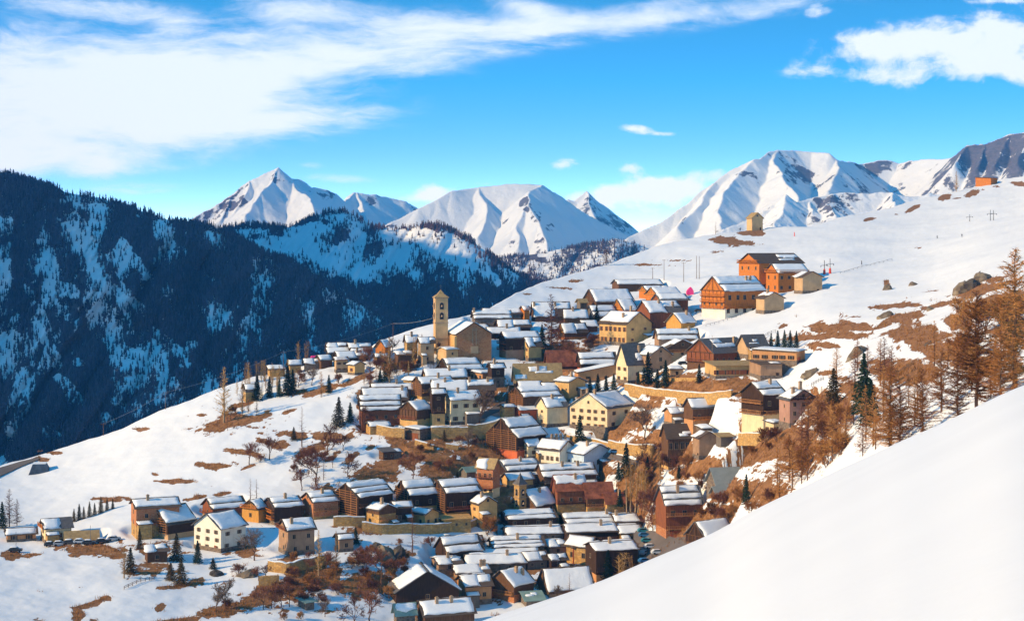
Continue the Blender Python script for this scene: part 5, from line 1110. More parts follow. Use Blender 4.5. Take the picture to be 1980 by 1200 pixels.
# ================================================================ TREES
def tri_mesh(name, tris, m):
    V = np.array(tris, np.float32).reshape(-1, 3); Fq = np.arange(len(V)).reshape(-1, 3)
    return np_mesh(name, V, Fq, m)
def tree_mat(name, cols, rough=.95):
    m, t, b = mat(name, rough)
    rnd = t.n.new('ShaderNodeObjectInfo').outputs['Random']
    n = t.noise(objpos(t), .7, 3)
    f = t.math('ADD', t.math('MULTIPLY', n, .9), t.math('MULTIPLY', t.math('SUBTRACT', rnd, .5), .7))
    t.l.new(t.ramp(f, [(.15, cols[0]), (.45, cols[1]), (.8, cols[2])]), b.inputs['Base Color'])
    return m
T_RUST = tree_mat('rust_twigs', ((.14, .052, .018), (.35, .14, .042), (.52, .25, .08)))
T_MAROON = tree_mat('maroon_twigs', ((.10, .035, .022), (.19, .07, .04), (.28, .11, .06)))
T_GOLD = tree_mat('golden_twigs', ((.26, .13, .035), (.46, .25, .07), (.60, .36, .12)))
T_GREY = tree_mat('grey_brown_twigs', ((.10, .065, .045), (.19, .12, .085), (.28, .19, .13)))
T_FIR = tree_mat('fir_needles', ((.008, .018, .013), (.016, .036, .022), (.034, .058, .03)))
T_PINE = tree_mat('brown_green_needles', ((.03, .025, .012), (.07, .05, .02), (.13, .075, .025)))
T_BARK = mottled('bark', (.13, .07, .045), .35, 2.0)
T_BARKP = mottled('pale_bark', (.36, .24, .14), .3, 2.0)

def tube(tris, a, b, r0, r1, n=3):
    a = np.asarray(a, float); b = np.asarray(b, float); d = b - a; L = np.linalg.norm(d)
    if L < 1e-6: return
    d /= L; t = np.array([0, 0, 1.0]) if abs(d[2]) < .9 else np.array([1.0, 0, 0]); u = np.cross(d, t); u /= np.linalg.norm(u); w = np.cross(d, u)
    ang = [2 * math.pi * i / n for i in range(n)]
    A = [a + (u * math.cos(q) + w * math.sin(q)) * r0 for q in ang]; B = [b + (u * math.cos(q) + w * math.sin(q)) * r1 for q in ang]
    for i in range(n):
        j = (i + 1) % n; tris += [A[i], A[j], B[j], A[i], B[j], B[i]]
def sliver(tris, a, b, w, rs):
    d = b - a; p = np.cross(d, rs.normal(size=3)); n = np.linalg.norm(p)
    if n < 1e-9: return
    p = p / n * w * .5; tris += [a - p, a + p, b]
def larch_mesh(seed, twig=.075, nb=110, wid=.27, low=.10, droop=.0, tw=9, upw=.0):
    rs = np.random.RandomState(seed); trunk = []; crown = []; Ht = 10.0
    pts = [np.array([0, 0, -.6])]; 
    for i in range(1, 9): pts.append(np.array([rs.normal(0, .05), rs.normal(0, .05), Ht * i / 8]))
    for i in range(8): tube(trunk, pts[i], pts[i + 1], .17 * (1 - i / 8.3), .17 * (1 - (i + 1) / 8.3), 6)
    for k in range(nb):
        t = low + (1 - low) * (k + rs.rand()) / nb; z = Ht * t * .985
        L = wid * Ht * (1 - t) ** .75 * rs.uniform(.55, 1.15) + .15
        if t < low + .12: L *= rs.uniform(.5, 1)
        a = rs.uniform(0, 6.283); el = rs.uniform(-.28, .1) + upw + t * .5
        d = np.array([math.cos(a) * math.cos(el), math.sin(a) * math.cos(el), math.sin(el)])
        p0 = np.array([0, 0, z]); n = 3; p = p0; r = .035 * (1 - t) + .012
        for s_ in range(n):
            q = p + d * L / n; tube(crown, p, q, r * (1 - s_ / n), r * (1 - (s_ + 1) / n) + .003, 3)
            for j in range(max(2, int(tw * L / 1.6))):
                u = rs.rand(); b = p + (q - p) * u; ll = rs.uniform(.18, .55) * (.5 + L * .25)
                e = np.array([rs.normal(0, .55), rs.normal(0, .55), rs.normal(-.15 - droop, .4)]) * ll + d * ll * .5
                sliver(crown, b, b + e, twig, rs)
            d = d + np.array([0, 0, .10]) + rs.normal(0, .08, 3); d /= np.linalg.norm(d); p = q
    return trunk, crown
def broad_mesh(seed, spread=.55, depth_=5, multi=1, twig=.07, upright=.22, tw=7):
    rs = np.random.RandomState(seed); trunk = []; crown = []
    def grow(p, d, L, r, lev):
        q = p + d * L
        tgt = trunk if lev <= 1 else crown
        mid = p + d * L * .5 + rs.normal(0, L * .05, 3)
        tube(tgt, p, mid, r, r * .85, 5 if lev < 2 else 3); tube(tgt, mid, q, r * .85, r * .68, 5 if lev < 2 else 3)
        if lev >= 3:
            for _ in range(tw):
                b = p + (q - p) * rs.rand(); e = d * .35 + rs.normal(0, .45, 3); sliver(crown, b, b + e * L * .75, twig, rs)
        if lev >= depth_:
            for _ in range(tw): sliver(crown, q, q + (d * .6 + rs.normal(0, .5, 3)) * L * .8, twig, rs)
            return
        for _ in range(3 if lev < 4 else 2):
            nd = d + rs.normal(0, spread, 3) + np.array([0, 0, upright]); nd /= np.linalg.norm(nd)
            grow(q if rs.rand() < .7 else mid, nd, L * rs.uniform(.66, .86), r * .62, lev + 1)
    for m_ in range(multi):
        d = np.array([rs.normal(0, .35 if multi > 1 else .05), rs.normal(0, .35 if multi > 1 else .05), 1]); d /= np.linalg.norm(d)
        grow(np.array([rs.normal(0, .2) * (multi > 1), rs.normal(0, .2) * (multi > 1), -.4]), d, 2.7 if multi == 1 else 2.3, .2 if multi == 1 else .11, 0)
    return trunk, crown
def fir_mesh(seed, wid=.24, n=3000, ragged=.35, low=.06):
    rs = np.random.RandomState(seed); trunk = []; crown = []; Ht = 10.0
    tube(trunk, (0, 0, -.6), (0, 0, Ht * .97), .16, .02, 5)
    nb = 24
    for k in range(nb):
        t = low + (1 - low) * (k / nb) ** .95; R = wid * Ht * (1 - t) ** .85 + .12; m = max(5, int(13 * (1 - t) + 4))
        off = rs.uniform(0, 6.28)
        for j in range(m):
            a = off + 6.283 * j / m + rs.normal(0, .12); RR = R * rs.uniform(1 - ragged, 1.08); z = Ht * t + rs.normal(0, .08)
            tip = np.array([math.cos(a) * RR, math.sin(a) * RR, z - RR * .22]); base = np.array([0, 0, z + .12])
            for q in range(max(6, int(n / (nb * m)))):
                u = rs.uniform(.15, 1); b = base + (tip - base) * u; w_ = .30 * (1.15 - u) * (RR / 2 + .35)
                e = np.array([-math.sin(a), math.cos(a), 0]) * rs.choice([-1, 1]) * w_ * rs.uniform(.6, 1.5) + (tip - base) * .14 + np.array([0, 0, rs.normal(-.12, .08)])
                sliver(crown, b, b + e, .36, rs)
    return trunk, crown
def poplar_mesh(seed, nb=60):
    rs = np.random.RandomState(seed); trunk = []; crown = []
    for m_ in range(3):
        x0, y0 = rs.normal(0, .25, 2); top = np.array([x0 + rs.normal(0, .5), y0 + rs.normal(0, .5), rs.uniform(8.5, 10)])
        tube(trunk, (x0, y0, -.5), top, .12, .02, 5)
        for k in range(nb // 2):
            t = rs.uniform(.15, .95); b = np.array([x0, y0, 0]) * (1 - t) + top * t; a = rs.uniform(0, 6.28); L = rs.uniform(.6, 2.0) * (1.1 - t * .6)
            d = np.array([math.cos(a) * .62, math.sin(a) * .62, 1]); d /= np.linalg.norm(d); e = b + d * L; tube(crown, b, e, .03, .008, 3)
            for _ in range(6):
                p = b + (e - b) * rs.rand(); sliver(crown, p, p + (d * .7 + rs.normal(0, .42, 3)) * rs.uniform(.4, 1.0), .045, rs)
    return trunk, crown
KIT = {}
def kit(name, builder, n, crown_m, bark):
    KIT[name] = []
    for i in range(n):
        tr, cr = builder(i)
        KIT[name].append((tri_mesh('trunk', tr, bark), tri_mesh('crown', cr, crown_m)))
kit('larch_rust', lambda i: larch_mesh(10 + i), 4, T_RUST, T_BARK)
kit('larch_thin', lambda i: larch_mesh(20 + i, nb=60, wid=.2, tw=5, twig=.045), 3, T_MAROON, T_BARK)
kit('larch_maroon', lambda i: larch_mesh(30 + i, nb=120, wid=.26), 2, T_MAROON, T_BARK)
kit('larch_gold', lambda i: larch_mesh(40 + i, nb=100, wid=.19, upw=.45), 3, T_GOLD, T_BARKP)
kit('larch_big', lambda i: larch_mesh(50 + i, nb=150, wid=.34, twig=.045, tw=24, low=.12), 3, T_RUST, T_BARK)
kit('bare_tree', lambda i: broad_mesh(60 + i, .5, 5), 3, T_MAROON, T_BARK)
kit('bare_grey', lambda i: broad_mesh(70 + i, .45, 5), 2, T_GREY, T_BARK)
kit('bush', lambda i: broad_mesh(80 + i, .5, 4, 5, .09), 3, T_MAROON, T_BARK)
kit('bush_rust', lambda i: broad_mesh(90 + i, .5, 4, 5, .09, tw=9), 3, T_RUST, T_BARK)
kit('fir', lambda i: fir_mesh(100 + i), 4, T_FIR, T_BARK)
kit('pine_brown', lambda i: fir_mesh(110 + i, .33, 3000, .45, .02), 3, T_PINE, T_BARK)
kit('pine_green', lambda i: fir_mesh(120 + i, .30, 3600, .5, .08), 2, T_FIR, T_BARK)
kit('poplar', lambda i: poplar_mesh(130 + i), 3, T_GOLD, T_BARKP)
NAMES = {'larch_rust': 'larch_tree', 'larch_thin': 'larch_tree', 'larch_maroon': 'larch_tree', 'larch_gold': 'larch_tree', 'larch_big': 'larch_tree', 'bare_tree': 'bare_tree', 'bare_grey': 'bare_tree', 'bush': 'bare_bush', 'bush_rust': 'bare_bush',
         'fir': 'fir_tree', 'pine_brown': 'pine_tree', 'pine_green': 'pine_tree', 'poplar': 'poplar_tree'}
CATS = {'bare_bush': 'bush'}
TREE_N = [0]
def tree(kind, px, py, hpx, label, group=None, wide=1.0, p=None):
    p = G(px, py) if p is None else p
    if kind in ('bare_tree', 'bare_grey', 'bush'): hpx *= 1.15; wide *= 1.15
    h = hpx * p[1] / F; v = KIT[kind][TREE_N[0] % len(KIT[kind])]; TREE_N[0] += 1
    nm = NAMES[kind]; r = empty(nm, p, RNG.uniform(0, 6.28)); sc = h / 10.0; r.scale = (sc * wide, sc * wide, sc)
    tag(r, label, CATS.get(nm, 'tree'), group)
    link('trunk', v[0], r); link('crown', v[1], r)
    return r
tree('larch_big', 1962, 748, 280, 'tallest bare rusty larch, standing at the right edge of the picture')
tree('larch_big', 1888, 792, 238, 'second tallest bare larch with a straight trunk, left of the one at the right edge')
tree('larch_big', 1722, 868, 170, 'bare larch with level dark branches standing just over the middle of the white crest')
tree('larch_big', 1783, 845, 140, 'bare golden-brown larch between the level-branched larch and the two tallest ones', wide=.9)
tree('larch_big', 1935, 772, 150, 'low bare larch squeezed between the two tallest ones')
tree('larch_maroon', 1710, 742, 92, 'thin bare larch sticking up behind the big dark green pine')
tree('pine_green', 1671, 800, 122, 'big dark green pine in the middle of the rusty wood', wide=.85)
tree('pine_green', 1684, 826, 96, 'dark green pine in front of and below the big one in the rusty wood')
tree('pine_brown', 1612, 790, 78, 'brownish green pine right behind the pink house')
tree('larch_maroon', 1066, 690, 124, 'tall bare maroon larch in the upper village, right of the church')
tree('pine_green', 1154, 628, 40, 'dark pine in front of the broad pale snow roof of the upper village')
tree('pine_green', 1048, 668, 42, 'dark pine at the left foot of the tall maroon larch')
tree('pine_brown', 1100, 702, 40, 'brown pine at the right foot of the tall maroon larch')
for i, (x, h, wd) in enumerate([(1491, 30, 'first'), (1504, 36, 'second'), (1517, 37, 'third'), (1528, 36, 'fourth'), (1540, 34, 'fifth')]):
    tree('fir', x, 671, h, wd + ' fir from the left in the clump behind the orange schoolhouse', 'firs behind the orange schoolhouse')
tree('fir', 1253, 742, 64, 'tall dark fir before the plain orange-brown gable wall', wide=1.1)
tree('fir', 1287, 748, 54, 'dark fir to the right of the plain orange-brown gable wall')
tree('fir', 1271, 750, 38, 'small fir between two taller ones before the orange-brown gable wall')
tree('fir', 1234, 742, 26, 'smallest fir beside the steep grey-roofed cream house')
tree('fir', 1352, 738, 38, 'lone round fir under the red-gabled hall')
for i, (x, y, h, wd) in enumerate([(1141, 760, 32, 'first'), (1156, 761, 40, 'second'), (1172, 763, 38, 'third'), (1187, 762, 42, 'fourth')]):
    tree('fir', x, y, h, wd + ' fir from the left in the row behind the big cream gable', 'row of firs above the big cream house')
tree('fir', 1121, 866, 66, 'pointed fir in front of the big cream house')
tree('fir', 1211, 918, 66, 'dark fir right of the shaded blue gable')
tree('fir', 1252, 926, 44, 'small dark fir above the tall bare poplars')
tree('pine_green', 1196, 925, 36, 'low dark pine between the blue gable and the poplars')
tree('fir', 1443, 978, 60, 'slim dark fir below the long grey metal roof', wide=.8)
tree('pine_green', 1176, 1120, 62, 'dark pine beside the tall dark-fronted house in the lower rows')
tree('pine_green', 1199, 980, 34, 'dark pine at the foot of the bare poplars')
tree('poplar', 1216, 988, 100, 'tallest bare poplar left of the red-brown chalet', wide=1.3)
tree('poplar', 1231, 990, 92, 'middle bare poplar left of the red-brown chalet', wide=1.3)
tree('poplar', 1246, 988, 78, 'right-hand bare poplar left of the red-brown chalet', wide=1.4)
tree('bush', 1262, 995, 60, 'bare maroon bush against the left wall of the red-brown chalet')
# hamlet shoulder
tree('fir', 497, 772, 50, 'dark fir right beside the lone small cabin')
tree('fir', 521, 767, 42, 'dark fir, second to the right of the lone small cabin')
tree('fir', 556, 764, 60, 'tallest dark fir on the left shoulder')
tree('fir', 566, 758, 46, 'dark fir just right of the tallest one on the shoulder')
tree('fir', 540, 766, 34, 'short dark fir left of the tallest one on the shoulder')
tree('fir', 636, 760, 36, 'single dark fir under the shoulder hamlet')
tree('fir', 745, 740, 40, 'dark fir below the bright orange gable')
tree('fir', 735, 741, 28, 'small dark fir left of the one below the orange gable')
tree('larch_gold', 433, 816, 108, 'tall golden bare larch standing alone on the left slope', wide=1.2)
tree('larch_gold', 468, 802, 66, 'thin golden larch beside the lone small cabin')
tree('larch_gold', 753, 742, 88, 'tall golden larch in front of the bright orange gable', wide=1.3)
tree('larch_maroon', 716, 752, 70, 'maroon larch at the right end of the shoulder hamlet')
tree('larch_rust', 621, 768, 50, 'rusty larch under the middle of the shoulder hamlet')
tree('poplar', 577, 702, 44, 'golden bare poplar on the skyline, left one of the pair by the red awning', wide=1.3)
tree('poplar', 592, 702, 46, 'golden bare poplar on the skyline, right one of the pair by the red awning', wide=1.3)
for i, (x, y, h, wd) in enumerate([(484, 742, 44, 'first'), (497, 738, 40, 'second'), (511, 735, 42, 'third'), (526, 740, 30, 'fourth'), (541, 737, 30, 'fifth')]):
    tree('poplar', x, y, h, wd + ' golden bare tree from the left in the thicket above the cabin', 'golden thicket above the lone cabin', wide=1.6)
tree('bare_tree', 577, 748, 34, 'dark bare tree under the pale left house of the hamlet')
tree('bare_grey', 603, 745, 36, 'round grey bare tree below the hamlet')
tree('bush_rust', 655, 742, 26, 'rusty bush under the tan house with red balcony')
tree('bush_rust', 585, 735, 24, 'rusty bush above the round grey bare tree')
tree('pine_brown', 655, 824, 58, 'broad brown conifer left of the long red timber house')
tree('pine_green', 677, 818, 40, 'dark conifer between the broad brown one and the long red timber house')
tree('bare_tree', 704, 825, 36, 'bare tree before the yellow stone hut')
# left slope
tree('bare_tree', 482, 898, 42, 'round bare tree, left one of the pair on the open snow slope', wide=1.1)
tree('bare_tree', 521, 889, 46, 'round bare tree, right one of the pair on the open snow slope', wide=1.1)
tree('bush', 503, 893, 18, 'small bush between the pair of round bare trees')
tree('larch_thin', 584, 864, 78, 'thin bare larch standing on the left slope')
tree('pine_brown', 568, 850, 26, 'small brown pine beside the thin bare larch')
tree('bare_tree', 633, 882, 54, 'bare tree on the slope under the broad brown conifer')
tree('bare_tree', 612, 938, 72, 'largest bare tree with many stems on the left slope')
tree('bare_tree', 583, 948, 46, 'low bare tree left of the largest many-stemmed one')
tree('bush', 596, 895, 34, 'bare bush above the largest many-stemmed tree')
tree('bush_rust', 570, 915, 24, 'small rusty bush on the slope left of the many-stemmed tree')
tree('larch_thin', 484, 972, 48, 'pale thin larch on the snow above the honey-coloured chalet, left one')
tree('larch_thin', 496, 970, 44, 'pale thin larch on the snow above the honey-coloured chalet, right one')
tree('larch_maroon', 18, 1014, 74, 'maroon larch at the left edge of the picture')
tree('larch_maroon', 33, 1012, 52, 'shorter maroon larch next to the one at the left edge')
tree('fir', 4, 1016, 52, 'dark fir cut by the left edge of the picture')
for i, (x, y, h, wd) in enumerate([(143, 1008, 26, 'first'), (153, 1005, 32, 'second'), (162, 1003, 24, 'third'), (173, 999, 30, 'fourth'), (183, 995, 24, 'fifth'), (195, 991, 32, 'sixth'), (207, 986, 24, 'seventh'), (218, 983, 20, 'last')]):
    tree('pine_brown', x, y, h, wd + ' from the left of the eight young pines along the snow bank', 'young pines along the snow bank', wide=.75)
tree('pine_brown', 341, 1082, 54, 'dark round pine standing against the white house')
tree('pine_brown', 350, 1126, 48, 'dark sprawling pine below the one against the white house', wide=1.3)
tree('pine_brown', 330, 1118, 34, 'low dark pine left of the sprawling one', wide=1.3)
tree('pine_brown', 252, 1108, 50, 'dark brown pine under the tall orange-gabled house')
tree('larch_gold', 240, 1118, 62, 'golden conifer left of the dark brown pine under the tall orange-gabled house', wide=1.5)
tree('pine_brown', 270, 1062, 40, 'dark conifer at the foot of the tall orange-gabled house', wide=.7)
tree('fir', 382, 1087, 44, 'small spruce in front of the white house wall', wide=1.1)
tree('pine_brown', 412, 1096, 22, 'low dark shrub-like pine at the corner of the white house', wide=1.5)
# lower middle
tree('larch_gold', 616, 1112, 88, 'golden larch in front of the red-balcony house')
tree('larch_gold', 650, 1096, 70, 'thin golden larch beside the small square cabin', wide=.8)
for i, (x, y, h, wd) in enumerate([(510, 1174, 44, 'first'), (526, 1173, 48, 'second'), (544, 1172, 42, 'third'), (560, 1170, 44, 'last')]):
    tree('bare_tree', x, y, h, wd + ' from the left of four bare fruit trees in a row at lower left', 'row of four bare fruit trees')
tree('bare_grey', 434, 1175, 60, 'grey bare tree at the bottom left, larger one of two')
tree('bare_grey', 417, 1180, 38, 'grey bare tree at the bottom left, smaller one of two')
tree('bare_grey', 628, 1186, 34, 'small leafless tree on bright snow near the bottom edge')
tree('bare_tree', 716, 1198, 66, 'maroon bare tree by the black barn, right one')
tree('bare_tree', 684, 1202, 52, 'maroon bare tree by the black barn, left one')
tree('bare_tree', 738, 1130, 64, 'dark bare tree above the left corner of the black barn')
tree('larch_thin', 797, 1072, 90, 'tall thin bare larch before the yellow terrace wall')
tree('bare_grey', 492, 1080, 60, 'bare tree right of the white house')
tree('bush', 588, 1166, 30, 'bare bush in the lower brushwood beside the four fruit trees')
tree('bush', 700, 1100, 36, 'bare bush on the rocks under the terrace')
tree('bush', 460, 1110, 28, 'bare bush below the white house')
tree('bush', 762, 1110, 34, 'bare bush left above the black barn')
tree('bush', 655, 1150, 30, 'bare bush in the middle of the lower brushwood')
tree('bush_rust', 570, 1112, 24, 'rusty bush under the red-balcony house, left one')
tree('bush_rust', 600, 1128, 30, 'rusty bush under the red-balcony house, middle one')
tree('bush_rust', 640, 1122, 30, 'rusty bush under the red-balcony house, right one')
tree('pine_green', 688, 1054, 34, 'dark round conifer behind the small square cabin', wide=1.2)
tree('bare_tree', 800, 928, 52, 'dark bare tree above the racked barns')
tree('bare_grey', 901, 908, 30, 'small bare tree on the bank left of the half-timbered house')
tree('bare_grey', 926, 822, 70, 'large dark bare tree in front of the orange-sided house', wide=1.1)
tree('bare_grey', 905, 864, 34, 'small bare tree under the terrace wall of the orange-sided house')
tree('pine_brown', 859, 852, 22, 'small brown pine on the terrace snow')
tree('pine_brown', 884, 930, 20, 'small dark pine behind the racked barns', wide=1.2)
tree('bare_grey', 1247, 848, 68, 'lone bare tree on the brown mound right of the big cream house')
tree('bush_rust', 926, 830, 20, 'brown bush at the foot of the large dark bare tree')
tree('bush_rust', 940, 1030, 50, 'rusty bush right of the yellow dark-gabled house')
tree('bush_rust', 925, 1058, 34, 'rusty bush left of the long roofs under the bell tower')
tree('bare_tree', 1105, 700, 44, 'maroon bare tree above the old maroon plank roof, right one')
tree('bare_tree', 1085, 696, 44, 'maroon bare tree above the old maroon plank roof, left one')
tree('larch_maroon', 1172, 512, 34, 'round maroon tree on the skyline of the snow field', wide=1.5)
tree('larch_gold', 1849, 370, 40, 'slim pale larch on the skyline left of the orange plank hut')
tree('larch_thin', 1384, 454, 26, 'tiny bare tree on the skyline left of the chapel')
tree('larch_thin', 1101, 1152, 48, 'thin leafless larch before the big plain snow roof, right one')
tree('bare_grey', 1075, 1158, 30, 'thin leafless tree before the big plain snow roof, left one')
tree('bare_tree', 850, 692, 26, 'bare tree left of the church tower foot')
tree('larch_gold', 800, 704, 50, 'golden larch left of the church tower')
tree('larch_gold', 790, 735, 34, 'short golden larch below the flat snow-roofed porch house')
tree('poplar', 1200, 1118, 56, 'golden hedge tree right of the tall dark-fronted house', wide=2.2)
tree('poplar', 1222, 1108, 40, 'golden hedge tree beside the blue car', wide=2.0)

# rusty wood on the right: trees one can tell apart only as a mass of trunks
SCW = {'larch_gold': 'golden bare larch', 'fir': 'dark fir', 'larch_thin': 'thin bare larch', 'larch_rust': 'rusty bare larch', 'larch_maroon': 'maroon bare larch', 'larch_big': 'wide rusty larch', 'bush_rust': 'rusty bush', 'bush': 'maroon bush', 'bare_tree': 'bare tree', 'bare_grey': 'grey bare tree', 'poplar': 'golden bare tree'}
def ordinal(n): return str(n) + ('th' if 10 <= n % 100 <= 20 else {1: 'st', 2: 'nd', 3: 'rd'}.get(n % 10, 'th'))
def scatter(kinds, poly, n, h0, h1, label, group, seed, wide=1.0, mind=9):
    rs = random.Random(seed); got = []; tries = 0; made = []
    xs = [p[0] for p in poly]; ys = [p[1] for p in poly]
    def inside(x, y):
        c = False; j = len(poly) - 1
        for i in range(len(poly)):
            if (ys[i] > y) != (ys[j] > y) and x < (xs[j] - xs[i]) * (y - ys[i]) / (ys[j] - ys[i]) + xs[i]: c = not c
            j = i
        return c
    while len(got) < n and tries < n * 60:
        tries += 1; x = rs.uniform(min(xs), max(xs)); y = rs.uniform(min(ys), max(ys))
        if not inside(x, y): continue
        p = G(x, y)
        if any(abs(x - a) < mind and abs(y - b) < mind * .6 for a, b in got): continue
        bad = False
        for (K, a, Lx, Ly) in FOOT:
            dx, dy = p[0] - K[0], p[1] - K[1]; lx = dx * math.cos(a) + dy * math.sin(a); ly = -dx * math.sin(a) + dy * math.cos(a)
            if -1 < lx < Lx + 1 and -2.5 < ly < Ly + 1: bad = True; break
        if bad: continue
        kd = rs.choice(kinds); got.append((x, y)); made.append((x, kd, tree(kd, x, y, rs.uniform(h0, h1), label, group, wide, p)))
    made.sort(key=lambda q: q[0])
    for i, (x, kd, o) in enumerate(made):
        o['label'] = SCW[kd] + ', ' + ordinal(i + 1) + ' stem from the left ' + label
scatter(['larch_rust', 'larch_rust', 'larch_maroon'], [(1505, 900), (1560, 860), (1600, 800), (1660, 830), (1700, 870), (1560, 960), (1500, 980)], 22, 65, 110,
        'in the wood below the pink house', 'rusty wood below the pink house', 5)
scatter(['larch_rust', 'larch_rust', 'larch_big'], [(1700, 830), (1760, 790), (1830, 750), (1960, 700), (1980, 760), (1880, 800), (1760, 860), (1680, 900), (1650, 900)], 12, 80, 130,
        'behind the white crest', 'rusty wood behind the right crest', 6)
scatter(['larch_rust', 'larch_maroon'], [(1600, 740), (1640, 710), (1700, 700), (1760, 720), (1800, 760), (1700, 820), (1640, 820), (1590, 790)], 13, 60, 95,
        'around the big green pine', 'rusty wood around the green pine', 7)
scatter(['larch_rust', 'bush_rust'], [(1790, 640), (1880, 590), (1975, 560), (1980, 720), (1880, 720), (1800, 720)], 11, 60, 110,
        'under the right boulders', 'rusty trees on the right bank', 8)
scatter(['bush_rust', 'bush_rust', 'larch_rust', 'bush'], [(1395, 866), (1440, 850), (1520, 850), (1545, 885), (1520, 905), (1505, 985), (1420, 1010), (1350, 1004), (1370, 975), (1490, 960), (1500, 890)], 20, 22, 44,
        'on the bank by the metal roof', 'rusty bushes on the steep bank', 9)
scatter(['bush_rust'], [(1540, 850), (1600, 800), (1640, 830), (1620, 900), (1540, 920)], 10, 50, 80,
        'right beside the pink house', 'orange bushes beside the pink house', 10)
scatter(['bush', 'bush_rust', 'bare_tree'], [(420, 1160), (520, 1110), (620, 1100), (760, 1080), (760, 1190), (560, 1195), (420, 1195)], 20, 18, 34,
        'in the lower left thicket', 'brown thicket at lower left', 12)
scatter(['bush', 'bush_rust'], [(820, 850), (900, 840), (960, 860), (960, 900), (860, 920), (760, 920)], 10, 12, 24,
        'left of the red-based barn', 'bushes on the brown bank', 13)
scatter(['bush_rust', 'bare_tree', 'poplar'], [(1220, 900), (1290, 870), (1290, 960), (1270, 1040), (1210, 1010)], 12, 30, 56,
        'around the bare poplars', 'bushes around the bare poplars', 14)
scatter(['bush', 'bare_grey'], [(1060, 650), (1150, 640), (1150, 690), (1060, 705)], 8, 18, 34,
        'by the tall maroon larch', 'bushes by the tall maroon larch', 15)

# dry brushwood: a low mat of stalks over all snow-free ground
def build_brush():
    rs = np.random.RandomState(4); N = 60000
    px = rs.uniform(0, 1980, N); py = rs.uniform(470, 1210, N)
    b = bare_value(px[None], py[None])[0] + fbm(px, py, 9, 3, 61) * .35
    k = b > .55; px, py = px[k], py[k]
    D = depth(px, py); X = (px - HX) / F * D; Z = (HY - py) / F * D; Z = Z + gbump(X, D)
    keep = np.ones(len(px), bool)
    for (K, a, Lx, Ly) in FOOT:
        dx, dy = X - K[0], D - K[1]; lx = dx * math.cos(a) + dy * math.sin(a); ly = -dx * math.sin(a) + dy * math.cos(a)
        keep &= ~((lx > -3) & (lx < Lx + 3) & (ly > -4) & (ly < Ly + 3))
    X, D, Z = X[keep], D[keep], Z[keep]; n = len(X); tris = []
    for q in range(7):
        x0 = X + rs.normal(0, .5, n); y0 = D + rs.normal(0, .5, n); h = rs.uniform(.3, 1.1, n); w = .05 + rs.rand(n) * .07
        a = rs.uniform(0, 6.28, n); lx, ly = rs.normal(0, .35, n), rs.normal(0, .35, n)
        A = np.stack([x0 - np.cos(a) * w, y0 - np.sin(a) * w, Z - .1], -1); B = np.stack([x0 + np.cos(a) * w, y0 + np.sin(a) * w, Z - .1], -1); C = np.stack([x0 + lx, y0 + ly, Z + h], -1)
        tris.append(np.stack([A, B, C], 1))
    V = np.concatenate(tris).reshape(-1, 3)
    m = tree_mat('dry_grass_and_twigs', ((.12, .05, .018), (.30, .13, .04), (.46, .24, .08)))
    tag(link('dry_brushwood', np_mesh('dry_brushwood', V, np.arange(len(V)).reshape(-1, 3), m)), kind='stuff')
build_brush()

scatter(['bare_tree', 'bush', 'larch_thin'], [(560, 900), (640, 860), (690, 880), (660, 960), (600, 960), (550, 940)], 9, 22, 44, 'on the slope by the many-stemmed tree', 'bare trees on the left slope', 21)
scatter(['bare_grey', 'bush', 'bush_rust'], [(660, 700), (760, 680), (800, 700), (800, 740), (690, 750)], 9, 18, 34, 'between the shoulder hamlet and the church', 'trees left of the church', 22)
scatter(['bush_rust', 'bush'], [(690, 1050), (840, 1045), (850, 1090), (760, 1130), (690, 1100)], 10, 16, 30, 'on the rocks under the terrace wall', 'bushes under the terrace wall', 23)
scatter(['bush_rust', 'bare_tree', 'fir'], [(1290, 880), (1360, 900), (1380, 960), (1310, 960)], 8, 22, 40, 'below the glass-fronted house', 'trees below the glass-fronted house', 24)

scatter(['larch_gold', 'larch_gold', 'poplar'], [(470, 740), (560, 715), (600, 730), (560, 760), (500, 775), (450, 770)], 12, 30, 52, 'in the golden belt by the lone cabin', 'golden trees on the left shoulder', 25)
scatter(['larch_gold', 'larch_rust', 'bush_rust'], [(700, 700), (770, 670), (835, 665), (835, 720), (760, 740), (700, 750)], 11, 26, 50, 'in the gardens left of the church tower', 'garden trees left of the church tower', 26)
scatter(['bush', 'bush_rust', 'bare_tree'], [(480, 1090), (600, 1080), (690, 1100), (740, 1150), (640, 1160), (520, 1150)], 16, 20, 34, 'in the brushwood under the red-balcony house', 'brushwood under the red-balcony house', 27)
scatter(['larch_rust', 'larch_thin', 'bush_rust'], [(420, 800), (500, 790), (520, 810), (430, 835)], 6, 16, 40, 'around the tall golden larch', 'trees around the tall golden larch', 28)
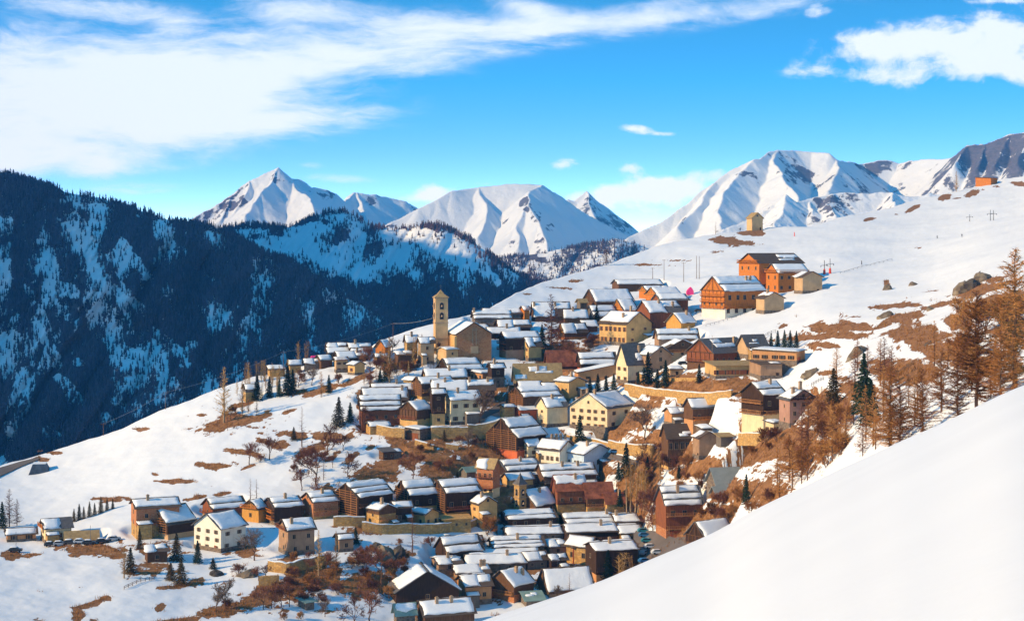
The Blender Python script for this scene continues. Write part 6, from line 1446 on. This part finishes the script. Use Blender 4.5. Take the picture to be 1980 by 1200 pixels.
# ================================================================ WALLS, POLES, CARS, LIFTS, ROCKS
def terrace(pts, hpx, label, m='stone_y', cap=True, thick=.7, name='retaining_wall', cat='wall', group='retaining walls'):
    """a dry wall following ground points given by its foot, hpx tall in the photograph"""
    P = []
    for i in range(len(pts) - 1):
        (x0, y0), (x1, y1) = pts[i], pts[i + 1]; n = max(1, int(math.hypot(x1 - x0, y1 - y0) / 7))
        for k in range(n): P.append(G(x0 + (x1 - x0) * k / n, y0 + (y1 - y0) * k / n))
    P.append(G(*pts[-1])); P = [Vector(p) for p in P]
    # smooth the line so the wall does not wander with the ground
    for _ in range(2): P = [P[0]] + [(P[i - 1] + P[i] * 2 + P[i + 1]) / 4 for i in range(1, len(P) - 1)] + [P[-1]]
    org = P[0].copy(); root = empty(name, org); tag(root, label, cat, group)
    V = []; Vc = []; rs = random.Random(int(pts[0][0]))
    for i, p in enumerate(P):
        d = (P[min(i + 1, len(P) - 1)] - P[max(i - 1, 0)]); d.z = 0; d.normalize(); nrm = Vector((d.y, -d.x, 0))
        if nrm.y > 0: nrm = -nrm
        h = hpx * p.y / F * (1 + rs.uniform(-.05, .05)); q = p - org
        a = q + nrm * .35; b = q - nrm * thick
        V += [a - Vector((0, 0, 2)), q + nrm * .05 + Vector((0, 0, h)), b + Vector((0, 0, h)), b - Vector((0, 0, 2))]
        t = .28 + rs.uniform(-.08, .1)
        Vc += [q + nrm * .12 + Vector((0, 0, h - .02)), q + nrm * .1 + Vector((0, 0, h + t * .7)), b + Vector((0, 0, h + t)), b - nrm * .6 + Vector((0, 0, h - .02))]
    def strip(V):
        mb = MB(); n = len(V) // 4; Fq = []
        for i in range(n - 1):
            for k in range(4): Fq.append((i * 4 + k, i * 4 + (k + 1) % 4, i * 4 + 4 + (k + 1) % 4, i * 4 + 4 + k))
        Fq += [(0, 3, 2, 1), tuple((n - 1) * 4 + k for k in range(4))]
        mb.add(V, Fq); return mb
    strip(V).obj('wall', M[m], root)
    if cap: strip(Vc).obj('snow_cap', M['snow'], root)
    return root
terrace([(700, 1026), (740, 1030), (800, 1030), (850, 1028), (905, 1020)], 18, 'long yellow terrace wall under the racked barns')
terrace([(645, 1018), (706, 1016)], 18, 'yellow wall piece at the foot of the large black racked barn')
terrace([(905, 1020), (955, 1000)], 12, 'yellow wall rising right past the yellow dark-gabled house')
terrace([(728, 842), (754, 846), (782, 848)], 18, 'buttressed yellow wall left of the red-doored garage')
terrace([(834, 848), (875, 846), (905, 846)], 20, 'yellow wall right of the red-doored garage')
terrace([(802, 862), (830, 870), (838, 872)], 10, 'low curved yellow wall on the brown bank below the garage')
terrace([(862, 866), (886, 868)], 9, 'snow-topped short yellow wall above the brown bank')
terrace([(905, 838), (940, 835), (968, 826)], 17, 'buttressed stone wall climbing left of the huge red-based barn')
terrace([(1208, 752), (1260, 762), (1320, 768), (1370, 772), (1414, 766)], 12, 'long pale wall above the snow bank behind the orange wing')
terrace([(1176, 868), (1220, 876), (1262, 880)], 20, 'stone wall with dark archways right of the big cream house')
terrace([(1095, 850), (1140, 858), (1180, 866)], 12, 'low stone wall below the big cream house')
terrace([(518, 1104), (560, 1110), (575, 1104), (640, 1092)], 20, 'curved yellow wall under the red-balcony house')
terrace([(500, 1130), (540, 1128)], 18, 'ruined stone wall stub below the curved yellow wall', cap=False)
terrace([(1428, 846), (1474, 850)], 12, 'pale wall in front of the dark timber chalet')
terrace([(1290, 736), (1350, 734)], 6, 'picket-topped low wall before the red-gabled hall', cap=False)
def archway(px, py, w, h, parent_label):
    pass

def pole(px, py, hpx, label, arms=1, kind='utility_pole', group='poles on the snow field', m='wood_b', r=.12, double=False):
    p = G(px, py); h = hpx * p[1] / F; root = empty(kind, p); tag(root, label, kind.replace('_', ' '), group)
    b = MB(); b.bar((0, 0, -.8), (0, 0, h), r * 1.15, r * .8, 6); b.obj('post', M[m], root)
    if arms:
        c = MB(); c.bar((-1.0, 0, h - .5), (1.0, 0, h - .5), .07)
        c.obj('crossarm', M[m], root)
        for q in (-.9, 0, .9):
            i = MB(); i.bar((q, 0, h - .45), (q, 0, h - .15), .05); i.obj('insulator', M['frame_w'], root)
    return Vector(p) + Vector((0, 0, h - .2))
T = {}
T['a'] = pole(1262, 541, 22, 'short pole with crossarm, leftmost of the upper snow field')
T['b'] = pole(1284, 543, 40, 'tall thin pole directly above the long pavilion')
T['c'] = pole(1322, 546, 38, 'tall pole left of the close pair on the snow field')
T['d'] = pole(1347, 540, 44, 'left pole of the close tall pair above the orange chalets', 0)
T['e'] = pole(1352, 540, 44, 'right pole of the close tall pair above the orange chalets', 0)
T['f'] = pole(760, 658, 32, 'pole with crossarm on the skyline left of the church', group='valley power line poles')
T['g'] = pole(548, 724, 48, 'pole behind the golden thicket', group='valley power line poles')
T['h'] = pole(320, 793, 34, 'pole on the crest of the left slope', group='valley power line poles')
T['i'] = pole(200, 841, 24, 'lowest pole on the left slope crest', group='valley power line poles')
pole(175, 1056, 38, 'thin lamp pole between the parked cars', 0, 'street_lamp', None, 'metal', .07)
pole(31, 1064, 36, 'thin pole at the left edge of the parking', 0, 'street_lamp', None, 'metal', .07)
pole(1377, 748, 100, 'tall thin mast in front of the red-gabled hall', 0, 'flagpole', None, 'frame_w', .06)
pole(1449, 728, 62, 'thin mast before the yellow window annex', 0, 'flagpole', None, 'frame_w', .06)
M['wire'] = mottled('steel_cable', (.45, .45, .45), .1, 1, .4)
def wire(a, b, label, sag=.03, group='overhead wires', r=.035):
    mb = MB(); n = 14; pts = []
    a = Vector(a); b = Vector(b); L = (b - a).length
    for i in range(n + 1):
        t = i / n; p = a.lerp(b, t) - Vector((0, 0, 4 * sag * L * t * (1 - t))); pts.append(p)
    org = a.copy()
    V = []; Fs = []
    for i in range(n): mb.bar(pts[i] - org, pts[i + 1] - org, r, r, 3)
    o = mb.obj('power_line', M['wire'], None); o.location = org; tag(o, label, 'wire', group)
wire(T['i'], T['h'], 'wire spanning from the lowest crest pole to the next')
wire(T['h'], T['g'], 'wire running up from the crest pole to the golden thicket')
wire(T['g'], T['f'], 'long wire climbing over the shoulder hamlet against the blue forest')
_t = Vector(P3(846, 612, 668)); wire(T['f'], _t, 'wire from the skyline pole to the church tower')
wire(T['a'], T['c'], 'thin wire between poles on the upper snow field')

def car(px, py, yaw, col, label, group, snowy=0.0, kind='parked_car', L=4.2):
    p = G(px, py) + np.array([0, 0, .15]); root = empty(kind, p, math.radians(yaw)); tag(root, label, 'car', group)
    sc = L / 4.2
    prof = [(-2.1, .35), (2.1, .35), (2.12, .75), (1.9, .95), (1.1, 1.02), (.5, 1.48), (-1.35, 1.5), (-1.95, 1.0), (-2.1, .9)]
    b = MB(); b.prism([(x * sc, z * sc) for x, z in prof], 'y', -.85 * sc, .85 * sc)
    b.obj('body', col, root)
    g = MB(); gp = [(.95, 1.02), (.48, 1.42), (-1.3, 1.44), (-1.75, 1.02)]
    g.prism([(x * sc, z * sc) for x, z in gp], 'y', -.87 * sc, .87 * sc); g.obj('window', M['glass'], root)
    for x in (-1.3, 1.3):
        for y in (-.8, .8):
            w = MB(); w.bar((x * sc, (y - .1) * sc, .33 * sc), (x * sc, (y + .1) * sc, .33 * sc), .33 * sc, .33 * sc, 12); w.obj('wheel', M['tyre'], root)
    if snowy:
        sn = MB(); snow_sheet(sn, Vector((-1.4 * sc, -.8 * sc, 1.5 * sc)), Vector((1, 0, 0)), Vector((0, 1, 0)), Vector((0, 0, 1)), 1.9 * sc, 1.6 * sc, .22, int(px), 5, 5); sn.obj('snow_cover', M['snow'], root, True)
    return root
M['tyre'] = mottled('tyre_rubber', (.02, .02, .02), .2)
def paint(n, c):
    m, t, b = mat(n, .35); b.inputs['Base Color'].default_value = (*c, 1); b.inputs['Coat Weight'].default_value = .3
    t.l.new(t.ramp(t.noise(objpos(t), 1.5, 4), [(.3, tuple(q * .75 for q in c)), (.7, c)]), b.inputs['Base Color']); return m
PB, PW, PD, PT = paint('blue_paint', (.06, .22, .45)), paint('white_paint', (.72, .72, .72)), paint('dark_paint', (.05, .055, .065)), paint('teal_paint', (.04, .26, .32))
PS = paint('silver_paint', (.38, .4, .42))
g1 = 'cars parked below the cream house at the left'
for i, (x, y, c, w) in enumerate([(98, 1058, PD, 'first dark car in the left parking row'), (116, 1058, PS, 'silver car second in the left parking row'), (136, 1057, PD, 'third, dark car in the left parking row'), (155, 1056, PW, 'white car fourth in the left parking row'),
                                  (172, 1056, PD, 'fifth, dark car in the left parking row'), (198, 1053, PD, 'dark car at the right end of the left parking row'), (221, 1048, PS, 'lone silver car right of the left parking row'), (30, 1069, PD, 'dark snowed car near the left edge, by the thin pole')]):
    car(x, y, RNG.choice([12, 18, 8]), c, w, g1, 1)
g2 = 'cars in the small car park by the red-brown chalet'
car(1245, 1034, 8, PT, 'teal car at the back of the car park', g2); car(1247, 1043, 5, PB, 'blue car, second row of the car park', g2); car(1252, 1052, 5, PT, 'second teal car in the car park', g2)
car(1258, 1062, 12, PW, 'white car left of the foremost white hatchback', g2); car(1272, 1071, 12, PW, 'foremost white hatchback by the white crest', g2); car(1246, 1074, 60, PS, 'silver car at the left edge of the car park', g2)
car(1247, 1088, 20, PB, 'bright blue car half hidden by the white crest', g2)
g3 = 'cars beside the road in the village centre'
car(1136, 862, 20, PD, 'dark car below the pointed fir', g3); car(1165, 870, 10, PS, 'silver car on the road right of the pointed fir', g3, 1); car(1188, 873, 10, PB, 'blue car on the road above the blue gable', g3)
car(1322, 706, 10, PD, 'dark car left of the red-gabled hall', g3, 1); car(955, 1028 - 30, 0, PS, 'pale car on the terrace behind the yellow wall', g3) if False else None
car(1310, 585, 10, PD, 'dark car before the lower big orange chalet', 'cars by the orange chalets', 1); car(1326, 582, 10, PS, 'silver car next to the dark one by the orange chalets', 'cars by the orange chalets', 1)
car(1352, 604, 5, PD, 'dark car under the terrace of the lower orange chalet', 'cars by the orange chalets')
car(866, 1040, 25, PB, 'blue car below the yellow terrace wall', None, 1); car(800, 1024, 0, PW, 'white car on the terrace beside the low yellow house', None)

# ski lift pylons with red pads, drag-lift pylons, piste markers
def pylon(px, py, hpx, label, pad=True, group='ski lift pylons'):
    p = G(px, py); h = hpx * p[1] / F; root = empty('lift_pylon', p); tag(root, label, 'lift pylon', group)
    b = MB(); b.bar((0, 0, -1), (0, 0, h), .22, .14, 6); b.obj('mast', M['metal'], root)
    c = MB(); c.bar((-1.6, 0, h * .62), (1.6, 0, h * .66), .14); c.bar((-1.6, 0, h * .62), (-1.6, 0, h * .5), .2); c.bar((1.6, 0, h * .66), (1.6, 0, h * .54), .2); c.obj('crossbeam', M['metal'], root)
    if pad:
        q = MB(); q.bar((0, 0, 0), (0, 0, h * .3), .62, .5, 10); q.bar((0, 0, h * .3), (0, 0, h * .42), .5, .1, 10); q.obj('safety_pad', M['padred'], root)
M['padred'] = mottled('orange_red_pad', (.75, .08, .05), .1)
M['pink'] = mottled('pink_fabric', (.85, .06, .25), .12)
pylon(1594, 530, 27, 'left lift pylon with red pad beside the tallest orange chalet'); pylon(1605, 529, 29, 'right lift pylon with red pad beside the tallest orange chalet')
pylon(1875, 428, 14, 'small single lift pylon high on the snow field', False); pylon(1915, 426, 21, 'left of the twin lift pylons high on the snow field', False); pylon(1921, 426, 20, 'right of the twin lift pylons high on the snow field', False)
def marker(px, py, hpx, label, m='padred'):
    p = G(px, py); h = hpx * p[1] / F; b = MB(); b.bar((0, 0, -.4), (0, 0, h), .28, .2, 6); o = b.obj('piste_marker', M[m]); o.location = p; tag(o, label, 'marker', 'piste markers')
marker(1536, 456, 8, 'red piste marker right of the lone chapel'); marker(1666, 511, 8, 'dark thin piste marker on the open slope', 'metal')
def person(px, py, label, mcol):
    p = G(px, py); root = empty('person', p, RNG.uniform(0, 6)); tag(root, label, 'person')
    mb = MB()
    mb.bar((-.13, 0, 0), (-.1, 0, .85), .08, .11, 6); mb.bar((.13, .12, 0), (.1, 0, .85), .08, .11, 6); mb.bar((0, 0, .8), (0, 0, 1.42), .19, .22, 8); mb.bar((0, 0, 1.42), (0, 0, 1.52), .08, .07, 6)
    mb.bar((-.24, 0, 1.4), (-.32, .12, .85), .07, .05, 5); mb.bar((.24, 0, 1.4), (.32, -.1, .85), .07, .05, 5); mb.bar((0, 0, 1.5), (0, 0, 1.76), .1, .11, 8)
    mb.obj('body', mcol, root)
person(1860, 461, 'tiny skier in dark clothes on the upper snow field', PD); person(1812, 460, 'tiny skier in dark clothes left of the other on the snow field', PD)
# pink inflatable by the piste and its neighbour tent
def inflatable():
    p = G(1334, 569); s = F / p[1]; mb = MB(); w, h = 13 / s, 15 / s
    prof = [(-w / 2, 0), (w / 2, 0), (w * .52, h * .45), (w * .36, h * .72), (w * .1, h), (-w * .1, h * .86), (-w * .36, h * .62), (-w * .52, h * .4)]
    mb.prism(prof, 'y', -1.6, 1.6); o = mb.obj('inflatable_gate', M['pink']); o.location = p; tag(o, 'bright pink inflatable at the foot of the piste beside the orange chalet', 'inflatable')
inflatable()
def awning():
    p = G(608, 700); s = F / p[1]; mb = MB(); w, h = 15 / s, 10 / s
    root = empty('awning', p + np.array([0, 0, 4 / s]), .2); tag(root, 'red awning tent on the skyline in the shoulder hamlet', 'awning')
    mb.prism([(-w / 2, h * .5), (w / 2, h * .5), (w * .42, h), (-w * .42, h * .95)], 'y', -1.5, 1.5); mb.obj('canopy', M['pink'], root)
    for x in (-w / 2 + .1, w / 2 - .1):
        for y in (-1.4, 1.4): b = MB(); b.bar((x, y, -2), (x, y, h * .5), .06); b.obj('pole', M['metal'], root)
awning()
def tarp_hut():
    p = G(57, 918); s = F / p[1]; w, h = 44 / s, 20 / s; root = empty('tarp_shelter', p, math.radians(8)); tag(root, 'dark blue sheeted shelter with sloping ends alone on the left slope', 'shelter')
    b = MB(); b.add([(-1, -1, -2), (w, -1, -2), (w, 7, -2), (-1, 7, -2), (1.0, 1.0, h), (w * .66, 1.0, h), (w * .66, 5, h), (1.0, 5, h)], [(0, 3, 2, 1), (4, 5, 6, 7), (0, 1, 5, 4), (1, 2, 6, 5), (2, 3, 7, 6), (3, 0, 4, 7)])
    b.obj('cover', M['tarp'], root); e = MB(); e.box(.9, w * .68, .9, 5.1, h, h + .3); e.obj('snow_cover', M['snow'], root)
M['tarp'] = mottled('dark_sheeting', (.05, .07, .10), .5, .5, .6)
tarp_hut()
# fences
def fence(pts, hpx, label, posts, m='wood_b', rails=2, group=None, name='fence'):
    root = None; P = []
    n = posts
    seg = []
    tot = sum(math.hypot(pts[i + 1][0] - pts[i][0], pts[i + 1][1] - pts[i][1]) for i in range(len(pts) - 1))
    for k in range(n + 1):
        d = tot * k / n
        for i in range(len(pts) - 1):
            l = math.hypot(pts[i + 1][0] - pts[i][0], pts[i + 1][1] - pts[i][1])
            if d <= l + 1e-6 or i == len(pts) - 2: t = min(1, d / l); P.append(Vector(G(pts[i][0] + (pts[i + 1][0] - pts[i][0]) * t, pts[i][1] + (pts[i + 1][1] - pts[i][1]) * t))); break
            d -= l
    org = P[0].copy(); root = empty(name, org); tag(root, label, 'fence', group)
    h = hpx * org.y / F
    for p in P: b = MB(); b.bar(p - org - Vector((0, 0, .4)), p - org + Vector((0, 0, h)), .1, .09, 4); b.obj('post', M[m], root)
    for r_ in range(rails):
        b = MB()
        for a, c in zip(P[:-1], P[1:]): z = Vector((0, 0, h * (.9 - .4 * r_))); b.bar(a - org + z, c - org + z, .07)
        b.obj('rail', M[m], root)
fence([(240, 1138), (272, 1124), (298, 1118)], 7, 'dark wooden rail fence on the snow at lower left', 7)
fence([(1365, 630), (1400, 620), (1440, 607)], 4, 'rail fence up the snow below the lower big orange chalet', 9, 'metal', 1)
fence([(1625, 529), (1670, 515), (1725, 501)], 3, 'thin rope fence climbing the open snow slope at right', 12, 'metal', 1)
fence([(1465, 660), (1488, 645), (1500, 642)], 7, 'railing ramp behind the orange schoolhouse', 5, 'metal', 2)
fence([(1432, 838), (1470, 842)], 8, 'brown picket fence before the dark timber chalet', 12, 'wood_b', 2)
fence([(1569, 745), (1592, 735)], 6, 'snowed rail fence behind the pink house', 5, 'metal', 2)
fence([(793, 712), (850, 712)], 7, 'churchyard railing on the snow left of the church', 10, 'metal', 1)
# boulders
def boulder(px, py, wpx, hpx, label, col='rock', seed=0):
    p = G(px, py); s = F / p[1]; w, h = wpx / s, hpx / s; rs = np.random.RandomState(seed + int(px)); n1, n2 = 14, 9; V = []
    for i in range(n2):
        v = -.4 + 1.4 * i / (n2 - 1)
        for j in range(n1):
            a = 6.2832 * j / n1; r = math.cos(max(0, v) * 1.5) ** .9 * (1.25 - .25 * v)
            k = 1 + .35 * float(fbm(np.array(math.cos(a) * 1.3 + seed), np.array(math.sin(a) * 1.3 + v * 2), .8, 3, seed + 9))
            lean = .35 * math.sin(seed) * w * max(v, 0); V.append((math.cos(a) * w / 2 * r * k + lean, math.sin(a) * w / 2.2 * r * k, .8 * h * math.sin(v * 1.5) * (1 + .3 * float(fbm(np.array(a * 1.2 + seed), np.array(v * 3.0), 1.0, 2, seed + 2)))))
    Fs = [(i * n1 + j, i * n1 + (j + 1) % n1, (i + 1) * n1 + (j + 1) % n1, (i + 1) * n1 + j) for i in range(n2 - 1) for j in range(n1)]
    mb = MB(); mb.add(V, Fs + [tuple((n2 - 1) * n1 + j for j in range(n1))]); o = mb.obj('boulder', M[col]); o.location = p; tag(o, label, 'boulder', 'boulders')
M['rock'] = stone('boulder_rock', (.16, .12, .09), (.34, .27, .19), (.2, .16, .12), .4)
M['rockd'] = stone('dark_boulder_rock', (.06, .05, .045), (.16, .13, .1), (.1, .08, .07), .4)
for i, a in enumerate([(1866, 562, 34, 22, 'large tan boulder on the right snow field, left of the dark one'), (1880, 558, 34, 22, 'large dark boulder between two tan ones on the right snow field', 'rockd'), (1900, 545, 30, 20, 'brown boulder right of the large dark one on the snow field'),
                       (1716, 560, 16, 12, 'red-brown boulder alone on the open snow field'), (1766, 551, 14, 7, 'small tan boulder right of the red-brown one'), (1714, 612, 24, 12, 'flat boulder above the brown terraces at right'), (1800, 598, 12, 9, 'small boulder by the striped snow bank at right'),
                       (1654, 690, 26, 24, 'tall tan outcrop just above the big green pine'), (1670, 678, 22, 14, 'brown outcrop right of the tall tan one'), (1568, 722, 30, 16, 'brown boulder beside the hall at the end of the bank'),
                       (748, 1078, 34, 26, 'big tan boulder above the black barn'), (766, 1082, 26, 28, 'big dark boulder next to the tan one above the black barn', 'rockd'), (732, 1066, 22, 16, 'dark boulder left of the big tan one', 'rockd'), (1796, 666, 12, 8, 'black stone on the brown slope at right', 'rockd'),
                       (700, 1085, 16, 10, 'small dark rock under the terrace', 'rockd'), (478, 1112, 30, 16, 'rocky lump beside the curved yellow wall'), (420, 1108, 22, 12, 'rock below the white house', 'rockd')]):
    boulder(*a[:5], col=(a[5] if len(a) > 5 else 'rock'), seed=i * 3)
# roads: sheets laid on the ground
def road(name, pts, width_px, m, lift=.25):
    P = []
    for i in range(len(pts) - 1):
        n = max(2, int(math.hypot(pts[i + 1][0] - pts[i][0], pts[i + 1][1] - pts[i][1]) / 6))
        for k in range(n): t = k / n; P.append((pts[i][0] + (pts[i + 1][0] - pts[i][0]) * t, pts[i][1] + (pts[i + 1][1] - pts[i][1]) * t, width_px[i] + (width_px[i + 1] - width_px[i]) * t))
    P.append((*pts[-1], width_px[-1])); V = []; nc = 5
    for (x, y, w) in P:
        for k in range(nc): g = G(x, y - w / 2 + w * k / (nc - 1)); V.append((g[0], g[1], g[2] + lift))
    me = np_mesh(name, V, grid_faces(len(P), nc), m, True); tag(link(name, me), kind='structure')
road('road', [(-60, 938), (0, 914), (30, 903), (75, 888)], [24, 17, 11, 4], M['asphalt'], .4)
road('car_park', [(1225, 1060), (1262, 1062), (1300, 1058), (1345, 1050)], [60, 60, 36, 20], M['asphalt'], .35)
road('road', [(1100, 868), (1150, 872), (1200, 884), (1235, 895)], [10, 12, 12, 10], M['asphalt'], .3)
road('road', [(905, 815), (940, 800), (975, 780), (985, 740)], [10, 14, 16, 10], M['asphalt'], .3)
